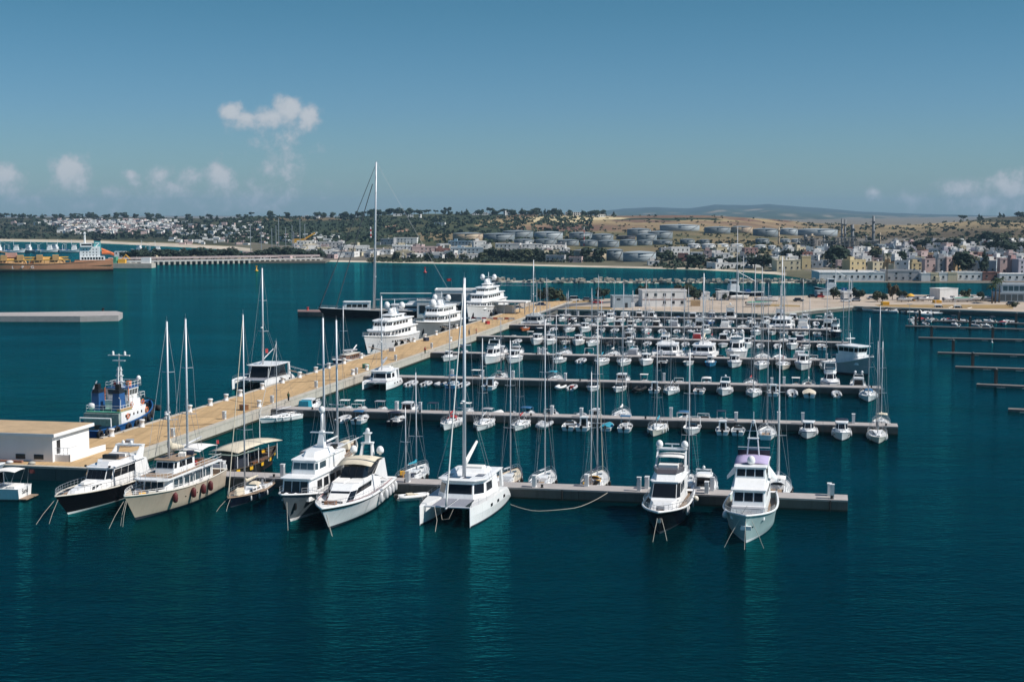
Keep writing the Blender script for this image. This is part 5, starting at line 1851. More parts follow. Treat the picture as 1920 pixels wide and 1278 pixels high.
# ------------------------------------------------------------------ tug
ochd_ = M('locker_ochre', (.40, .26, .12), .7)
t = thing('tugboat', 'blue hulled tugboat with white house, blue funnel and black tyre fenders', 'tugboat', (0, 0, 0), 0, 'vessels along the outer quay')
L = 26
h = Hull(L, 8.4, 2.3, 4.2, over=1.2, tr=.72, wl=.92, full=2.6, wfull=2.4, draft=.6)
h.build(t, blueh, bootr, None, greenp, .9, .16, blueh)
zd = 1.6
q = house(t, plan(8, 19.5, 6.6, 5.6, 1.2, .8), plan(8, 19.5, 6.6, 5.6, 1.2, .8), zd, 4.3, white, 'lower_house')
house(t, plan(7.2, 8.1, 6.5, 6.5, .05, .99), plan(7.2, 8.1, 6.4, 6.4, .05, .99), zd + .4, 4.15, M('tarpaulin_net', (.25, .30, .29), .9, var=.35, scale=1.5), 'hanging_net')
MB().box(7.6, 12.6, -3.1, 3.1, 4.31, 4.37).build('green_boat_deck', greenp, t)
for i in (0, 4):
    wins(t, q[i], 5, .1, .9, .62, .78, .7, name='porthole')
q2 = house(t, plan(12.8, 18.4, 5.2, 4.6, .8, .8), plan(12.8, 18.2, 5.0, 4.4, .8, .8), 4.3, 5.7, white, 'upper_house')
q3 = house(t, plan(13.6, 17.8, 3.9, 3.5, .8, .75), plan(13.2, 18.2, 4.3, 3.9, .8, .75), 5.7, 7.7, white, 'wheelhouse', blueh, .05, .12)
for i in range(6):
    wins(t, q3[i], 3 if i in (0, 4, 5) else 2, .06, .94, .42, .9, .14, mat=glassb)
for sg in (1, -1):
    MB().prism([(8.8, sg * 2.6, 4.3), (11.2, sg * 2.6, 4.3), (11.2, sg * 1.2, 4.3), (8.8, sg * 1.2, 4.3)], [(9.0, sg * 2.5, 7.4), (11.0, sg * 2.5, 7.4), (11.0, sg * 1.3, 7.4), (9.0, sg * 1.3, 7.4)]).build('funnel', blueh, t)
    MB().prism([(8.95, sg * 2.55, 7.4), (11.05, sg * 2.55, 7.4), (11.05, sg * 1.25, 7.4), (8.95, sg * 1.25, 7.4)], [(9.1, sg * 2.4, 8.0), (10.8, sg * 2.4, 8.0), (10.8, sg * 1.4, 8.0), (9.1, sg * 1.4, 8.0)]).build('funnel_cap', black, t)
    MB().tube([(13.0, sg * 2.2, 4.3), (13.0, sg * 2.2, 7.9)], .1, 6).build('exhaust_pipe', orange, t)
ms = MB()
for z, w_ in ((7.8, 1.0), (8.8, .85), (9.8, .7), (10.8, .55)):
    ms.box(14.2 - w_ * .4, 14.2 + w_ * .4, -w_ * .9, w_ * .9, z, z + .12)
for a, b in ((.55, .3), (-.55, -.3)):
    ms.tube([(14.2, a, 7.8), (14.2, b, 11.4)], .1, 4)
    ms.tube([(14.2 + a, 0, 7.8), (14.2 + b, 0, 11.4)], .1, 4)
for z in (8.2, 9.2, 10.2):
    ms.tube([(14.2, .5, z), (14.2, -.5, z + .7)], .06, 3)
ms.tube([(14.2, 0, 11.3), (14.2, 0, 13.6)], .13, 5).box(14.0, 14.4, -2.0, 2.0, 13.3, 13.45).lathe([(.2, 0), (.2, .5), (.01, .7)], 6, (14.2, -1.1, 13.45)).lathe([(.2, 0), (.2, .5), (.01, .7)], 6, (14.2, 1.1, 13.45)).box(13.9, 14.5, -1.1, 1.1, 12.4, 12.55)
ms.build('lattice_mast', white, t)
rl = MB()
for (x0, x1, y, z) in ((13.2, 18, 2.1, 7.8), (8, 12.8, 3.1, 4.37), (12.8, 18.6, 2.5, 5.7)):
    ring = [(x0, -y, z), (x1, -y, z), (x1, y, z), (x0, y, z), (x0, -y, z)]
    for hh in (.5, 1.0):
        rl.tube([(a, b, c + hh) for a, b, c in ring], .035, 4)
    for (a, b) in zip(ring, ring[1:]):
        for f in (0, .25, .5, .75):
            p = Vector(a).lerp(Vector(b), f)
            rl.tube([p, p + Vector((0, 0, 1.0))], .03, 3)
rl.build('guard_rail', white, t)
for (x, y, z, m_) in ((16.4, -.6, 7.8, orange), (15.6, 1.3, 7.8, redp), (9.9, -1.9, 8.0, black), (9.9, 1.9, 8.0, black)):
    MB().obox((x, y, z), .9, .7, .9).build('fire_monitor', m_, t)
dome(t, 17.6, -1.9, 7.8, .4, leg=1.0)
MB().lathe([(.01, 0), (.6, .2), (.75, .7), (.6, 1.2), (.01, 1.4)], 10, (9.2, 2.6, 4.4)).build('life_raft', white, t, True)
MB().tube([(9.5, 2.8, 5), (9.8, 3.0, 7.4), (12.5, 3.4, 9.0)], .12, 5).build('davit', steel, t)
MB().lathe([(.8, 0), (.8, .15), (.45, .2), (.45, .9), (.8, .95), (.8, 1.1)], 10, (5.6, 0, 1.3)).box(3.6, 4.4, -1.6, 1.6, 1.2, 2.0).build('towing_winch', black, t)
MB().obox((2.4, 1.6, 1.2), 1.6, 1.2, .5, .4).build('rope_pile', ropem, t)
for f in (.02, .1, .2, .34, .46, .58, .68, .78, .87, .94):
    for sg in (1, -1):
        p = h.pt(f, .72, sg)
        a_ = math.atan2(h.pt(min(1, f + .04), .72, sg).y - h.pt(max(0, f - .04), .72, sg).y, .08 * L)
        o = MB().torus((0, 0, 0), .55, .28, 'y', 12, 6).build('tyre_fender', rubber, t, True, (p.x, p.y + sg * .2, p.z), a_)
for i in range(7):
    a_ = (i - 3) * .33
    MB().lathe([(.01, -.55), (.55, -.45), (.6, 0), (.55, .45), (.01, .55)], 8).build('bow_fender', rubber, t, True, (L - 1.0 + 1.2 * math.cos(a_) - .6, 2.6 * math.sin(a_) * .9, 2.9))
lettering('TNIZA', t, white, .95, (2.6, h.pt(.1, .8, -1).y - .06, 1.25), (R(90), 0, R(-2)), 'tug_name', .02)
lettering('TNIZA', t, white, .8, (22.2, h.pt(.855, .8, -1).y - .12, 2.75), (R(86), 0, R(19)), 'tug_name', .02)
for x_, y_, z_ in ((13.2, -2.72, 5.0), (17.6, -2.6, 5.0), (10.4, -3.35, 3.4), (18.4, -2.95, 3.5)):
    MB().torus((0, 0, 0), .42, .1, 'y', 12, 5).build('life_ring', orange, t, True, (x_, y_, z_))
for x_ in (8.4, 11.6, 13.0):
    MB().tube([(x_, -3.0, 4.37), (x_, -3.0, 6.4), (x_ - .9, -3.2, 6.9)], .07, 5).build('davit_arm', white, t)
MB().lathe([(.55, 0), (.55, 1.5), (.2, 1.8)], 8, (12.0, -1.0, 4.37)).build('deck_ventilator', white, t, True)
MB().box(8.2, 12.4, -3.12, -2.4, 4.38, 4.8).build('deck_locker', ochd_, t)
MB().tube([(5.2, -2.8, 1.4), (5.2, -2.8, 3.6), (5.2, 2.8, 3.6), (5.2, 2.8, 1.4)], .16, 6).build('towing_arch', white, t)
MB().tube([(L - 3, -2.4, 4.4), (L - 3, 0, 5.2), (L - 3, 2.4, 4.4)], .1, 5).obox((L - 4, 0, 3.3), 1.6, 2.4, .9).build('anchor_windlass', black, t)
MB().box(7.0, 19.8, -3.35, 3.35, 1.62, 1.9).build('house_coaming', blueh, t)
pst = G(152, 833)
bt = toAB(G(272, 790))[1]
place(t, AB(-119.6, 223.3), QA)
# small launch behind the quay building
t, h = motor_cruiser(8, 'small white launch showing its cabin top behind the quay building', 'vessels along the outer quay', arch=False, mast_h=1.2)
place(t, AB(aL - 14, toAB(G(110, 800))[1] + 8), QA)
# catamaran on the outer quay
mh_ = z_at(AB(aL - 5, toAB(G(495, 720))[1]), 502)
t, fz = catamaran(17.5, 'white catamaran with black wraparound glazing moored outside the quay', 'vessels along the outer quay', B=9.6, mh=mh_, dark_wrap=True, solar_p=False, fly=False, furl=None, cover=None, boom_lift=.28, cabz=2.5)
flag(t, 9.0, 0.6, 6.0, 2.2, canvr, 1.6)
place(t, AB(-121.0, 300.0 + 17.0), OUT)
# low wooden motor sailer further along
t = thing('motor_sailer', 'low brown and white motor sailer with long bowsprit outside the quay', 'motor sailer', group='vessels along the outer quay')
L = 21
h = Hull(L, 5, 1.6, 2.6, over=2.6, tr=.7, wl=.84, full=2.1, wfull=1.6, dip=.2)
h.build(t, navy, bootr, offwh, teak, .3, .14, white)
q = house(t, plan(4, 13, 3.2, 2.6, .8), plan(4, 12.6, 3.0, 2.4, .8), 1.4, 2.8, wood, 'deckhouse', offwh, .15, .1)
for i in (0, 4):
    wins(t, q[i], 5, .08, .92, .4, .8, .3)
MB().tube([(2, 0, 3.3), (13, 0, 4.0)], .25, 6).build('sail_roll', canvg, t)
MB().tube([(2, -1.4, 2.6), (-3, -1.6, 4.0)], .16, 5).build('passerelle', white, t)
mast(t, 12.5, 2.5, 15, r=.12, spreaders=1, shroud=2)
h.rail(t, .02, .98, .7, n=10, r=.03)
place(t, AB(aL - 3.2, toAB(G(572, 691))[1] + L - 2), OUT)


# ------------------------------------------------------------------ superyachts along the outer quay
def superyacht(L, B, label, hm, tiers, domes=2, raised=True, name='superyacht'):
    t = thing(name, label, 'superyacht', group='vessels along the outer quay')
    fs, fb = .075 * L + .3, .115 * L + .6
    h = Hull(L, B, fs, fb, over=.09 * L, tr=.88, wl=.84, full=2.8, wfull=1.8, draft=.6, flare=1.5)
    h.build(t, hm, boot, None, deckw, .9, .16, white)
    z = fs + .2
    last = None
    for i, (x0, x1, wd, hh, nw, whole) in enumerate(tiers):
        x0, x1, wd = x0 * L, x1 * L, wd * B
        ch = wd * .4
        q = house(t, plan(x0, x1, wd, wd * .86, ch, .62), plan(x0, x1 - hh * .9, wd * .97, wd * .82, ch, .62), z, z + hh, white, f'deckhouse', white, .45 if i < len(tiers) - 1 else .25, .22, 'overhang_deck')
        for j in (0, 4):
            wins(t, q[j], nw, .22 if j == 0 else .04, .96 if j == 0 else .78, .42, .80, .22)
        for j in (1, 3):
            wins(t, q[j], 3, .03, .97, .45, .84, .14)
        wins(t, q[2], 4, .02, .98, .45, .84, .12, name='windscreen')
        # aft deck rail
        rl = MB()
        a = x0 - .055 * L
        ring = [(x0, -wd * .5, z), (a, -wd * .48, z), (a, wd * .48, z), (x0, wd * .5, z)]
        rl.tube([(x, y, zz + .9) for x, y, zz in ring], .05, 4)
        for (p0, p1) in zip(ring, ring[1:]):
            for f in (0, .5):
                p = Vector(p0).lerp(Vector(p1), f)
                rl.tube([p, p + Vector((0, 0, .9))], .04, 3)
        rl.build('aft_rail', steel, t)
        MB().box(a - .3, x0, -wd * .49, wd * .49, z - .22, z - .02).build('aft_deck', white, t)
        z += hh + .33
        last = (x0, x1, wd)
    x0, x1, wd = last
    xc = x0 + (x1 - x0) * .35
    mb = MB()
    mb.prism([(xc - 1.6, -1.2, z - .2), (xc + 1.2, -.9, z - .2), (xc + 1.2, .9, z - .2), (xc - 1.6, 1.2, z - .2)], [(xc - 1.8, -.6, z + 1.7), (xc - .4, -.5, z + 1.7), (xc - .4, .5, z + 1.7), (xc - 1.8, .6, z + 1.7)])
    mb.box(xc - 1.5, xc - .5, -2.6, 2.6, z + 1.1, z + 1.35).box(xc - 1.4, xc - .7, -1.5, 1.5, z + 2.2, z + 2.35).tube([(xc - 1.1, 0, z + 1.6), (xc - 1.1, 0, z + 4)], .12, 5)
    mb.build('radar_mast', white, t)
    for sg in (1, -1):
        dome(t, xc - 1.0, sg * 2.2, z + 1.3, .9, leg=.2)
    dome(t, xc + 2.6, 0, z - .1, .8, leg=.2)
    if domes > 2:
        dome(t, x1 - 2.4, 0, z - .1, 1.2, leg=.1)
    h.rail(t, .55, .99, 1.0, n=12, r=.045)
    h.ports(t, [.30 + .045 * i for i in range(9)], .62, 1.1, .4)
    for sg in (1, -1):
        p = h.pt(.93, .45, sg)
        MB().obox((p.x, p.y + sg * .05, p.z - .8), .9, .35, 1.5).build('anchor', black, t)
    h.fenders(t, (.2, .35, .5, .62), (1,), mat=rubber, r=.45, l=1.6, k=.4)
    h.fenders(t, (.2, .35, .5, .62), (-1,), mat=rubber, r=.45, l=1.6, k=.4)
    return t, h


L = 42
t, h = superyacht(L, 8.6, 'white three-deck superyacht nearest along the quay with raked bridge windows', white, [(.10, .78, .90, 2.2, 6, 0), (.15, .68, .76, 2.0, 5, 0), (.26, .50, .50, .8, 2, 0)])
place(t, AB(-119.4, 380.1 + L * .91), OUT)
L = 44
t, h = superyacht(L, 8.8, 'grey hulled expedition yacht with upright wheelhouse between two white superyachts', M('hull_shaded_grey', (.20, .22, .23), .3, var=.1, scale=.4), [(.10, .62, .92, 2.3, 5, 0), (.18, .60, .78, 2.1, 6, 0)], domes=3)  # shade on the grey hull is put into this darker colour
place(t, AB(-119.6, 431.6 + L * .91), OUT)
L = 50
t, h = superyacht(L, 9.4, 'tall white superyacht farthest along the quay beside the control building', white, [(.10, .80, .94, 2.3, 7, 0), (.14, .70, .82, 2.1, 6, 0), (.22, .58, .60, 1.7, 4, 0), (.28, .44, .34, .7, 1, 0)])
place(t, AB(-120.6, 500.0 + L * .91), OUT)

# black sloop with the tallest mast
t = thing('sailing_superyacht', 'long black hulled sloop with the tallest mast in the harbour', 'sailing superyacht', group='vessels along the outer quay')
pb_ = G(612, 595)
L = 52
h = Hull(L, 9.5, 2.6, 3.6, over=3.0, tr=.75, wl=.86, full=2.0, wfull=1.5, dip=.1)
h.build(t, blackh, boot, None, teak, .2, .12, white)
q = house(t, plan(33, 43, 5.0, 4.4, .6, .8), plan(33, 42.6, 4.9, 4.2, .6, .8), 3.0, 5.6, white, 'forward_deckhouse', white, .2, .25)
for i in (0, 4):
    wins(t, q[i], 4, .08, .92, .35, .75, .15)
wins(t, q[2], 2, .05, .95, .35, .75, .1)
q = house(t, plan(8, 26, 5.8, 5.0, 2, .7), plan(8, 25, 5.4, 4.6, 2, .7), 2.8, 4.6, white, 'saloon', white, .5, .25)
for i in (0, 4, 1, 3, 2):
    win(t, q[i], .05, .95, .35, .75)
house(t, plan(10, 20, 4.4, 3.8, 1.5, .7), plan(10, 19, 4.2, 3.6, 1.5, .7), 4.95, 5.9, white, 'flybridge')
hd = math.atan2(0, -1) + R(2)
place(t, (pb_.x - math.cos(hd) * (L - 3), pb_.y - math.sin(hd) * (L - 3) - 1), hd)
xm = L - 3 - (702 - 612) / F_PX * pb_.y
zt_ = z_at(Vector((0, pb_.y, 0)), 304)
mast(t, xm, 3.0, zt_, r=.42, spreaders=4, sw=2.6, shroud=4.2, deckz=3.0, rake=.022, fore=(L - .6, 0, 3.6), furl=M('furled_dark', (.08, .09, .11), .8), furlr=.22, aft=(.6, 0, 2.9), wr=.05)
MB().tube([(L - 6.5, 0, 3.4), (xm + .2, 0, zt_ * .86)], .16, 5).build('inner_forestay_sail', M('furled_dark', (.08, .09, .11), .8), t)
boom(t, xm, 6.6, 21, lift=.015, r=.28, mat=white)
h.rail(t, .02, .98, .9, n=20, r=.03)
# ------------------------------------------------------------------ the rows of boats behind
COVN = {canvb: 'blue', canvt: 'teal', canvn: 'navy', canvc: 'cream', canvg: 'grey', canvw: 'white', canvr: 'red', canvy: 'yellow', None: 'no'}
HULN = {white: 'white', navy: 'navy', blackh: 'black', offwh: 'cream', greyh: 'grey', blueh: 'blue', tealh: 'pale teal', skyb: 'light blue', orange: 'orange', redp: 'red', rubber: 'black', ribg: 'grey', wood: 'brown', tanh: 'sand'}
CNT = {}


def where(k, near):
    key = (k, near)
    CNT[key] = CNT.get(key, 0) + 1
    return f'{nth(CNT[key])} from quay on {"near" if near else "far"} side of {PNAME[k]} pontoon'


def put(k, near, x, t, L, out=True, gap=.5, dh=0.0):
    b = PB[k] - gap - L / 2 if near else PB[k] + PW + gap + L / 2
    c = col_at_b(x, b)
    hd = (OUT if out else QA) if near else (QA if out else OUT)
    hd += R(random.uniform(-2.5, 2.5)) + dh
    d = Vector((math.cos(hd), math.sin(hd), 0))
    return place(t, c - d * L / 2, hd)


random.seed(21)
# kind, photo column, length, options ('in' = bow to the pontoon)
ROWS = {
    (2, True): [('s', 524, 9.5, dict(cover=None, furl=canvw, dh=-.45)), ('r', 645, 5.2, {}), ('o', 678, 6, dict(bim=canvb, inn=1)), ('o', 746, 6.8, dict(bim=canvn, hm=navy, inn=1)),
                ('s', 845, 11, dict(cover=canvr, dod=canvr, mt=585)), ('s', 906, 10.5, dict(cover=None, bim=canvg, strp=navy)), ('s', 975, 9, dict(cover=canvr, mt=650)), ('r', 1019, 6.4, dict(con=1)),
                ('o', 1069, 6, dict(inn=1, screen=1)), ('o', 1096, 6.2, dict(inn=1, cab=1)), ('o', 1139, 5.2, dict(cover=canvt, inn=1)), ('o', 1173, 6.2, dict(ttop=canvb, inn=1)),
                ('s', 1232, 10.5, dict(cover=canvt, hm=offwh, mt=640)), ('o', 1297, 8, dict(screen=1, arch=1)), ('o', 1355, 5.8, dict(inn=1, cab=1)), ('o', 1384, 5.8, dict(inn=1, screen=1)),
                ('s', 1438, 9.5, dict(cover=None, inn=1, mt=600)), ('c', 1515, 8, dict(arch=False)), ('c', 1578, 8.8, dict(bim=canvn, arch=False)), ('s', 1645, 10.5, dict(cover=canvn, hm=offwh, two=True, mt=572))],
    (2, False): [('c', 584, 8.5, dict(canopy=canvt, arch=False)), ('o', 648, 6, dict(ttop=canvw)), ('o', 676, 6, dict(ttop=canvw, arch=1)), ('o', 714, 6, dict(ttop=canvg)), ('c', 768, 8, dict(arch=False)),
                 ('r', 810, 6, dict(ttop=canvn, m=rubber)), ('o', 875, 6.5, dict(ttop=canvw, inner=skyb)), ('o', 932, 6.2, dict(cover=canvw)), ('o', 957, 5.5, dict(screen=1)), ('o', 990, 6.3, dict(bim=canvb, inner=skyb)),
                 ('o', 1035, 6.5, dict(screen=1, arch=1)), ('r', 1088, 6, dict(arch=1, con=1)), ('o', 1118, 6, dict(arch=1, cab=1)), ('s', 1166, 11, dict(cover=canvw, strp=blueh, mt=590, bl=1.0)),
                 ('o', 1284, 6.5, dict(arch=1, bim=canvb)), ('o', 1321, 6.3, dict(arch=1, screen=1)), ('r', 1352, 5.6, dict(ttop=canvn)), ('s', 1652, 10, dict(cover=canvc, hm=offwh, bim=canvc))],
    (3, True): [('k', 716, 12.5, dict(cover=canvg)), ('r', 772, 6, dict(con=1)), ('r', 800, 5, dict(con=1)), ('r', 824, 5, {}), ('o', 850, 6.5, dict(ttop=canvb, inner=skyb, hm=skyb, inn=1)), ('r', 870, 5.5, dict(con=1)), ('o', 921, 7.8, dict(cab=1, inn=1)),
                ('r', 1050, 4.8, dict(m=white)), ('r', 1073, 5, dict(gear=canvr)), ('o', 1111, 6.8, dict(screen=1, bim=canvn)), ('o', 1160, 6.8, dict(screen=1, arch=1)), ('r', 1198, 6.2, dict(m=rubber, con=1)), ('o', 1228, 6, dict(inn=1, cab=1)),
                ('s', 1258, 9.5, dict(cover=None, mt=545)), ('o', 1312, 6, dict(inn=1, screen=1)), ('c', 1358, 8.5, dict(arch=True)), ('s', 1413, 9.8, dict(cover=canvw, mt=500)), ('o', 1450, 6.2, dict(inn=1, cab=1)), ('r', 1485, 6, dict(con=1)),
                ('o', 1517, 7, dict(cover=canvc, inn=1)), ('r', 1568, 5.2, dict(con=1)), ('s', 1628, 12, dict(cover=canvb, dod=canvb, mt=595))],
    (3, False): [('o', 894, 6.8, dict(screen=1, ttop=canvw)), ('s', 938, 11, dict(cover=canvn, dod=canvg, mt=600)), ('s', 1042, 10, dict(cover=canvt, bim=canvt, two=True, mt=590)), ('c', 1168, 8.5, dict(arch=False)), ('o', 1208, 6, dict(ttop=canvw)),
                 ('o', 1274, 6, dict(arch=1)), ('o', 1325, 6.2, dict(arch=1, bim=canvw)), ('s', 1408, 9.5, dict(cover=canvr, mt=560)), ('o', 1492, 6, dict(ttop=canvw)), ('s', 1516, 9, dict(cover=canvw, dod=canvw, mt=560)), ('f', 1556, 12.5, dict(inn=1)), ('c', 1608, 9.5, dict(bim=None, domes=2))],
    (4, True): [('o', 840, 8, dict(cab=1)), ('f', 921, 13, dict()), ('c', 962, 10, dict(arch=False)), ('o', 1047, 7.5, dict(cab=1)), ('r', 1090, 5.6, dict(con=1)), ('s', 1128, 11, dict(cover=canvt, mt=560)), ('s', 1169, 10.5, dict(cover=canvg, mt=530)),
                ('c', 1210, 8.5, dict(arch=False, mast_h=1.2)), ('o', 1243, 7, dict(screen=1, hm=navy)), ('o', 1290, 6, dict(inn=1)), ('o', 1332, 7, dict(hm=skyb, cab=1)), ('c', 1376, 9, dict(arch=False)), ('s', 1427, 11.5, dict(cover=None, mt=500)),
                ('s', 1468, 11, dict(cover=canvr, hm=offwh, mt=500)), ('c', 1505, 11.5, dict(sm=None, hm=None, domes=1)), ('s', 1549, 10, dict(cover=canvn, mt=520))],
    (4, False): [('o', 1020, 7, dict(cab=1)), ('s', 1060, 11, dict(cover=canvb, mt=575)), ('o', 1100, 7, dict(arch=1)), ('s', 1150, 11, dict(cover=canvw, mt=555)), ('s', 1282, 11, dict(cover=canvb, mt=540)), ('o', 1350, 7, dict(screen=1)), ('s', 1430, 12, dict(cover=canvn, mt=530)), ('s', 1462, 11, dict(cover=canvg, mt=535)), ('o', 868, 7, dict(hm=navy, bim=canvn)), ('c', 940, 9, dict(canopy=canvg, arch=False)), ('c', 970, 9, dict(bim=canvg)), ('s', 1185, 12, dict(cover=canvt, mt=545)), ('s', 1208, 10, dict(cover=None, mt=560)), ('c', 1190, 9, dict(canopy=canvg)), ('k', 1250, 13, dict(ml=1, inn=1)), ('k', 1318, 13, dict(cover=canvc, inn=1)),
                 ('f', 1380, 17, dict(inn=1, domes=2)), ('c', 1500, 9.5, dict(canopy=canvg)), ('o', 1525, 6.5, dict(arch=1)), ('o', 1568, 6.5, dict(bim=canvn)), ('s', 1590, 10, dict(cover=canvg, mt=520))],
    (5, True): [('r', 970, 5.5, dict(con=1)), ('c', 1006, 9.5, dict(arch=False)), ('s', 1110, 10.5, dict(cover=None, mt=540)), ('r', 1146, 6.2, dict(m=rubber, con=1)), ('o', 1180, 7, dict(cab=1, hm=greyh)), ('r', 1214, 5.5, dict(con=1)), ('c', 1246, 9.5, dict(bim=canvw)), ('r', 1285, 5.5, dict(con=1)),
                ('s', 1322, 9.5, dict(cover=canvw, mt=545)), ('o', 1332, 6, dict(screen=1)), ('r', 1425, 5.6, dict(con=1)), ('r', 1458, 5.8, dict(con=1)), ('c', 1485, 9, dict(arch=False)), ('o', 1510, 7, dict(screen=1, bim=canvg)), ('o', 1541, 7, dict(arch=1)), ('s', 1580, 9, dict(cover=canvg, mt=540))],
    (5, False): [('s', 1030, 10, dict(cover=canvb, mt=570)), ('o', 1150, 7, dict(screen=1)), ('c', 1180, 9, dict(bim=canvg)), ('o', 1265, 7, dict(arch=1)), ('c', 1357, 9, dict(arch=False)), ('s', 1470, 10, dict(cover=canvw, mt=540)), ('o', 1535, 7, dict(bim=canvn)), ('o', 962, 6, {}), ('o', 995, 6, dict(ttop=canvw)), ('o', 1060, 6.5, dict(screen=1)), ('o', 1092, 6.5, dict(arch=1)), ('s', 1120, 9.5, dict(cover=canvw, mt=545)), ('s', 1216, 9.5, dict(cover=canvr, mt=560)), ('s', 1245, 10, dict(cover=canvb, mt=550)), ('s', 1282, 9, dict(cover=canvw, mt=560)), ('c', 1308, 9, dict(canopy=canvr)),
                 ('s', 1335, 9, dict(cover=canvr, mt=555)), ('s', 1380, 14.5, dict(cover=canvg, mt=425)), ('o', 1412, 6.5, dict(cab=1)), ('o', 1440, 6.5, dict(screen=1)), ('c', 1500, 8.5, dict(canopy=canvn, arch=False))],
    (6, True): [('o', 983, 6.2, dict(hm=orange)), ('o', 1010, 6.2, dict(hm=navy, screen=1)), ('r', 1038, 5.5, {}), ('s', 1066, 9.5, dict(cover=canvw, mt=545)), ('c', 1095, 9, dict(arch=False)), ('o', 1127, 6.5, dict(screen=1)), ('r', 1153, 5.6, dict(con=1, arch=1)), ('o', 1182, 7, dict(cab=1)), ('r', 1241, 5.6, dict(con=1)), ('r', 1269, 5.4, dict(con=1)),
                ('c', 1322, 8.5, dict(arch=False)), ('r', 1362, 5.6, dict(con=1)), ('o', 1388, 6, dict(screen=1)), ('o', 1417, 9, dict(cab=1)), ('o', 1447, 6.2, dict(arch=1)), ('o', 1470, 6, dict(screen=1)), ('o', 1492, 6, {}), ('o', 1508, 6.2, dict(bim=canvb)), ('o', 1532, 6, dict(screen=1)), ('f', 1566, 11, dict(hm=navy))],
    (6, False): [('o', 1046, 6.5, dict(screen=1)), ('s', 1110, 10, dict(cover=canvb, mt=555)), ('o', 1135, 7, dict(cab=1)), ('c', 1160, 9, dict(arch=False)), ('o', 1205, 7, dict(bim=canvn)), ('c', 1232, 9.5, dict(bim=canvw)), ('o', 1340, 7, dict(screen=1)), ('c', 1432, 9.5, dict(arch=False)), ('o', 1530, 7, dict(cab=1)), ('k', 1000, 13, dict(mast=1, hm=greyh, inn=1)), ('s', 1080, 9, dict(cover=canvw, mt=560)), ('c', 1265, 10, dict(canopy=canvg)), ('s', 1290, 10, dict(cover=canvb, mt=540)), ('f', 1312, 11, dict()), ('c', 1360, 10, dict(canopy=canvw)), ('s', 1392, 12, dict(cover=canvg, mt=480)), ('c', 1411, 9, dict(bim=canvw)), ('k', 1465, 14, dict(cover=canvg, inn=1)), ('f', 1507, 12, dict(canopy=canvw)), ('f', 1553, 12, dict(domes=2))],
    (7, True): [('o', 1030, 6.5, dict(inn=1)), ('r', 1215, 5.5, dict(con=1)), ('o', 1255, 6, dict(screen=1)), ('o', 1290, 6, {}), ('r', 1370, 5.5, dict(con=1)), ('o', 1405, 6.5, dict(cab=1)), ('c', 1435, 8, dict(arch=False)), ('r', 1530, 5.5, {}), ('o', 1075, 7, dict(hm=navy)), ('o', 1100, 6.5, dict(bim=canvn)), ('o', 1165, 6.5, dict(cover=canvw)), ('o', 1195, 6.5, {}), ('s', 1331, 8.5, dict(cover=canvb, hm=blueh, mt=560))],
    (7, False): [('s', 1062, 10, dict(cover=canvn, mt=560)), ('o', 1150, 6.5, dict(bim=canvb)), ('c', 1200, 8.5, dict(bim=canvw)), ('o', 1270, 7, dict(cover=canvb)), ('c', 1300, 9, dict(arch=False)), ('s', 1318, 10, dict(cover=canvw, mt=530)), ('c', 1335, 9, dict(canopy=canvn)), ('o', 1415, 7, dict(screen=1)), ('c', 1487, 9.5, dict(arch=False)), ('o', 1535, 7, dict(bim=canvg)), ('o', 1040, 7.5, dict(screen=1)), ('o', 1085, 6, dict(cover=canvg)), ('c', 1128, 8.5, dict(arch=False)), ('c', 1172, 8.5, dict(canopy=canvw, arch=False)), ('c', 1222, 9.5, {}), ('o', 1246, 6.5, dict(screen=1)), ('f', 1370, 13, dict(domes=1)), ('s', 1352, 10, dict(cover=None, mt=545)), ('o', 1392, 6.5, dict(screen=1)), ('s', 1440, 10, dict(cover=canvn, mt=530)), ('f', 1462, 12, {}), ('c', 1510, 9, {}), ('c', 1555, 9, dict(bim=canvg))],
}
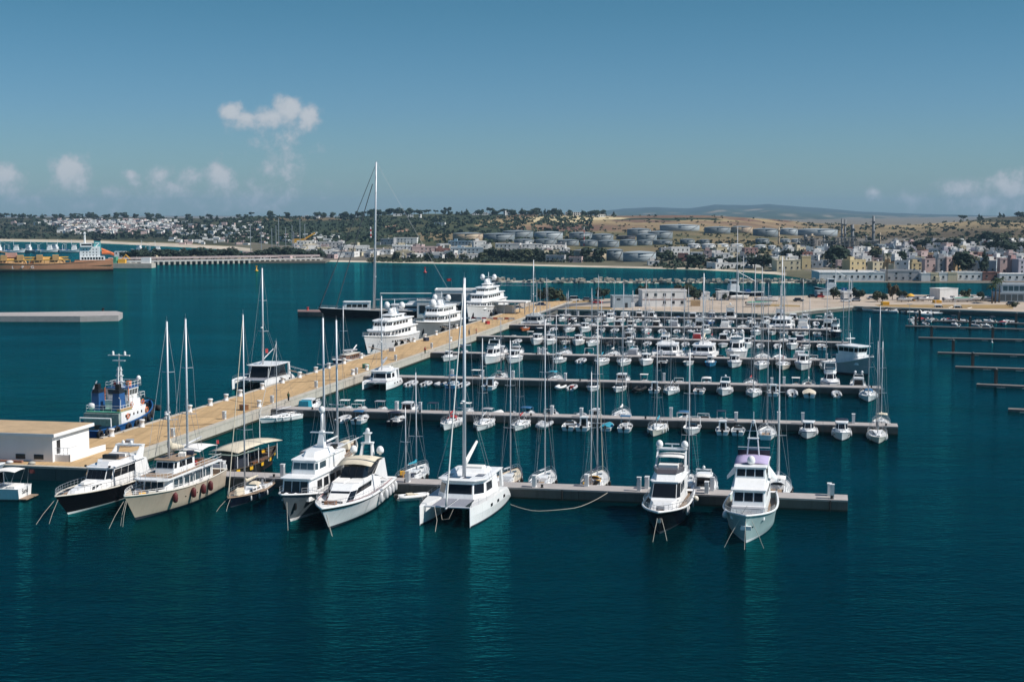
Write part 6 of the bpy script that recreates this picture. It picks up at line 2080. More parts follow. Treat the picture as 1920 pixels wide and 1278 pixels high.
for (k, near), lst in ROWS.items():
    if k >= 5:                                       # fill the gaps of the crowded rear rows
        xs = sorted(q_[1] for q_ in lst)
        for xa, xb in zip(xs, xs[1:]):
            n_ = int((xb - xa) / 30) - (0 if (xb - xa) > 44 else 1)
            for j in range(max(0, n_)):
                kd, ln, op = random.choice((('o', 6.5, dict(screen=1)), ('o', 6, dict(bim=canvn)), ('c', 8.5, dict(arch=False)), ('r', 5.6, dict(con=1)), ('s', 9.5, dict(cover=canvb)), ('o', 6.5, dict(cover=canvg)), ('s', 10, dict(cover=canvw)), ('c', 9, dict(bim=canvw)), ('o', 7, dict(cab=1))))
                lst.append((kd, xa + (xb - xa) * (j + 1) / (n_ + 1) + random.uniform(-2, 2), ln, op))
    for kind, x, L, o in sorted(lst, key=lambda q_: q_[1]):
        o = dict(o)
        grp = f'boats on the {PNAME[k]} pontoon'
        wh = where(k, near)
        far = k >= 4
        L = L * (1.13 if far else 1.04)
        out = not o.pop('inn', 0)
        dh = o.pop('dh', 0.0)
        b = PB[k] - L / 2 if near else PB[k] + PW + L / 2
        if kind == 's':
            mt = o.pop('mt', None)
            if mt:
                o['mh'] = max(9.0, min(40, z_at(col_at_b(x, b), mt)))
            hm, cv = o.get('hm', white), o.get('cover')
            lab = f'{HULN[hm]} sailing yacht with {COVN[cv]} sail cover, {wh}'
            t, _ = sailing_yacht(L, lab, grp, detail=not far, spr=2 if k < 5 else 1, mastmat=alug if (CNT[(k, near)] % 3 or far) else alu, **{a: v for a, v in o.items() if a in ('hm', 'cover', 'dod', 'mh', 'furl', 'strp', 'bim', 'two', 'bl')})
        elif kind in 'cf':
            hm = o.get('hm') or white
            what = 'flybridge motor yacht' if kind == 'f' else 'cabin cruiser'
            ex = 'cockpit cover' if o.get('canopy') else ('bimini' if o.get('bim') else ('radar domes' if o.get('domes') else 'open stern'))
            lab = f'{HULN[hm]} {what} with {ex}, {wh}'
            t, _ = motor_cruiser(L, lab, grp, fly=(kind == 'f'), detail=not far, strp=random.choice((None, navy, None, blueh, greyh)), **{a: v for a, v in o.items() if a in ('hm', 'bim', 'arch', 'domes', 'canopy', 'mast_h') and v is not None})
        elif kind == 'o':
            hm = o.get('hm', white)
            ex = 'canvas cover' if o.get('cover') else ('T-top' if o.get('ttop') else ('bimini' if o.get('bim') else ('small cabin' if o.get('cab') else ('windscreen' if o.get('screen') else 'console'))))
            lab = f'small {HULN[hm]} motorboat with {ex}, {wh}'
            t, _ = open_boat(L, lab, grp, strp=random.choice((None, None, navy, blueh, redp, skyb, greyh)), **{a: v for a, v in o.items() if a in ('hm', 'ttop', 'bim', 'screen', 'cover', 'arch', 'inner', 'cab')})
            if far:
                out = (CNT[(k, near)] % 3 != 0)
        elif kind == 'r':
            m_ = o.get('m', ribg)
            lab = f'{HULN[m_]} inflatable boat with outboard, {wh}'
            t, _ = rib(L, lab, grp, tube_m=m_, console=bool(o.get('con') or o.get('ttop')), ttop=o.get('ttop'), arch=bool(o.get('arch')), gear=o.get('gear'))
            out = (CNT[(k, near)] % 4 == 0)
        elif kind == 'k':
            lab = f'broad {HULN[o.get("hm", white)]} catamaran with bridge deck, {wh}'
            ml = bool(o.get('ml'))
            t, _ = catamaran(L, lab, grp, cover=o.get('cover'), hm=o.get('hm'), mastless=ml, mh=1.45 * L + 1, solar_p=False, cabz=1.9)
        put(k, near, x, t, L, out, dh=dh)
# the trawler yacht lying outside the pontoon ends
t = thing('trawler_yacht', 'tall pale grey trawler with high dark bow lying at the end of the fourth pontoon', 'trawler yacht', group='boats on the fourth pontoon')
h = Hull(15.5, 6.0, 2.2, 4.6, over=1.8, tr=.85, wl=.8, full=2.6, wfull=1.7, flare=1.5)
h.build(t, greyh, boot, None, deckw, .7, .14, white)
q = house(t, plan(5, 12.2, 4.6, 4.0, .5, .85), plan(5, 12.0, 4.5, 3.9, .5, .85), 2.4, 4.6, white, 'deckhouse')
q = house(t, plan(5.6, 11.6, 4.2, 3.6, .8, .75), plan(5.6, 11.9, 4.3, 3.8, .8, .75), 4.6, 6.6, white, 'wheelhouse', white, .5, .14)
for i in range(5):
    wins(t, q[i], 3 if i in (0, 4, 2) else 1, .04, .96, .38, .86, .08)
MB().tube([(7.5, 0, 6.8), (7.2, 0, 9.6)], .12, 5).box(6.9, 7.7, -1.2, 1.2, 8.2, 8.35).build('signal_mast', white, t)
h.rail(t, .3, .95, .7, n=9, r=.03)
lines(t, 15.5, 3.4, ((1.5, .4),))
hd_ = R(-62)
p = G(1627, 704)
place(t, (p.x - math.cos(hd_) * 13.7, p.y - math.sin(hd_) * 13.7), hd_)
# small boats along the inner wall of the basin
random.seed(5)
for i, x in enumerate([1068, 1092, 1104, 1125, 1160, 1176, 1200, 1214, 1228, 1262, 1275, 1290, 1305, 1325, 1345, 1362, 1380, 1400, 1425]):
    p = G(x, 584.5 + (x - 1068) * .013)
    hm = (white, white, offwh, skyb, white)[i % 5]
    lab = f'tiny {HULN[hm]} boat, {nth(i + 1)} from quay along the inner basin wall'
    if i % 4 == 1:
        t, _ = rib(5, lab, 'small boats along the inner basin wall', console=False)
    else:
        t, _ = open_boat(5.5, lab, 'small boats along the inner basin wall', hm=hm, cover=(canvw, None, canvb, None)[i % 4], screen=(i % 3 == 0))
    place(t, p, random.choice((QA, OUT, R(-12), R(168))) + R(random.uniform(-8, 8)))
# crowd of little white boats by the shore
random.seed(6)
for i in range(26):
    f = i / 25
    x = 1618 + 130 * f + random.uniform(-2, 2)
    y = 580 + 9.5 * f + random.uniform(-1.2, 2.2)
    hm = (white, offwh, white, white, ribg)[i % 5]
    t, _ = open_boat(random.uniform(4.6, 6.2), f'little {HULN[hm]} fishing boat, {nth(i + 1)} along the crowded shore mooring', 'little boats crowded along the shore', hm=hm, screen=(i % 3 == 0), cover=canvw if i % 4 == 0 else None, cons=(i % 2 == 0))
    place(t, G(x, y), R(random.uniform(-40, 30)) + (math.pi if i % 2 else 0))
for i, (x, y) in enumerate([(1762, 583), (1798, 584)]):
    t, _ = motor_cruiser(9, f'grey-white patrol launch moored along the dark shore wall, {nth(i + 1)} of two', 'launches along the dark shore wall', arch=False, mast_h=2)
    place(t, G(x, y) + Vector((-5, -2.5, 0)), R(-8))

# ------------------------------------------------------------------ floating walkways to the east
walk_t = M('walkway_grey', (.16, .14, .13), .85, var=.2, scale=.8)
pilem = M('steel_pile', (.10, .10, .105), .6, var=.3)
WK = [((1698, 610.5), (1975, 618.5), 'farthest', [1720, 1824, 1930]), ((1745, 601), (1975, 608), 'boat-lined', [1726, 1802, 1910]), ((1722, 632.5), (1975, 638), 'second', [1750, 1866]), ((1758, 660.5), (1975, 667), 'third', [1791]), ((1791, 687), (1975, 693), 'fourth', [1828]), ((1831, 720), (1975, 726), 'fifth', [1872]), ((1890, 766.5), (1990, 771), 'nearest', [])]
for (l, r, nm, piles) in WK:
    A, B = G(*l, .5), G(*r, .5)
    t = thing('floating_walkway', f'{nm} dark floating walkway in open water east of the marina', 'walkway', (A + B) / 2, math.atan2(B.y - A.y, B.x - A.x), 'floating walkways in open water')
    L = (B - A).length
    n = max(3, round(L / 10))
    f0 = None
    for i in range(n):
        if f0 is None:
            f0 = MB().box(-L / n / 2 + .04, L / n / 2 - .04, -1.2, 1.2, -.35, .12).build('deck_section', walk_t, t)
            f1 = MB().box(-.9, .9, -1.3, 1.3, -.9, -.3).build('float', conc_l, t)
            a_ = (f0, f1)
        else:
            a_ = []
            for s_ in (f0, f1):
                o = s_.copy(); COL.objects.link(o); a_.append(o)
        for j, o in enumerate(a_):
            o.location = (-L / 2 + (i + .5) * L / n + (L / n / 2 - .1 if j else 0), 0, 0)
    for i, x in enumerate(piles):
        f = (x - l[0]) / (r[0] - l[0])
        c = A.lerp(B, f)
        tag(MB().lathe([(.42, -2), (.42, 3.2), (.5, 3.2), (.05, 3.6)], 10).build('mooring_pile', pilem, None, True, c + Vector((0, 1.6, 0))), f'dark steel pile, {nth(i + 1)} along the {nm} floating walkway', 'pile', 'steel piles of the floating walkways')
random.seed(9)
for i, x in enumerate([1712, 1722, 1735, 1742, 1758, 1772, 1786, 1795, 1815, 1834, 1838, 1868, 1880, 1893, 1906]):
    p = G(x, 602.0 + (x - 1712) * .03)
    hm = (white, white, redp, white, ribg)[i % 5]
    t, _ = open_boat(random.uniform(5, 6.5), f'small {HULN[hm]} motorboat, {nth(i + 1)} along the boat-lined floating walkway', 'motorboats along the floating walkway', hm=white if hm is redp else hm, inner=redp if hm is redp else None, screen=(i % 2 == 0), bim=canvn if i % 4 == 3 else None, cover=canvr if hm is redp else None)
    place(t, p + Vector((0, random.uniform(1, 4), 0)), R(90 + random.uniform(-25, 25)) + (math.pi if i % 3 == 0 else 0))
for i, x in enumerate([1715, 1738, 1797, 1838, 1858]):
    t, _ = rib(4.5, f'small grey dinghy, {nth(i + 1)} along the farthest floating walkway', 'dinghies along the farthest floating walkway', console=(i % 2 == 0))
    place(t, G(x, 609 + (x - 1700) * .028), R(80 + 10 * i))
# buoys
for x, y, m_, nm in ((481, 508, canvy, 'yellow'), (797, 511, redp, 'red'), (1860, 642, fendw, 'white'), (1025, 643, fendw, 'white')):
    r = 1.2 if y < 520 else .35
    t = thing('buoy', f'small {nm} buoy floating {"in the bay before the beach" if y < 520 else ("near the floating walkways" if x > 1500 else "beside the fifth pontoon")}', 'buoy', G(x, y), 0, 'buoys in the water')
    MB().lathe([(.01, -r * .4), (r, -.1), (r, r * .35), (r * .3, r * .6), (r * .22, r * 2.4), (.01, r * 2.8)], 10).build('float', m_, t, True)
    MB().obox((0, 0, r * 2.2), r * .8, r * .8, r * .7).build('top_mark', m_, t)
# long slack rope from the catamaran to the pontoon
pa, pb = G(957, 945, .9), col_at_b(1140, PB[1], 1.3)
mb = MB()
pts = []
for i in range(15):
    f = i / 14
    p = pa.lerp(pb, f)
    p.z = max(.06, p.z - 1.25 * 4 * f * (1 - f))
    p.y -= 2.2 * 4 * f * (1 - f)
    pts.append(p)
mb.tube(pts, .035, 5)
tag(mb.build('mooring_rope', ropem), 'long slack pale rope from the white catamaran to the nearest pontoon', 'rope')
# people on the quay
person('person in green top and dark trousers walking on the sandy quay', G(541, 751.5, ZQ + .02), QA, cloth_g, cloth_d)
person('person in red and white top standing on the quay near the superyachts', G(797, 662.5, ZQ + .02), OUT, cloth_r, cloth_g)
person('person in dark clothes on the quay beside the fifth pontoon', G(879.5, 628, ZQ + .02), QA + 1, cloth_d, cloth_d)
person('crouching-height person in dark red near the far quay end', G(893, 626, ZQ + .02), QA + 2, cloth_r, cloth_d)
# ------------------------------------------------------------------ things on the quay
random.seed(17)
for i, b in enumerate((222, 243, 266, 291, 318, 349, 383, 420)):
    pedestal(AB(aR - 1.4, b, ZQ), f'grey-white service pedestal at the inner quay edge, {nth(i + 1)} from the near end', 'service pedestals along the inner quay edge', 1.3, .7)
for i, (b0, b1, a0, a1) in enumerate(((205, 214, aL + 2, aR - .5), (232, 236, aL + 1, aR - .6), (268, 262, aL + 1.2, aR - .6), (298, 306, aL + 1.2, aR - .8), (352, 350, aL + 1.2, aR - .8))):
    pts = [AB(a0 + (a1 - a0) * f, b0 + (b1 - b0) * f + .5 * math.sin(f * 7 + i), ZQ + .05) for f in [j / 10 for j in range(11)]]
    tag(MB().tube(pts, .045, 4).build('power_cable', rubber), f'dark cable lying across the sandy quay, {nth(i + 1)} from the near end', 'cable', 'cables across the quay')
for i, (b, w_) in enumerate(((313, .9), (372, 1.0), (398, 1.0), (445, 1.0), (520, 1.0))):
    t = thing('gangway', f'narrow white gangway from the outer quay edge to a yacht, {nth(i + 1)} from the near end', 'gangway', AB(aL + .9, b, ZQ), QA + R(90), 'gangways on the outer quay')
    MB().prism([(0, -.4, 0), (4.2, -.4, 1.0), (4.2, .4, 1.0), (0, .4, 0)], [(0, -.4, .1), (4.2, -.4, 1.1), (4.2, .4, 1.1), (0, .4, .1)]).build('tread', teak, t)
    rl = MB()
    for sg in (1, -1):
        rl.tube([(0, sg * .4, 1.0), (4.2, sg * .4, 2.0)], .03, 4)
        for f in (0, .33, .66, 1):
            rl.tube([(4.2 * f, sg * .4, 1.0 * f + .1), (4.2 * f, sg * .4, 1.0 * f + 1.0)], .025, 3)
    rl.build('handrail', white, t)
for i, (a, b, m_, lab) in enumerate(((aR - 4, 212, canvg, 'grey tarped heap near the near end of the quay'), (aR - 2.6, 255, wood, 'brown pallet stack by the inner quay edge beside the second pontoon'), (aL + 3, 372, fendw, 'white crate at the bow of the first superyacht'), (aL + 3.5, 404, canvn, 'dark bag stack beside the first superyacht'), (aR - 3, 330, greenp, 'green bin near the third pontoon'), (aR - 6, 470, redp, 'red barrier block near the far quay end'), (aR - 9, 478, white, 'white barrier block near the far quay end'))):
    t = thing('quay_crate', lab, 'crate', AB(a, b, ZQ), random.uniform(0, 3))
    MB().box(-.7, .7, -.5, .5, 0, .9).build('body', m_, t)
    MB().box(-.74, .74, -.54, .54, .9, 1.0).build('lid', m_, t)
for i in range(9):
    t = thing('safety_barrier', f'red and white barrier across the far quay end, {nth(i + 1)} from the east', 'barrier', AB(aR - 1.5 - i * 1.9, 487 + .4 * math.sin(i * 2), ZQ), QA - R(90), 'safety barriers at the far quay end')
    MB().box(-.85, .85, -.06, .06, .35, .95).build('board', redp if i % 2 else white, t)
    MB().box(-.8, -.7, -.25, .25, 0, 1.0).box(.7, .8, -.25, .25, 0, 1.0).build('foot', steel, t)
# ------------------------------------------------------------------ buildings
plaster = {}
for nm, c in dict(white=(.76, .75, .73), cream=(.62, .54, .38), yellow=(.58, .47, .27), pink=(.56, .42, .40), rose=(.40, .25, .24), grey=(.40, .40, .41), ochre=(.45, .32, .18), lilac=(.48, .45, .51), brick=(.24, .12, .10), bluegrey=(.36, .43, .48)).items():
    plaster[nm] = M('plaster_' + nm, c, .9, var=.08, scale=.25, dirt=((c[0] * .6, c[1] * .57, c[2] * .52), .45), streak=True)
roofg = M('roof_grey', (.34, .33, .32), .9, var=.15, scale=.2)
roofr = M('roof_rust', (.28, .14, .10), .9, var=.2, scale=.3)
rooft = M('roof_tan', (.45, .32, .19), .9, var=.2, scale=.3, dirt=((.3, .22, .14), .6))
roofb = M('roof_blue', (.06, .25, .36), .6, var=.12)
roofw = M('roof_white', (.70, .69, .67), .8, var=.1)
wdark = M('window_dark', (.02, .024, .03), .2, var=.2)


def at_px(x, y, z=None):
    if z is not None:
        return G(x, y, z)
    return on_land(x, y) or G(x, y, 1.5)


def block(t, w_, d_, h_, wall, roof=None, parapet=.45, name='wall', x=0, y=0, z=0):
    MB().box(x - w_ / 2, x + w_ / 2, y - d_ / 2, y + d_ / 2, z - 1.5, z + h_).build(name, wall, t)
    r = MB()
    r.box(x - w_ / 2 + .25, x + w_ / 2 - .25, y - d_ / 2 + .25, y + d_ / 2 - .25, z + h_ - .02, z + h_ + .06)
    r.build('roof', roof or roofg, t)
    if parapet:
        p = MB()
        e = .12
        p.box(x - w_ / 2 - e, x + w_ / 2 + e, y - d_ / 2 - e, y - d_ / 2 + .22, z + h_ - .1, z + h_ + parapet)
        p.box(x - w_ / 2 - e, x + w_ / 2 + e, y + d_ / 2 - .22, y + d_ / 2 + e, z + h_ - .1, z + h_ + parapet)
        p.box(x - w_ / 2 - e, x - w_ / 2 + .22, y - d_ / 2 + .22, y + d_ / 2 - .22, z + h_ - .1, z + h_ + parapet)
        p.box(x + w_ / 2 - .22, x + w_ / 2 + e, y - d_ / 2 + .22, y + d_ / 2 - .22, z + h_ - .1, z + h_ + parapet)
        p.build('parapet', wall, t)


WIN_ME = {}


def openings(t, w_, d_, h_, single, big=False, ww=1.1, wh=1.25, side=True, x=0, y=0):
    """window panes on the front (-y) and the right-hand wall"""
    fl = max(1, round(h_ / 3.1))
    nx = max(1, int(w_ / 3.2))
    ny = max(1, int(d_ / 3.6))
    allmb = MB()
    key = (round(ww, 1), round(wh, 1))
    for f in range(fl):
        zc = (f + .55) * h_ / fl
        for i in range(nx):
            if random.random() < .18:
                continue
            xc = x - w_ / 2 + (i + .5) * w_ / nx
            hh = wh if not (f == 0 and i % 3 == 1) else wh * 1.5
            if single:
                o = pane(t, key)
                o.location = (xc, y - d_ / 2, zc)
            else:
                allmb.box(xc - ww / 2, xc + ww / 2, y - d_ / 2 - .06, y - d_ / 2 + .05, zc - hh / 2, zc + hh / 2)
        if side:
            for i in range(ny):
                if random.random() < .3:
                    continue
                yc = y - d_ / 2 + (i + .5) * d_ / ny
                if single:
                    o = pane(t, key)
                    o.location = (x + w_ / 2, yc, zc)
                    o.rotation_euler = (0, 0, R(90))
                else:
                    allmb.box(x + w_ / 2 - .05, x + w_ / 2 + .06, yc - ww / 2, yc + ww / 2, zc - wh / 2, zc + wh / 2)
    if allmb.v:
        allmb.build('window', wdark, t, kind='stuff')


def pane(t, key):
    if key not in WIN_ME:
        ww, wh = key
        mb = MB().box(-ww / 2, ww / 2, -.05, .05, -wh / 2, wh / 2).box(-ww / 2 - .12, ww / 2 + .12, -.16, .04, -wh / 2 - .14, -wh / 2 - .003, 1)
        o = mb.build('window', [wdark, plaster['white']], t)
        WIN_ME[key] = o.data
        return o
    return link('window', WIN_ME[key], t)


bwhite = M('harbour_white', (.80, .80, .80), .8, var=.04, scale=.3, dirt=((.62, .60, .57), .25), streak=True)
# white flat roofed building on the quay head
A_ = toAB(G(99, 866, ZQ)); B_ = toAB(G(155, 843.5, ZQ))
wd, dp = 19.0, B_[1] - A_[1]
t = thing('harbour_building', 'low white flat-roofed building with sandy roof on the quay head', 'building', AB(A_[0] - wd / 2, (A_[1] + B_[1]) / 2, ZQ), QA - R(90))
MB().box(-wd / 2, wd / 2, -dp / 2, dp / 2, -.3, 3.7).build('wall', bwhite, t)
MB().box(-wd / 2 - .6, wd / 2 + .6, -dp / 2 - .6, dp / 2 + .6, 3.7, 4.15).build('roof_slab', bwhite, t)
MB().box(-wd / 2 - .45, wd / 2 + .45, -dp / 2 - .45, dp / 2 + .45, 4.15, 4.2).build('roof_surface', rooft, t)
for x in (-3.6, 0.2, 4.4, 7.3):
    o = MB().box(x - .75, x + .75, -dp / 2 - .06, -dp / 2 + .1, .35, 1.05).build('vent_opening', wdark, t)
MB().box(-.2 - wd / 2 + 3, .2 - wd / 2 + 4.6, -dp / 2 - .05, -dp / 2 + .1, 2.6, 3.2).build('window', wdark, t)
# landing and stair wall at its east side
MB().box(wd / 2, wd / 2 + 2.4, -dp / 2 + .6, -dp / 2 + 3.4, -.2, 1.0).build('landing', bwhite, t)
MB().prism([(wd / 2 + 2.2, -dp / 2 + .6, -.2), (wd / 2 + 2.45, -dp / 2 + .6, -.2), (wd / 2 + 2.45, dp / 2 + .5, -.2), (wd / 2 + 2.2, dp / 2 + .5, -.2)],
           [(wd / 2 + 2.2, -dp / 2 + .6, 1.1), (wd / 2 + 2.45, -dp / 2 + .6, 1.1), (wd / 2 + 2.45, dp / 2 + .5, .9), (wd / 2 + 2.2, dp / 2 + .5, .9)]).build('stair_wall', bwhite, t)
rl = MB()
for x in (.2, .8, 1.4, 2.0):
    rl.tube([(wd / 2 + x, -dp / 2 + .65, 1.0), (wd / 2 + x, -dp / 2 + .65, 2.0)], .035, 4)
rl.tube([(wd / 2, -dp / 2 + .65, 2.0), (wd / 2 + 2.2, -dp / 2 + .65, 2.0), (wd / 2 + 2.2, -dp / 2 + 3, 2.0)], .04, 4)
rl.build('railing', steel, t)
MB().box(wd / 2 - .02, wd / 2 + .06, -dp / 2 + 1.2, -dp / 2 + 2.2, 1.0, 3.0).build('door', wdark, t)
MB().obox((2.0, -dp / 2 - 1.4, 0.02), 7, .5, .3).build('low_bench', roofr, t)
# small things on the quay: patch of pale concrete, hose
for i, (x, y, c) in enumerate([(18, 868, ribg), (60, 870, rubber)]):
    tag(MB().lathe([(.01, 0), (.5, .02), (.55, .25), (.3, .4), (.01, .45)], 9).build('rope_coil', ropem if i else fendw, None, True, G(x, y, ZQ + .02)), ('white coiled hose in front of the harbour building', 'tan rope coil near the harbour building corner')[i], 'coil')


def simple(name, label, cat, x0, x1, yt, yb, wall, z=ZL, dep=None, rz=0.0, roof=None, parapet=.4, grp=None, win_=True, single=True):
    c = G((x0 + x1) / 2, yb, z) if z is not None else at_px((x0 + x1) / 2, yb)
    sc = F_PX / c.y
    w_, h_ = (x1 - x0) / sc, (yb - yt) / sc
    d_ = dep or w_ * .6
    t = thing(name, label, cat, c + Vector((0, d_ / 2, 0)), rz, grp)
    block(t, w_, d_, h_, wall, roof, parapet)
    if win_:
        openings(t, w_, d_, h_, single)
    return t, w_, d_, h_


# control building behind the superyachts
t = thing('control_building', 'white modernist harbour control building beside the superyachts', 'building', G(868, 588, 1.7), 0)
for x, w_, d_, h_, nm in ((-12, 9, 10, 4.6, 'west_wing'), (-1, 18, 12, 8.2, 'main_block')):
    block(t, w_, d_, h_, plaster['white'], roofw, .5, nm, x, 6 if nm == 'main_block' else 5, 0)
    MB().box(x - w_ * .40, x + w_ * (.40 if nm != 'main_block' else .1), -.08 if nm == 'main_block' else -.08, .2, .2, 3.0).build('opening_shade_panel', wdark, t)  # dark panel stands in for the shade of a recessed ground floor
MB().box(-7, -.5, -.09, .2, 4.6, 7.2).build('upper_window', glassb, t)
MB().box(2.5, 7.6, -.09, .2, 1, 6.8).build('glass_front', M('green_glass', (.04, .09, .10), .1), t)
MB().box(-30, -6, 3, 5, 7.0, 7.25).build('canopy_beam', roofw, t)
MB().tube([(-30, 4, 0), (-30, 4, 7.0)], .15, 6).build('canopy_post', steel, t)
flag(t, -4, 3, 8.6, 4, canvr, 1.6)
t = thing('open_shed', 'pale roofed open shed on posts right of the control building', 'shed', G(955, 590, 1.7), R(-12))
MB().box(-7, 6, 0, 9, 4.2, 4.7).build('roof', roofw, t)
for x in (-6.5, -2, 2, 5.5):
    for y in (.4, 8.6):
        MB().box(x - .15, x + .15, y - .15, y + .15, -.2, 4.2).build('post', steel, t)
MB().box(-6.8, 0, 5, 8.8, 0, 3).build('back_room', plaster['white'], t)
fr = MB()
for x in (-8, 8):
    fr.tube([(x, 10, 0), (x, 10, 11)], .12, 4)
for z in (10, 11):
    fr.tube([(-8, 10, z), (8, 10, z)], .1, 4)
for i in range(8):
    fr.tube([(-8 + i * 2, 10, 10), (-6 + i * 2, 10, 11)], .06, 3)
fr.build('gantry', steel, t)

t, w_, d_, h_ = simple('store_house', 'white box house with shade painted into its blue-grey walls near the basin wall', 'house', 1147, 1183, 555.5, 577, plaster['bluegrey'], rz=R(6), dep=5, single=True, win_=False, roof=roofg)  # a white house: its front's shade is put into the blue-grey wall colour
MB().box(-2, -.6, -d_ / 2 - .06, -d_ / 2 + .05, 3.0, 3.6).build('window', wdark, t)
MB().box(1.2, 2.2, -d_ / 2 - .06, -d_ / 2 + .05, 0, 1.9).build('door', wdark, t)
t, w_, d_, h_ = simple('storage_building', 'two-storey weathered white storehouse with rows of dark windows by the basin', 'building', 1202, 1286, 546, 575, plaster['white'], rz=R(5), dep=9, roof=roofr, parapet=.6)
MB().box(-w_ / 2 - .02, w_ / 2 + .02, -d_ / 2 - .12, -d_ / 2 + .05, 2.75, 3.0).build('cornice', roofr, t)
for j, (x0, x1, yt, yb, c, lab) in enumerate([(1187, 1199, 556, 572, 'white', 'small white annex between the box house and the storehouse'), (1199, 1222, 558, 570, 'bluegrey', 'low blue-grey shed behind the parked boat trailers'), (1312, 1330, 549, 562, 'white', 'white hut with dark arch among trees behind the storehouse'),
                                             (1346, 1366, 548, 563, 'white', 'white round-topped hut behind the sandy yard'), (1532, 1562, 546, 554, 'bluegrey', 'low blue roofed shed by the channel'), (1581, 1606, 549, 561, 'white', 'plain white shed beside the moored fishing trawler')]):
    simple('shed', lab, 'shed', x0, x1, yt, yb, plaster[c], dep=5, roof=roofb if 'blue roofed' in lab else roofw, rz=R(4))
t = thing('white_hall', 'plain white windowless hall between trees on the marina strip', 'building', G(1779, 562, ZL), R(20))
block(t, 9, 7, 4.6, plaster['white'], roofw, .2, 'wall', 0, 3.5)
for j, (x0, x1, yt, yb, m_, lab) in enumerate([(1204, 1221, 565, 574, orange, 'rust orange shipping container before the storehouse'), (1297, 1313, 563, 574, rooft, 'tan shipping container at the storehouse end'), (1172, 1190, 568, 576, ped_w, 'white flat crate beside the box house'), (1655, 1668, 566, 572, yellowp, 'yellow ochre crate on the grass near trees'), (1752, 1766, 563, 568, canvy, 'yellow tarped crate by the white hall')]):
    c = G((x0 + x1) / 2, yb, ZL)
    sc = F_PX / c.y
    t = thing('container', lab, 'container', c, R(6))
    w_, h_ = (x1 - x0) / sc, (yb - yt) / sc
    MB().box(-w_ / 2, w_ / 2, 0, 2.4, 0, h_).build('body', m_, t)
    rb = MB()
    for i in range(10):
        xx = -w_ / 2 + (i + .5) * w_ / 10
        rb.box(xx - .06, xx + .06, -.05, .02, .1, h_ - .1)
    rb.build('ribs', m_, t, kind='stuff')
# long glazed building at the right edge
t = thing('terminal_building', 'long low building with grey-green glazing at the channel mouth', 'building', G(1905, 566, ZL), R(-4))
block(t, 22, 12, 3.6, plaster['bluegrey'], roofw, .3, 'ground_floor', 4, 6)
block(t, 20, 9, 3.2, plaster['bluegrey'], roofw, .4, 'upper_floor', 5, 8, 3.7)
for i in range(9):
    MB().box(-6.4 + i * 2.4, -4.4 + i * 2.4, -.08, .1, .5, 3.0).build('window', glassb, t)
    MB().box(-4.4 + i * 2.2, -2.6 + i * 2.2, 3.42, 3.6, 4.3, 6.3).build('window', glassb, t)


# ------------------------------------------------------------------ cars, land clutter
def car(p, rz, m_, label, van=False):
    t = thing('parked_van' if van else 'parked_car', label, 'van' if van else 'car', p, rz, 'vehicles parked on the marina ground')
    h1, h2 = (.95, 2.1) if van else (.85, 1.45)
    MB().loft([[(x, y * s_, z) for x, y in ((-2.1, -.85), (2.1, -.8), (2.1, .8), (-2.1, .85))] for z, s_ in ((.28, .95), (.55, 1.0), (h1, .95))]).build('body', m_, t)
    a, b = ((-2.0, 1.2) if van else (-1.6, .7))
    MB().prism([(a, -.78, h1), (b + .5, -.76, h1), (b + .5, .76, h1), (a, .78, h1)], [(a + .25, -.66, h2), (b - .1, -.66, h2), (b - .1, .66, h2), (a + .25, .66, h2)]).build('cabin_glass', glass, t)
    MB().box(a + .22, b - .06, -.68, .68, h2 - .02, h2 + .05).build('roof', m_, t)
    for x in (-1.35, 1.35):
        for y in (-.82, .82):
            w = MB().lathe([(.31, -.1), (.33, 0), (.31, .1)], 10).build('wheel', rubber, t, False, (x, y, .32))
            w.rotation_euler = (R(90), 0, 0)
    return t


paint = {'dark blue': M('car_blue', (.02, .05, .12), .25), 'black': black, 'silver': M('car_silver', (.42, .43, .45), .3, .5), 'white': M('car_white', (.75, .75, .75), .3), 'red': redp, 'grey': M('car_grey', (.15, .16, .17), .3, .3)}
CARS = [(1013, 574, 'dark blue', 'alone on the marina road'), (1060, 565, 'black', 'by the water behind the dry grass'), (1068, 564, 'grey', 'beside a white van near the water'), (1077, 564.5, 'white', 'near the water beside dark cars'), (1101, 564, 'silver', 'behind the grassy bank'), (1110, 566, 'grey', 'left of the box house'),
        (1120, 569, 'red', 'close to the box house'), (955, 583, 'white', 'by the open shed'), (972, 580, 'silver', 'at the shed corner on the road'), (1236, 569, 'white', 'before the storehouse'), (1443, 561, 'white', 'on the sandy yard near the trawler'), (1497, 565, 'black', 'alone on the sandy yard'), (1524, 558, 'black', 'among dark trucks by the channel'), (1536, 558, 'red', 'beside the blue roofed shed'),
        (1586, 566, 'white', 'near the shore edge before the white shed'), (1604, 564.5, 'silver', 'right of the white car by the shore'), (1634, 561, 'silver', 'under the trees by the white shed'), (1690, 561, 'grey', 'near the yellow tent'), (1745, 560, 'dark blue', 'left of the white hall'), (1872, 563, 'white', 'before the terminal building'), (1897, 572, 'grey', 'on the road to the terminal')]
for x, y, c, pl in CARS:
    van = (x in (1077, 955))
    car(G(x, y, ZL + .04), R(random.choice((10, 185, 100, -20))), paint[c], f'{c} {"van" if van else "car"} parked {pl}', van)
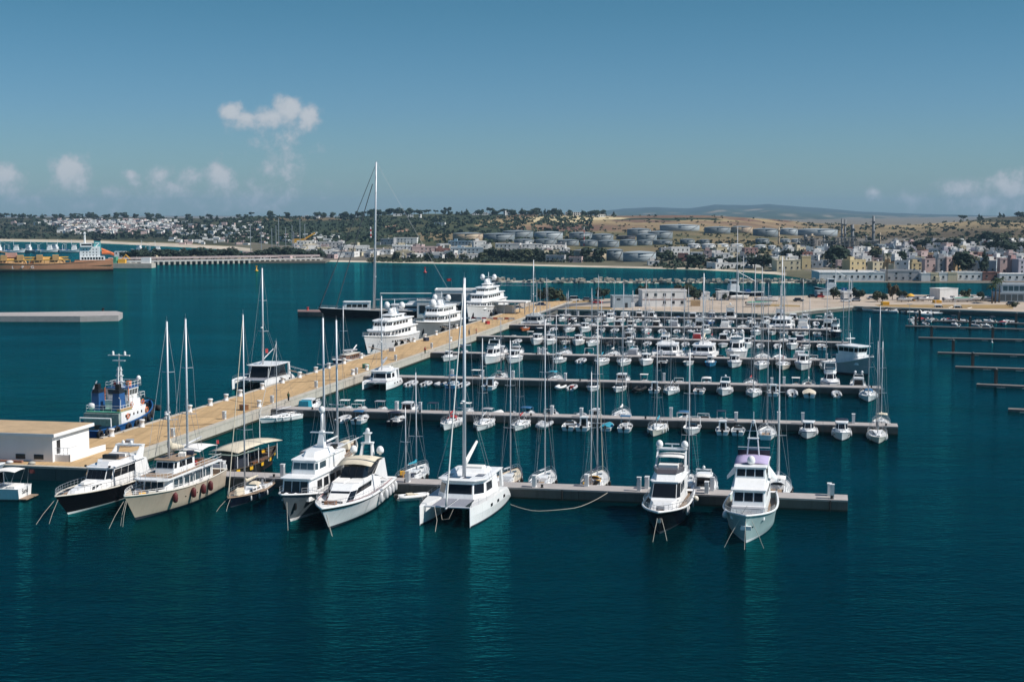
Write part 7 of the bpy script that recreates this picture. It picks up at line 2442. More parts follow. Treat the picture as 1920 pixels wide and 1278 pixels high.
LB = [(1388, 563, canvw, 9, 'white tarped boat hauled out on the sandy yard'), (1424, 575, greenp, 10, 'green tarped boat lying near the basin edge'), (1440, 567, canvg, 10, 'grey tarped hull lying behind the green one'), (1215, 572, None, 7, 'white motorboat on a trailer by the orange container'), (1240, 573, None, 7, 'white motorboat standing before the storehouse windows'),
      (1722, 564, canvn, 8, 'dark tarped boat stored near the yellow tent'), (1738, 565, None, 7, 'white boat stored left of the white hall'), (1790, 566, None, 9, 'white boat stored in front of the white hall'), (1806, 566, greenp, 8, 'green tarped boat stored beside the white hall'), (1822, 565, None, 8, 'white boat stored right of the green tarp'), (1842, 564, None, 8, 'white boat stored near the palm'), (1856, 564, canvg, 7, 'grey tarped boat stored beside the palm'), (1697, 566, None, 6, 'small white boat stored under the trees'), (1815, 560, None, 8, 'white cabin boat stored in the second line')]
for x, y, cv, L, lab in LB:
    t, h = open_boat(L, lab, 'boats stored ashore on the marina strip', cover=cv, screen=cv is None, cab=False)
    t.location = G(x, y, ZL) + Vector((-L / 2, 0, .75))
    t.rotation_euler = (0, 0, R(random.uniform(-20, 25)))
    cr = MB()
    for xx in (.25, .7):
        for sg in (1, -1):
            cr.tube([(L * xx, sg * 1.0, -.75), (L * xx, sg * .5, .1)], .08, 4)
    cr.build('cradle', rubber, t)
t = thing('yellow_tent', 'bright yellow dome tent among stored boats on the marina strip', 'tent', G(1707, 563, ZL))
MB().lathe([(2.1, 0), (2.0, 1.1), (1.6, 2.0), (.9, 2.6), (.05, 2.9)], 12).build('canopy', canvy, t, True)
MB().box(-.6, .6, -2.06, -1.9, 0, 1.5).build('door', black, t)
t = thing('beach_tent', 'small white dome tent beside the yellow tent', 'tent', G(1694, 562, ZL))
MB().lathe([(2.0, 0), (1.9, 1.2), (1.4, 2.1), (.05, 2.6)], 10).build('canopy', canvw, t, True)
# light poles
for i, (x, yb, yt) in enumerate([(996, 579, 535), (1013, 590, 530), (1027, 588, 534), (1152, 590, 528), (1230, 583, 532), (1590, 572, 520), (1705, 604, 570)]):
    p = G(x, yb, ZL)
    h_ = z_at(p, yt) - ZL
    t = thing('light_pole', f'thin grey light pole on the marina ground, {nth(i + 1)} from the quay', 'light pole', p, 0, 'light poles of the marina')
    MB().tube([(0, 0, -.5), (0, 0, h_)], .1, 6, r2=.06).build('pole', steel, t)
    MB().box(-.9, .9, -.12, .12, h_ - .1, h_ + .05).build('lamp_head', steel, t)

# ------------------------------------------------------------------ trees
leafm = {}
for nm, c in dict(pine=(.038, .058, .036), olive=(.058, .070, .040), dark=(.028, .044, .030), dry=(.085, .065, .035), palm=(.035, .055, .025)).items():
    leafm[nm] = M('foliage_' + nm, c, .85, var=.35, scale=.35, spec=.2)
bark = M('bark', (.10, .075, .055), .95, var=.2, scale=3)
CROWN = {}


def crown_mesh(kind, seed):
    key = (kind, seed)
    if key in CROWN:
        return CROWN[key]
    rnd = random.Random(hash(key) % 9999 + seed * 17)
    mb = MB()
    tr = MB()
    if kind == 'umbrella':
        H_, cl = 1.0, [(rnd.uniform(-.42, .42), rnd.uniform(-.42, .42), rnd.uniform(.72, .92), rnd.uniform(.16, .26), .55) for _ in range(9)]
        tr.tube([(0, 0, -.1), (.02, 0, .4), (0, .02, .75)], .035, 6, r2=.02)
        for c in cl[:5]:
            tr.tube([(0, 0, .5), (c[0] * .7, c[1] * .7, c[2] - .05)], .015, 4)
    elif kind == 'round':
        cl = [(rnd.uniform(-.34, .34), rnd.uniform(-.34, .34), rnd.uniform(.38, .82), rnd.uniform(.2, .3), .8) for _ in range(11)]
        tr.tube([(0, 0, -.1), (0, .01, .5)], .04, 6, r2=.025)
        for c in cl[:5]:
            tr.tube([(0, 0, .25), (c[0] * .7, c[1] * .7, c[2])], .018, 4)
    elif kind == 'cypress':
        cl = [(rnd.uniform(-.04, .04), rnd.uniform(-.04, .04), .15 + .8 * i / 9, .13 * (1 - (i / 9) ** 2 * .8) + .01, 1.3) for i in range(10)]
        tr.tube([(0, 0, -.1), (0, 0, .5)], .02, 5)
    elif kind == 'pine':
        cl = [(rnd.uniform(-.2, .2) * (1.2 - i / 10), rnd.uniform(-.2, .2) * (1.2 - i / 10), .3 + .66 * i / 10, .22 * (1.1 - i / 11), .75) for i in range(11)]
        tr.tube([(0, 0, -.1), (.01, 0, .9)], .03, 6, r2=.01)
    else:  # bush
        cl = [(rnd.uniform(-.5, .5), rnd.uniform(-.4, .4), rnd.uniform(.15, .55), rnd.uniform(.22, .38), .8) for _ in range(7)]
        tr.tube([(0, 0, -.1), (0, 0, .3)], .04, 4)
    for (cx, cy, cz, r, fz_) in cl:
        n = 34
        for _ in range(n):
            d = Vector((rnd.gauss(0, 1), rnd.gauss(0, 1), rnd.gauss(0, 1))).normalized()
            rr = r * rnd.uniform(.55, 1.08)
            p = Vector((cx + d.x * rr, cy + d.y * rr, cz + d.z * rr * fz_))
            s = r * rnd.uniform(.22, .42)
            nrm = (d + Vector((rnd.uniform(-.6, .6), rnd.uniform(-.6, .6), rnd.uniform(-.3, .8)))).normalized()
            u = nrm.orthogonal().normalized()
            v = nrm.cross(u)
            a = rnd.uniform(0, 6.28)
            u, v = u * math.cos(a) + v * math.sin(a), v * math.cos(a) - u * math.sin(a)
            mb.add([p - u * s - v * s * .6, p + u * s - v * s * .5, p + u * s * .8 + v * s * .7, p - u * s * .7 + v * s * .6], [(0, 1, 2, 3)])
    me = bpy.data.meshes.new('crown_' + kind)
    me.from_pydata(mb.v, [], mb.f)
    mt = bpy.data.meshes.new('trunk_' + kind)
    mt.from_pydata(tr.v, [], tr.f)
    mt.materials.append(bark)
    CROWN[key] = (me, mt)
    return CROWN[key]


CMAT = {}


def tree(p, h_, kind, label, grp, leaf='pine', wide=1.0, name=None, seed=None):
    sd = seed if seed is not None else random.randrange(3)
    me, mt = crown_mesh(kind, sd)
    k2 = (kind, sd, leaf)
    if k2 not in CMAT:
        m2 = me.copy()
        m2.materials.append(leafm[leaf])
        CMAT[k2] = m2
    nm = name or {'umbrella': 'pine_tree', 'round': 'broadleaf_tree', 'cypress': 'cypress_tree', 'pine': 'conifer_tree', 'bush': 'bush'}[kind]
    t = thing(nm, label, 'bush' if kind == 'bush' else 'tree', p, random.uniform(0, 6.28), grp)
    t.scale = (h_ * wide, h_ * wide, h_)
    link('crown', CMAT[k2], t)
    link('trunk', mt, t)
    return t


def palm(p, h_, label, grp=None):
    t = thing('palm_tree', label, 'palm tree', p, random.uniform(0, 6), grp)
    MB().tube([(0, 0, -.3), (.1, 0, h_ * .5), (.05, 0, h_)], .32, 8, r2=.22).build('trunk', bark, t, True)
    for i in range(16):
        a = i * 2.4
        up = .9 - 1.1 * (i / 16)
        L = 2.6
        pts = [Vector((.05 + math.cos(a) * L * f, math.sin(a) * L * f, h_ + up * L * f * .8 - 1.5 * f * f)) for f in (0, .3, .6, .85, 1)]
        mb = MB()
        wv = Vector((-math.sin(a), math.cos(a), 0)) * .32
        rings = [[q - wv * k - Vector((0, 0, .14)), q + Vector((0, 0, .05)), q + wv * k - Vector((0, 0, .14))] for q, k in zip(pts, (.3, 1, 1, .7, .1))]
        mb.loft(rings, closed=False)
        mb.build('frond', leafm['palm'], t)
    return t


random.seed(31)
TR = [(1020, 566, 9, 'round', 'olive', 1.15, 'spreading tree by the road at the quay root, westernmost of a clump'), (1030, 566, 9.5, 'round', 'dark', 1.2, 'spreading tree in the middle of the roadside clump'), (1041, 566, 9, 'round', 'olive', 1.15, 'spreading tree at the eastern end of the roadside clump'), (1132, 561, 8.5, 'round', 'dark', 1.2, 'dark round tree behind the box house'),
      (1200, 559, 8, 'round', 'dark', .8, 'dark tree at the west gable of the storehouse'), (1205, 557, 10, 'round', 'olive', .7, 'thin olive tree rising behind the storehouse gable'), (1276, 556, 9, 'round', 'olive', 1.1, 'olive tree behind the storehouse roof'), (1288, 557, 10, 'round', 'olive', 1.1, 'olive tree behind the east end of the storehouse'), (1302, 565, 9.5, 'round', 'dark', 1.1, 'broad dark tree beside the tan container'),
      (1318, 560, 5, 'round', 'dark', 1.1, 'low dark tree beside the white hut'), (1340, 561, 5, 'round', 'dark', .9, 'small dark tree between two white huts'), (1359, 563, 5, 'round', 'dark', .9, 'small dark tree before the round-topped hut'), (1563, 561, 8, 'round', 'dark', .9, 'dark tree next to the blue roofed shed'), (1607, 564, 9, 'round', 'dark', .9, 'dark leaning tree before the white shed'), (1645, 566, 7, 'round', 'olive', 1.0, 'round olive tree by the sandy track'), (1655, 565, 6, 'round', 'dark', 1.0, 'low dark tree right of the olive tree'),
      (1673, 562, 12, 'round', 'dry', .6, 'tall brownish poplar on the marina strip'), (1692, 562, 7, 'round', 'dark', 1.2, 'dark bushy tree behind the stored boats'), (1812, 561, 7.5, 'round', 'olive', .9, 'olive tree at the east wall of the white hall'), (1838, 564, 6, 'round', 'dark', 1.0, 'dark tree among boats near the palm'), (1900, 575, 4, 'bush', 'olive', 1.4, 'low shrub beside the road to the terminal')]
for x, y, h_, kd, lf, wd_, lab in TR:
    tree(G(x, y, ZL), h_ * .62, kd, lab, 'trees on the marina strip', lf, wd_)
for i, (x, y, h_) in enumerate([(1866, 568, 8.5), (1873, 567, 9.5), (1860, 569, 7)]):
    palm(G(x, y, ZL), h_, f'palm before the terminal building, {nth(i + 1)} of three', 'palms before the terminal')
# ------------------------------------------------------------------ tanker at the oil berth
t = thing('gas_tanker', 'rust-red and ochre gas tanker with white stern house and teal funnel', 'tanker')
L = 108
h = Hull(L, 17, 8.6, 11.5, over=8, tr=.8, wl=.95, full=3.4, wfull=2.6, draft=1, dip=3.6, flare=1.2)
terra = M('hull_terracotta', (.50, .23, .12), .6, var=.12, scale=.08, dirt=((.28, .12, .08), .5), streak=True)
ochd = M('deck_ochre', (.50, .30, .12), .7, var=.2, scale=.2)
marn = M('deck_maroon', (.13, .03, .04), .7, var=.2, scale=.2)
h.build(t, terra, M('boot_maroon', (.12, .02, .03), .7), None, marn, .8, .25, terra, n=22)
MB().prism([(0.4, -7.2, 4.5), (26, -7.8, 3.0), (26, 7.8, 3.0), (.4, 7.2, 4.5)], [(.4, -7.2, 8.2), (24, -7.8, 8.2), (24, 7.8, 8.2), (.4, 7.2, 8.2)]).build('poop', terra, t)
q = house(t, plan(5, 21, 14.5, 14.5, .1, .98), plan(5, 21, 14.4, 14.4, .1, .98), 8.2, 10.8, white, 'main_deck_house')
for i in (0, 4):
    wins(t, q[i], 8, .05, .95, .15, .85, .3)
q = house(t, plan(8, 21, 13, 13, .1, .98), plan(8, 21, 13, 13, .1, .98), 10.8, 18.4, white, 'accommodation')
for z in range(3):
    for i in (0, 4, 2):
        wins(t, q[i], 5, .1, .9, .1 + z * .3, .2 + z * .3, .6)
q = house(t, plan(13, 20.5, 15.5, 15.5, .1, .98), plan(13, 20.8, 15.5, 15.5, .1, .98), 18.4, 21.2, white, 'bridge')
win(t, q[2], .02, .98, .4, .85)
for i in (0, 4):
    win(t, q[i], .1, .95, .4, .85)
MB().prism([(7, -3, 15), (12, -3, 15), (12, 3, 15), (7, 3, 15)], [(7.6, -2.6, 23.2), (11.6, -2.6, 23.2), (11.6, 2.6, 23.2), (7.6, 2.6, 23.2)]).build('funnel', M('funnel_teal', (.10, .34, .36), .5), t)
MB().box(7.2, 12, -3, 3, 23.2, 24.6).build('funnel_top', black, t)
for sg, rz in ((1, 180), (-1, 0)):
    lettering('Z', t, white, 5.2, (9.6, sg * 2.98, 19.6), (R(90), 0, R(rz)), 'funnel_letter', .05)
MB().tube([(17.5, 0, 21), (17.5, 0, 30)], .7, 6).box(16.5, 18.5, -4, 4, 28.6, 29).box(17, 18, -2.4, 2.4, 26, 26.3).build('signal_mast', white, t)
MB().loft([[(4 + x, 5.2 + y, 12.5 + z + x * -.0) for y, z in ((-1, 0), (1, 0), (1.1, 1.2), (0, 2.2), (-1.1, 1.2))] for x in (-3, -2, 2, 3)]).build('lifeboat', orange, t)
MB().loft([[(3 + x, y, 13.0 + z + x * .5) for y, z in ((-1.3, 0), (1.3, 0), (1.4, 1.4), (0, 2.4), (-1.4, 1.4))] for x in (-4, -2.5, 2.5, 4)]).build('free_fall_lifeboat', orange, t)
for x0, x1, r in ((30, 52, 5.6), (54, 76, 5.6), (78, 96, 4.8)):
    mb = MB()
    mb.loft([[(x, math.cos(a) * r * k, 5.0 + math.sin(a) * r * k) for a in [i * math.pi / 6 for i in range(12)]] for x, k in ((x0, .3), (x0 + 1.2, .8), (x0 + 3, 1), (x1 - 3, 1), (x1 - 1.2, .8), (x1, .3))])
    mb.build('cargo_tank', ochd, t, True)
MB().box(28, 86, -1.2, 1.2, 10.2, 10.8).box(28, 86, 4, 5, 8.6, 9.2).build('pipe_walkway', yellowp, t)
for x in (36, 46, 58, 68):
    MB().box(x - 2, x + 2, -6, 6, 8.6, 12.2).build('deck_frame', ochd, t)
MB().box(60, 67, -3, 3, 10.8, 14).build('compressor_house', M('deck_pink', (.55, .30, .24), .7), t)
pp = MB()
for i in range(20):
    x = 27 + i * 3.2
    for sg in (1, -1):
        pp.tube([(x, sg * 7.6, 4.2), (x, sg * 7.6, 8.4)], .3, 4)
pp.tube([(27, -7.6, 8.4), (90, -7.6, 8.4)], .3, 4).tube([(27, 7.6, 8.4), (90, 7.6, 8.4)], .3, 4)
pp.build('deck_stanchions', ochd, t, kind='stuff')
MB().tube([(88, 0, 8), (88, 0, 19)], .5, 6).tube([(74, 0, 9), (74, 0, 17)], .45, 6).tube([(74, 0, 16), (62, 2, 13)], .3, 5).build('deck_crane', ochd, t)
MB().box(97, 104, -5, 5, 8.5, 11).build('forecastle', terra, t)
sy = h.pt(.6, .5, 1).y
for x, ch in ((62.5, 'L'), (56.5, 'P'), (50.5, 'G')):
    p = h.pt((x - 2) / L, .62, 1)
    lettering(ch, t, white, 2.9, (x, p.y + .5, 3.2), (R(88), 0, R(180)), 'hull_letter', .05)
p = G(217, 507)
hd = R(197)
place(t, (p.x - 4, p.y + 8, 0), hd)
t.scale = (1, 1, .84)

# fishing trawlers in the channel and beyond the jetty
FT = [(1428, 555, 22, navy, R(188), 'dark hulled fishing trawler in the channel left of the sandy yard'), (1607, 552, 20, navy, R(178), 'fishing trawler moored behind the white shed')]
for i, (x, y) in enumerate([(3, 474), (22, 473.5), (66, 473), (78, 473), (112, 473), (128, 472), (268, 476), (286, 474)]):
    FT.append((x, y, 22, (white, blueh, white, greyh)[i % 4], R(170 if i % 2 else 10), f'small far fishing boat behind the tanker berth, {nth(i + 1)} from the open bay'))
for x, y, L, hm, hd, lab in FT:
    far = y < 500
    t = thing('fishing_trawler', lab, 'fishing boat', group='far fishing boats behind the berth' if far else 'fishing trawlers in the channel')
    h = Hull(L, 6.4, 2.0, 3.6, over=1.6, tr=.8, dip=.4)
    h.build(t, hm, bootr, None, greyd, .5, .15, white, n=8)
    q = house(t, plan(L * .5, L * .72, 4.4, 4.2, .5, .9), plan(L * .5, L * .71, 4.2, 4.0, .5, .9), 2.0, 5.0, white, 'deckhouse')
    q = house(t, plan(L * .54, L * .70, 3.8, 3.6, .5, .9), plan(L * .54, L * .70, 3.8, 3.6, .5, .9), 5.0, 7.2, white, 'wheelhouse', white, .2, .1)
    if not far:
        for j in (0, 4, 2):
            wins(t, q[j], 4, .05, .95, .4, .85, .15)
    else:
        win(t, q[2], .05, .95, .4, .85)
    mb = MB().tube([(L * .5, 0, 5), (L * .5, 0, 12)], .16, 5).tube([(L * .12, 1.6, 1.5), (L * .12, 1.4, 7), (L * .12, -1.4, 7), (L * .12, -1.6, 1.5)], .14, 4).tube([(L * .5, 0, 11), (L * .15, 0, 7)], .06, 3)
    mb.build('gantry', white, t)
    MB().obox((L * .3, 0, 1.8), 2.4, 2.4, 1.3).build('net_drum', blueh, t)
    place(t, G(x, y), hd)
# excavator barge at the jetty
t = thing('work_platform', 'loading platform with small yellow excavator at the near end of the jetty', 'platform', G(250, 502))
MB().box(-14, 14, -6, 6, -1, 3.2).build('body', conc_l, t)
MB().box(-10, -5, -2, 2, 3.2, 6).tube([(-8, 0, 5.5), (-5, 0, 9), (-2, 0, 6)], .4, 5).build('excavator', canvy, t)
MB().box(6, 12, -2, 2, 3.2, 7).build('hut', white, t)
MB().box(-13, -11, -3, 3, 3.2, 7.5).build('green_machine', greenp, t)

# ------------------------------------------------------------------ storage tanks
tankg = M('tank_grey', (.17, .205, .225), .6, var=.08, scale=.12, dirt=((.22, .22, .22), .3), streak=True)
tankp = M('tank_pale', (.29, .335, .36), .6, var=.06, scale=.12, dirt=((.30, .30, .30), .3), streak=True)
tankw = M('tank_white', (.58, .60, .61), .6, var=.06, scale=.12, streak=True)
tankr = M('tank_rust_cream', (.42, .34, .24), .7, var=.25, scale=.10, dirt=((.30, .18, .15), .7), streak=True)
tankd = M('tank_dark', (.06, .06, .07), .6, var=.15, scale=.12, streak=True)
TK = [('back', [(848, 905, 435, 453, 'rust'), (906, 965, 436, 454, 'grey'), (942, 1000, 431, 447, 'grey'), (1002, 1056, 433, 451, 'pale'), (1068, 1112, 434, 451, 'grey'), (1111, 1151, 437, 454, 'grey'), (1157, 1192, 441, 449, 'dark'), (1177, 1222, 427, 444, 'grey'), (1195, 1233, 437, 453, 'grey'), (1217, 1263, 432, 449, 'grey')]),
      ('middle', [(964, 1003, 447, 460, 'grey'), (1004, 1044, 447, 460, 'grey'), (1046, 1086, 448, 461, 'grey'), (1088, 1121, 449, 462, 'grey'), (1122, 1162, 449, 464, 'grey'), (1163, 1195, 448, 461, 'grey'), (1196, 1224, 449, 460, 'grey'), (1226, 1262, 449, 459, 'grey'), (1276, 1304, 447, 458, 'grey'), (1312, 1331, 448, 456, 'grey'), (1464, 1483, 447, 455, 'pale'), (1485, 1501, 447, 455, 'pale'), (1418, 1444, 446, 458, 'grey')]),
      ('hilltop', [(1240, 1315, 420, 433, 'pale'), (1323, 1372, 424, 438, 'grey'), (1373, 1413, 423, 437, 'rust'), (1415, 1462, 427, 444, 'grey'), (1464, 1498, 427, 441, 'pale'), (1500, 1576, 428, 443, 'pale')]),
      ('low white', [(1291, 1314, 456, 466, 'white'), (1317, 1343, 456, 467, 'white'), (1345, 1368, 456, 468, 'white'), (1371, 1395, 456, 467, 'white'), (1417, 1438, 458, 468, 'white'), (1441, 1456, 459, 467, 'white')]),
      ('beach', [(1077, 1138, 466, 485, 'rust'), (1138, 1169, 465, 489, 'grey'), (1170, 1232, 470, 491, 'pale')])]
TM = dict(rust=tankr, grey=tankg, pale=tankp, white=tankw, dark=tankd)
TN = dict(rust='rust-streaked cream', grey='grey', pale='pale grey', white='white', dark='dark')
TANKPOS = []
for row, lst in TK:
    for i, (x0, x1, yt, yb, c) in enumerate(lst):
        p = on_land((x0 + x1) / 2, yb) or G((x0 + x1) / 2, yb)
        sc = F_PX / p.y
        r, hh = (x1 - x0) / 2 / sc, (yb - yt) / sc
        t = thing('storage_tank', f'{TN[c]} cylindrical storage tank, {nth(i + 1)} from the west in the {row} row', 'storage tank', p + Vector((0, r * .8, -.3)), 0, f'oil storage tanks, {row} row')
        TANKPOS.append((x0, x1, yt, yb))
        n = 36
        hs = hh * .86
        MB().lathe([(r, -2), (r, hs)], n).build('shell', TM[c], t, True)
        MB().lathe([(r + .02, hs), (r * .6, hs + (hh - hs) * .6), (.05, hs + (hh - hs))], n).build('roof', TM[c] if c != 'rust' else tankg, t)
        MB().lathe([(r + .05, hs - .35), (r + .35, hs - .3), (r + .35, hs - .1), (r + .05, hs)], n).lathe([(r + .03, hs * .62), (r + .18, hs * .63), (r + .18, hs * .65), (r + .03, hs * .66)], n).build('wind_girder', TM[c], t)
        st = MB()
        pts = [((r + .4) * math.cos(a), (r + .4) * math.sin(a), z) for a, z in [(R(-75 + 45 * f), hs * f) for f in (0, .25, .5, .75, 1)]]
        st.tube(pts, .28, 4)
        st.build('stairway', conc_w, t)

# ------------------------------------------------------------------ refinery stacks and towers
stackm = M('stack_steel', (.16, .17, .18), .6, var=.2, scale=.1)
for i, (x, yb, yt, r, c, lab) in enumerate([(1578, 462, 410, 1.0, stackm, 'slim dark stack, western one of the twin stacks'), (1584, 462, 411, 1.0, stackm, 'slim dark stack, eastern one of the twin stacks'), (1598, 462, 421, 1.6, stackm, 'thick short refinery column east of the twin stacks'), (1637, 458, 405, 1.5, stackm, 'tall single refinery stack with ladder cage'),
                                            (1460, 458, 426, .9, tankr, 'pinkish thin stack in front of hilltop tanks'), (1510, 462, 440, 1.8, stackm, 'dark refinery column west of the process units'), (1522, 462, 438, 1.5, tankr, 'rusty refinery column beside the dark one'), (1545, 462, 441, .7, stackm, 'thin vent stack before the eastern tanks'), (1650, 462, 436, .7, tankr, 'rusty vent east of the tall stack'), (1624, 458, 441, .8, stackm, 'short vent west of the tall stack'), (695, 452, 425, 1.1, redp, 'red and white banded mast on the wooded slope'), (1095, 462, 425, .5, redp, 'thin red mast among the grey tanks')]):
    p = on_land(x, yb)
    if p is None:
        continue
    h_ = z_at(p, yt) - p.z
    t = thing('refinery_stack', lab, 'stack', p, 0, 'stacks and columns of the refinery')
    if c is redp:
        for j in range(6):
            MB().lathe([(r * (1 - j * .08), h_ * j / 6), (r * (1 - (j + 1) * .08), h_ * (j + 1) / 6)], 8).build('band', redp if j % 2 == 0 else white, t)
    else:
        MB().lathe([(r * 1.15, -2), (r, h_ * .2), (r * .85, h_), (r * .4, h_)], 10).build('shaft', c, t, True)
        for f in (.45, .8):
            MB().lathe([(r * 1.0, h_ * f), (r * 1.9, h_ * f), (r * 1.9, h_ * f + .5), (r * 1.0, h_ * f + .5)], 10).build('platform', c, t)
for i, (x0, x1, yb, yt) in enumerate([(1502, 1530, 463, 447), (1570, 1604, 464, 446), (1540, 1566, 463, 452), (1612, 1648, 462, 452)]):
    p = on_land((x0 + x1) / 2, yb)
    sc = F_PX / p.y
    w_, h_ = (x1 - x0) / sc, (yb - yt) / sc
    t = thing('process_unit', f'dark steel process unit of pipes and decks, {nth(i + 1)} from the west', 'process unit', p, 0, 'process units of the refinery')
    for j in range(3):
        MB().box(-w_ / 2, w_ / 2, 0, 12, h_ * (j + 1) / 3 - .5, h_ * (j + 1) / 3).build('deck', stackm, t)
    for j in range(6):
        for k in (0, 12):
            MB().box(-w_ / 2 + j * w_ / 5 - .3, -w_ / 2 + j * w_ / 5 + .3, k, k + .6, -2, h_).build('column', stackm, t)
    for j in range(4):
        MB().lathe([(1.6, 0), (1.6, h_ * (.4 + .15 * j))], 8, (-w_ / 2 + (j + .5) * w_ / 4, 5, 0)).build('vessel', (tankp, tankr, tankg, tankd)[j], t)

# ------------------------------------------------------------------ the town
random.seed(77)
HOUSES = []


def town_house(x0, x1, yt, yb, col, label, grp, single=False, dep=None, rz=None, hut=None, roof=None, cat='house', name='house'):
    p = on_land((x0 + x1) / 2, yb) or G((x0 + x1) / 2, yb, 1.4)
    sc = F_PX / p.y
    w_, h_ = max(4.0, (x1 - x0) / sc), max(2.8, (yb - yt) / sc)
    d_ = dep or min(18, w_ * random.uniform(.6, .95))
    rz = R(random.choice((-20, -12, 4, 10, 18, 26))) if rz is None else rz
    t = thing(name, label, cat, p + Vector((0, d_ / 2, 0)), rz, grp)
    block(t, w_, d_, h_, plaster[col], roof or random.choice((roofg, roofw, roofg, rooft, roofr)), random.choice((.3, .7, .8)))
    openings(t, w_, d_, h_, single)
    if hut is None:
        hut = random.random() < .45
    if single is False and random.random() < .55 or random.random() < .4:
        aw, ah = w_ * random.uniform(.35, .6), h_ * random.uniform(.45, .8)
        sx = random.choice((-1, 1))
        MB().box(sx * w_ / 2, sx * (w_ / 2 + aw), -d_ * .5 - 1.5, d_ * .2, -1.5, ah).build('annex', plaster[random.choice(('white', 'cream', 'grey', col))], t) if sx > 0 else MB().box(-w_ / 2 - aw, -w_ / 2, -d_ * .5 - 1.5, d_ * .2, -1.5, ah).build('annex', plaster[random.choice(('white', 'cream', 'grey', col))], t)
    if random.random() < .6:
        MB().lathe([(.6, 0), (.6, 1.2), (.1, 1.4)], 6, (w_ * random.uniform(-.1, .35), d_ * .2, h_ + .05)).build('roof_tank', random.choice((tankw, black, ped_w)), t)
    if hut:
        MB().box(-w_ * .3, -w_ * .3 + 3.2, -1, 2.2, h_ + .03, h_ + 2.5).build('roof_hut', plaster[col], t)
    HOUSES.append(((x0 + x1) / 2, yt, yb))
    return t


# the row right behind the eastern quay, as seen
ROWF = [(1455, 1500, 488, 507, 'cream'), (1503, 1520, 482, 504, 'yellow'), (1585, 1622, 489, 508, 'yellow'), (1632, 1655, 491, 509, 'cream'), (1657, 1679, 494, 509, 'ochre'), (1680, 1706, 489, 512, 'white'), (1707, 1729, 494, 508, 'yellow'), (1732, 1756, 486, 510, 'pink'), (1757, 1771, 484, 511, 'grey'), (1772, 1786, 484, 511, 'pink'), (1787, 1802, 486, 511, 'ochre'),
        (1816, 1834, 494, 512, 'grey'), (1835, 1872, 491, 511, 'bluegrey'), (1874, 1890, 486, 512, 'pink'), (1892, 1904, 486, 513, 'rose'), (1906, 1935, 488, 514, 'lilac')]
for i, (x0, x1, yt, yb, c) in enumerate(ROWF):
    town_house(x0, x1, yt, yb, c, f'{c if c != "bluegrey" else "blue-grey"} waterfront house with {("roof hut", "flat roof")[i % 2]}, {nth(i + 1)} from west in first town row', 'houses of the first town row', True, hut=(i % 2 == 0))
QS = [(1538, 1660, 512, 527, 'white', roofw, 'long white quay shed', 26), (1662, 1727, 509, 526, 'grey', roofg, 'long grey quay shed with wide dark opening', 16), (1728, 1745, 513, 527, 'white', roofw, 'small white quay shed', 8), (1746, 1760, 514, 527, 'cream', roofg, 'small cream quay shed', 8), (1761, 1777, 513, 527, 'white', roofg, 'small white gabled quay shed', 8), (1778, 1794, 513, 527, 'cream', roofw, 'small pale quay shed', 8), (1796, 1842, 512, 526, 'white', roofg, 'white quay building with dark arches', 12), (1843, 1874, 511, 526, 'brick', roofr, 'dark brick-red quay house', 10), (1875, 1940, 514, 527, 'white', roofw, 'white quay building at the eastern end', 12)]
for i, (x0, x1, yt, yb, c, rf, lab, dp) in enumerate(QS):
    t = town_house(x0, x1, yt, yb, c, f'{lab} on far bank, {nth(i + 1)} from west', 'quay sheds on the far bank', True, dep=dp, rz=R(-2), hut=False, roof=rf, cat='shed', name='quay_shed')
# further town rows
COLS = ['white', 'white', 'cream', 'pink', 'white', 'grey', 'white', 'lilac', 'white', 'ochre', 'white', 'white', 'cream', 'brick', 'white', 'bluegrey', 'white', 'white']
rown = ['second', 'third', 'fourth', 'fifth', 'sixth', 'seventh', 'eighth']
for r_, (yb, xa, xb, n, wpx, hpx) in enumerate([(501, 1445, 1925, 20, 23, 13), (493, 1440, 1925, 25, 20, 11), (485, 1450, 1925, 26, 19, 10), (477, 1455, 1925, 26, 17, 9), (470, 1470, 1925, 24, 15, 7.5), (464, 1640, 1925, 16, 14, 6.5), (458, 1670, 1925, 14, 12, 5.5)]):
    for i in range(n):
        x = xa + (i + .5) * (xb - xa) / n + random.uniform(-5, 5)
        w_ = wpx * random.uniform(.6, 1.25)
        hh = hpx * random.uniform(.7, 1.3)
        c = random.choice(COLS)
        if yb > 495 and any(a - 3 < x < b + 3 for a, b, *_ in ROWF) and random.random() < .3:
            continue
        town_house(x - w_ / 2, x + w_ / 2, yb - hh + random.uniform(-1, 1), yb + random.uniform(-1.5, 1.5), c, f'{c if c != "bluegrey" else "blue-grey"} flat-roofed house, {nth(i + 1)} from west in the {rown[r_]} town row', f'houses of the {rown[r_]} town row', yb > 480)
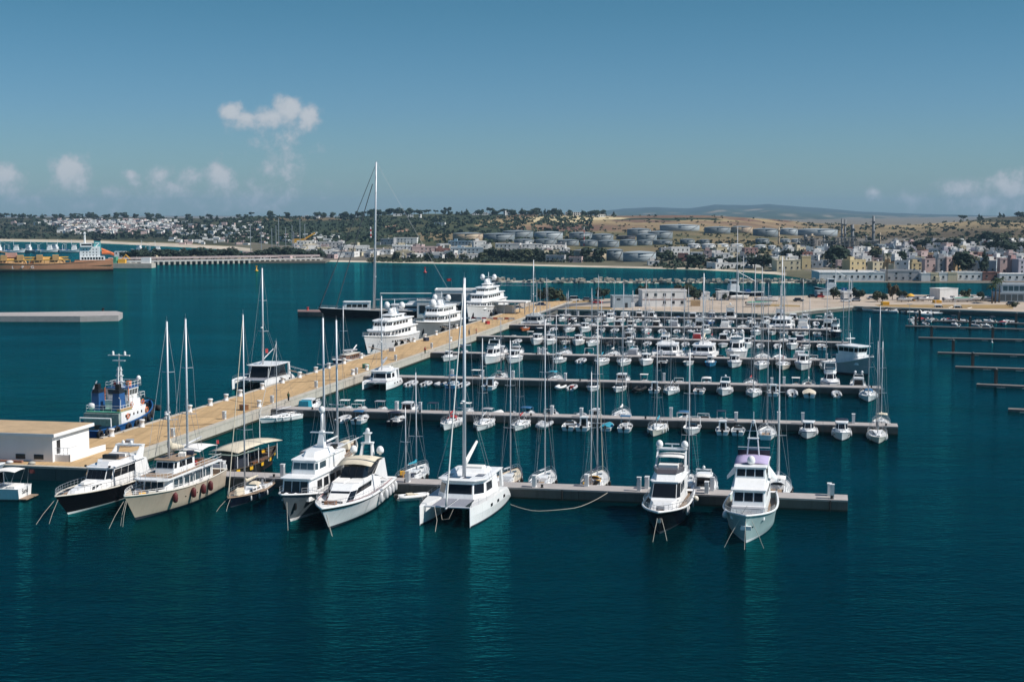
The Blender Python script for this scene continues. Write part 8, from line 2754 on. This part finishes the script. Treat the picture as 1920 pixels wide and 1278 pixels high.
# coast houses and sheds between the tanks and the jetty
MID = [(556, 590, 452, 466, 'white', 'big white cubic warehouse'), (592, 640, 455, 466, 'grey', 'long grey shed'), (575, 625, 470, 482, 'white', 'white workshop with dark gate'), (626, 668, 472, 482, 'white', 'low white store'), (640, 690, 462, 471, 'white', 'low white hall'), (690, 735, 468, 477, 'white', 'low white hall'), (715, 740, 449, 459, 'grey', 'grey concrete block'), (738, 782, 447, 457, 'white', 'white terrace block'), (735, 770, 462, 472, 'white', 'white shed with blue roof edge'), (770, 815, 464, 476, 'pink', 'pale pink long hall'),
       (816, 842, 467, 477, 'brick', 'brick-red block'), (842, 886, 453, 463, 'bluegrey', 'blue-grey two-storey block'), (886, 910, 453, 466, 'white', 'white office with window rows'), (845, 905, 466, 477, 'bluegrey', 'teal roofed works hall'), (860, 895, 477, 486, 'white', 'white low shed near the beach'), (930, 976, 458, 471, 'white', 'white office block'), (978, 1016, 458, 471, 'white', 'white arcaded block'), (1018, 1060, 460, 470, 'white', 'white low block'), (1025, 1060, 480, 491, 'grey', 'dark grey shed at the beach'), (1068, 1092, 483, 492, 'pink', 'small pink beach house'),
       (1238, 1256, 466, 481, 'grey', 'grey windowless house'), (1256, 1292, 465, 480, 'white', 'large pale house with blank wall'), (1272, 1290, 476, 490, 'brick', 'dark red house'), (1296, 1318, 474, 486, 'white', 'white house with terrace'), (1320, 1335, 470, 484, 'pink', 'pinkish tall house'), (1338, 1368, 476, 490, 'white', 'white two-storey beach house'), (1372, 1395, 474, 488, 'cream', 'cream house among trees'), (1385, 1400, 479, 491, 'grey', 'grey tall house'), (1400, 1425, 482, 497, 'white', 'white house above the beach'), (1335, 1400, 493, 503, 'white', 'long low white beach wall house'), (1425, 1447, 478, 492, 'cream', 'cream block by the creek'), (1300, 1330, 487, 497, 'ochre', 'ochre low house'), (1215, 1236, 491, 497, 'white', 'small white beach hut'), (1342, 1362, 464, 474, 'cream', 'cream upper house'), (1368, 1392, 463, 473, 'white', 'white upper house with roof tanks'), (1395, 1420, 466, 477, 'rose', 'rose upper house')]
for i, (x0, x1, yt, yb, c, lab) in enumerate(MID):
    town_house(x0, x1, yt, yb, c, f'{lab} behind the long beach, {nth(i + 1)} in the coastal strip', 'buildings of the coastal strip', x1 - x0 > 22, rz=R(random.uniform(-14, 14)), roof=roofb if ('teal' in lab or 'blue' in lab) else None, cat='building', name='coastal_building')
for i in range(105):
    x = 545 + 515 * random.random()
    yb = random.uniform(463, 487) if x < 860 else random.uniform(462, 478)
    w_, hh = random.uniform(8, 22), random.uniform(4, 8)
    c = random.choice(['white', 'white', 'white', 'grey', 'pink', 'cream'])
    town_house(x - w_ / 2, x + w_ / 2, yb - hh, yb, c, f'small {c} industrial shed, {nth(i + 1)} in the scatter behind the coastal strip', 'small sheds behind the coastal strip', hut=False, cat='shed', name='industrial_shed')
# port buildings left of the jetty head
for i in range(26):
    x = 225 + i * 13.5 + random.uniform(-4, 4)
    c = random.choice(['white', 'white', 'grey', 'pink', 'cream'])
    yb = 480 + (i % 3) * 3 - 2 + (4 if x > 480 else 0)
    t_p = G(x, yb, 1.6)
    w_, hh = random.uniform(10, 26), random.uniform(5, 9)
    sc = F_PX / t_p.y
    t = thing('port_shed', f'low {c} port shed on the spit behind the jetty, {nth(i + 1)} from the tanker', 'shed', t_p, R(random.uniform(-10, 10)), 'port sheds on the spit')
    block(t, w_ / sc, 9, hh / sc, plaster[c], random.choice((roofw, roofg, roofr)), .2)
    openings(t, w_ / sc, 9, hh / sc, False)
# spit of land under the port
spit = [G(x, y, 1.4) for x, y in [(225, 488), (330, 489), (470, 490), (610, 489.5), (640, 480), (600, 468), (500, 473), (440, 475), (330, 476), (232, 479)]]
sheet('port_ground', spit, M('port_soil', (.16, .14, .11), .95, var=.25, scale=.05), thick=3)
# poles and a yellow crane in the little port
for i, x in enumerate([470, 490, 510, 518, 523, 536, 548, 551, 563, 572]):
    p = G(x, 472, 1.4)
    tag(MB().tube([(0, 0, 0), (0, 0, random.uniform(18, 32))], .3, 5).build('port_mast', steel, None, False, p), f'thin pale mast in the little port, {nth(i + 1)} from the west', 'mast', 'masts in the little port')
t = thing('harbour_crane', 'small orange-yellow crane in the little port beside the warehouse', 'crane', G(560, 467, 1.4))
MB().box(-6, 6, 0, 8, 3, 10).build('cab', canvy, t)
MB().tube([(4, 4, 9), (16, 4, 16)], 1.0, 4).build('jib', canvy, t)
MB().box(-5, -3, 1, 7, -1, 3).box(3, 5, 1, 7, -1, 3).build('undercarriage', stackm, t)
# houses of the far western hillside, the largest as things and the rest as one mass
random.seed(12)
far = []
for i in range(620):
    x = random.uniform(20, 490) if i % 3 == 0 else random.uniform(90, 340)
    yc = 414.5 + 25 * random.random() ** .9 + (5 if x > 330 else 0)
    if x < 110 and yc > 424:
        continue
    far.append((x, yc, random.uniform(5, 13), random.uniform(3.0, 6.5)))
for i in range(120):
    far.append((random.uniform(320, 640), random.uniform(440, 459), random.uniform(5, 12), random.uniform(2.5, 5.5)))
far.sort(key=lambda q_: -q_[2] * q_[3])
k_ = 0
fm = MB(); fm2 = MB()
for i, (x, yc, w_, hh) in enumerate(far):
    p = on_land(x, yc)
    if p is None:
        continue
    sc = F_PX / p.y
    if i < 62:
        k_ += 1
        c = random.choice(['white', 'white', 'pink', 'cream', 'white', 'grey', 'lilac'])
        t = thing('hillside_house', f'tiny {c} house on the far western hillside, {nth(k_)} largest of the scatter', 'house', p, R(random.uniform(-30, 30)), 'houses on the far western hillside')
        block(t, w_ / sc, w_ / sc * .7, hh / sc, plaster[c], random.choice((roofw, roofg, roofr)), 0)
        openings(t, w_ / sc, w_ / sc * .7, hh / sc, False, ww=1.6, wh=1.6)
    else:
        (fm if i % 3 else fm2).obox((p.x, p.y, p.z - 1), w_ / sc, w_ / sc * .7, hh / sc + 1, random.uniform(-.5, .5))
fm.build('distant_houses', plaster['white'], kind='stuff')
fm2.build('distant_pink_houses', plaster['pink'], kind='stuff')
for i, (x, yb, w_, hh) in enumerate([(595, 405, 7, 3), (575, 407, 7, 3), (745, 405, 16, 4), (770, 408, 10, 6), (825, 424, 20, 7), (905, 403, 40, 3), (910, 399, 8, 5), (951, 403, 9, 5), (1045, 402, 12, 4), (1075, 404, 30, 6), (1125, 403, 18, 5), (788, 411, 3, 9), (947, 400, 3, 9)]):
    p = on_land(x, yb) or on_land(x, yb + 4)
    if p is None:
        continue
    sc = F_PX / p.y
    t = thing('hilltop_house', f'small white house on the wooded ridge, {nth(i + 1)} from the west', 'house', p, R(random.uniform(-10, 10)), 'white houses on the ridge')
    block(t, w_ / sc, 9, hh / sc, plaster['white'], roofg, .2)
    openings(t, w_ / sc, 9, hh / sc, False, ww=1.6, wh=1.6)

# ------------------------------------------------------------------ trees of the far shore
random.seed(44)
n_ = 0
RID = [(505, 520, 2), (536, 546, 2), (592, 612, 5), (620, 660, 6), (640, 700, 10), (700, 760, 12), (740, 850, 16), (850, 930, 12), (930, 1000, 9), (960, 1060, 18), (1000, 1100, 10), (1090, 1165, 12), (0, 110, 18), (110, 310, 44), (310, 480, 12), (1800, 1925, 10)]
for xa, xb, n in RID:
    for i in range(n):
        x = random.uniform(xa, xb)
        yc = lerp_tab(CREST, x) + random.uniform(.5, 3.5)
        p = on_land(x, yc)
        if p is None:
            continue
        n_ += 1
        kd = random.choice(('umbrella', 'round', 'round', 'pine')) if x < 1000 else random.choice(('pine', 'cypress', 'round', 'umbrella', 'pine'))
        tree(p + Vector((0, 0, -.5)), random.uniform(7, 13), kd, f'dark {dict(umbrella="flat-topped pine", round="round tree", pine="conifer", cypress="narrow cypress")[kd]} on the skyline ridge, {nth(n_)} planted along it', 'trees along the skyline ridge', random.choice(('pine', 'dark', 'pine')), 1.1)
n_ = 0
for (x, y, h_, kd, lf, wd_) in [(663, 527, 15, 'p', '', 1), (1569, 500, 14, 'round', 'dark', 1.2), (1578, 498, 13, 'round', 'dark', 1.1), (1560, 498, 11, 'round', 'olive', 1.1), (1805, 512, 13, 'round', 'dark', 1.1), (1845, 514, 15, 'pine', 'dark', .8), (1815, 510, 10, 'round', 'olive', 1.2), (1345, 500, 8, 'round', 'dark', 1.3), (1310, 500, 9, 'round', 'dark', 1.3), (1298, 498, 9, 'round', 'dark', 1.2), (1380, 501, 8, 'round', 'dark', 1.3), (1415, 502, 9, 'round', 'dark', 1.3), (1432, 503, 9, 'round', 'dark', 1.4), (1240, 488, 8, 'round', 'dark', 1.3),
                               (1255, 487, 8, 'round', 'olive', 1.3), (1100, 486, 9, 'round', 'dark', 1.2), (1125, 490, 10, 'round', 'dark', 1.2), (945, 487, 9, 'round', 'dark', 1.5), (960, 488, 9, 'round', 'dark', 1.4), (985, 489, 9, 'round', 'olive', 1.4), (1000, 487, 10, 'round', 'dark', 1.3), (920, 483, 9, 'round', 'dark', 1.3), (745, 489, 8, 'round', 'dark', .8), (776, 488, 5, 'round', 'dark', 1.3), (802, 488, 6, 'round', 'dark', 1.4), (843, 487, 6, 'round', 'dark', 1.2), (868, 486, 5, 'round', 'olive', 1.4), (905, 488, 6, 'round', 'olive', 1.4),
                               (1640, 485, 9, 'round', 'olive', 1.2), (1478, 488, 9, 'round', 'dark', 1.2), (1500, 486, 8, 'round', 'dark', 1.2), (1690, 492, 8, 'round', 'dark', 1.1), (1880, 477, 12, 'round', 'dark', 1.6), (1900, 476, 12, 'round', 'dark', 1.6), (1860, 470, 10, 'round', 'dark', 1.5), (1855, 457, 12, 'round', 'dark', 1.6), (1875, 458, 12, 'round', 'olive', 1.4), (1720, 466, 9, 'round', 'dark', 1.6), (1740, 466, 9, 'round', 'dark', 1.6), (1770, 464, 9, 'round', 'dark', 1.6), (1795, 463, 9, 'round', 'dark', 1.5), (1820, 462, 9, 'round', 'dark', 1.5), (1625, 470, 8, 'round', 'olive', 1.2), (1705, 478, 7, 'round', 'olive', 1.2)]:
    p = on_land(x if kd != 'p' else 1663, y) or G(x if kd != 'p' else 1663, y, 1.4)
    n_ += 1
    if kd == 'p':
        palm(p, h_, 'tall lone palm on the far bank before the long white shed')
    else:
        tree(p, h_, kd, f'{lf} {"conifer" if kd == "pine" else "leafy tree"} between coastal houses, {nth(n_)} of the shore trees', 'trees among the coastal houses', lf, wd_)
for i in range(30):
    x = 235 + i * 12.3 + random.uniform(-4, 4)
    p = G(x, 486.5 + random.uniform(-1, 1), 1.4)
    tree(p, random.uniform(5, 10), 'round', f'dark round tree on the spit behind the jetty, {nth(i + 1)} from the tanker', 'trees on the spit behind the jetty', 'dark', 1.5)
# scrub, gardens and woods that nobody could count
random.seed(8)


def scatter(name, n, gen, mat, smin, smax):
    vs_, fs_ = [], []
    for _ in range(n):
        x, y = gen()
        p = on_land(x, y)
        if p is None:
            continue
        s = random.uniform(smin, smax)
        o = len(vs_)
        for k in range(7):
            d = Vector((random.uniform(-1, 1), random.uniform(-1, 1), random.uniform(.1, .9)))
            a, b = Vector((random.uniform(-1, 1), random.uniform(-1, 1), random.uniform(-.3, .3))), Vector((random.uniform(-.4, .4), random.uniform(-.4, .4), random.uniform(.3, .9)))
            c = p + d * s * .9
            o = len(vs_)
            vs_ += [c - a * s * .6 - b * s * .5, c + a * s * .6 - b * s * .4, c + a * s * .4 + b * s * .6, c - a * s * .5 + b * s * .5]
            fs_.append((o, o + 1, o + 2, o + 3))
    me = bpy.data.meshes.new(name)
    me.from_pydata([tuple(v) for v in vs_], [], fs_)
    me.materials.append(mat)
    link(name, me, kind='stuff')


scatter('hill_scrub', 1500, lambda: (430 + 680 * random.random() ** 1.25, random.uniform(407, 456) if random.random() < .8 else random.uniform(407, 425)), leafm['pine'], 2.0, 4.4)
scatter('western_woods', 800, lambda: (random.uniform(-20, 480), random.uniform(413, 449)), leafm['dark'], 2.5, 5.5)
scatter('field_bushes', 260, lambda: (random.uniform(960, 1500), random.uniform(405, 456)), leafm['olive'], 1.2, 2.6)
scatter('beach_thicket', 900, lambda: (random.uniform(900, 1130), random.uniform(472, 492)), leafm['dark'], 1.2, 2.6)
scatter('coast_bushes', 500, lambda: (random.uniform(690, 1000), random.uniform(484, 492)), leafm['olive'], .8, 1.8)
scatter('town_gardens', 900, lambda: (random.uniform(1230, 1930), random.uniform(452, 505)), leafm['dark'], 1.2, 3.0)
scatter('eastern_scrub', 380, lambda: (random.uniform(1500, 1930), random.uniform(412, 452)), leafm['olive'], 1.5, 4.0)
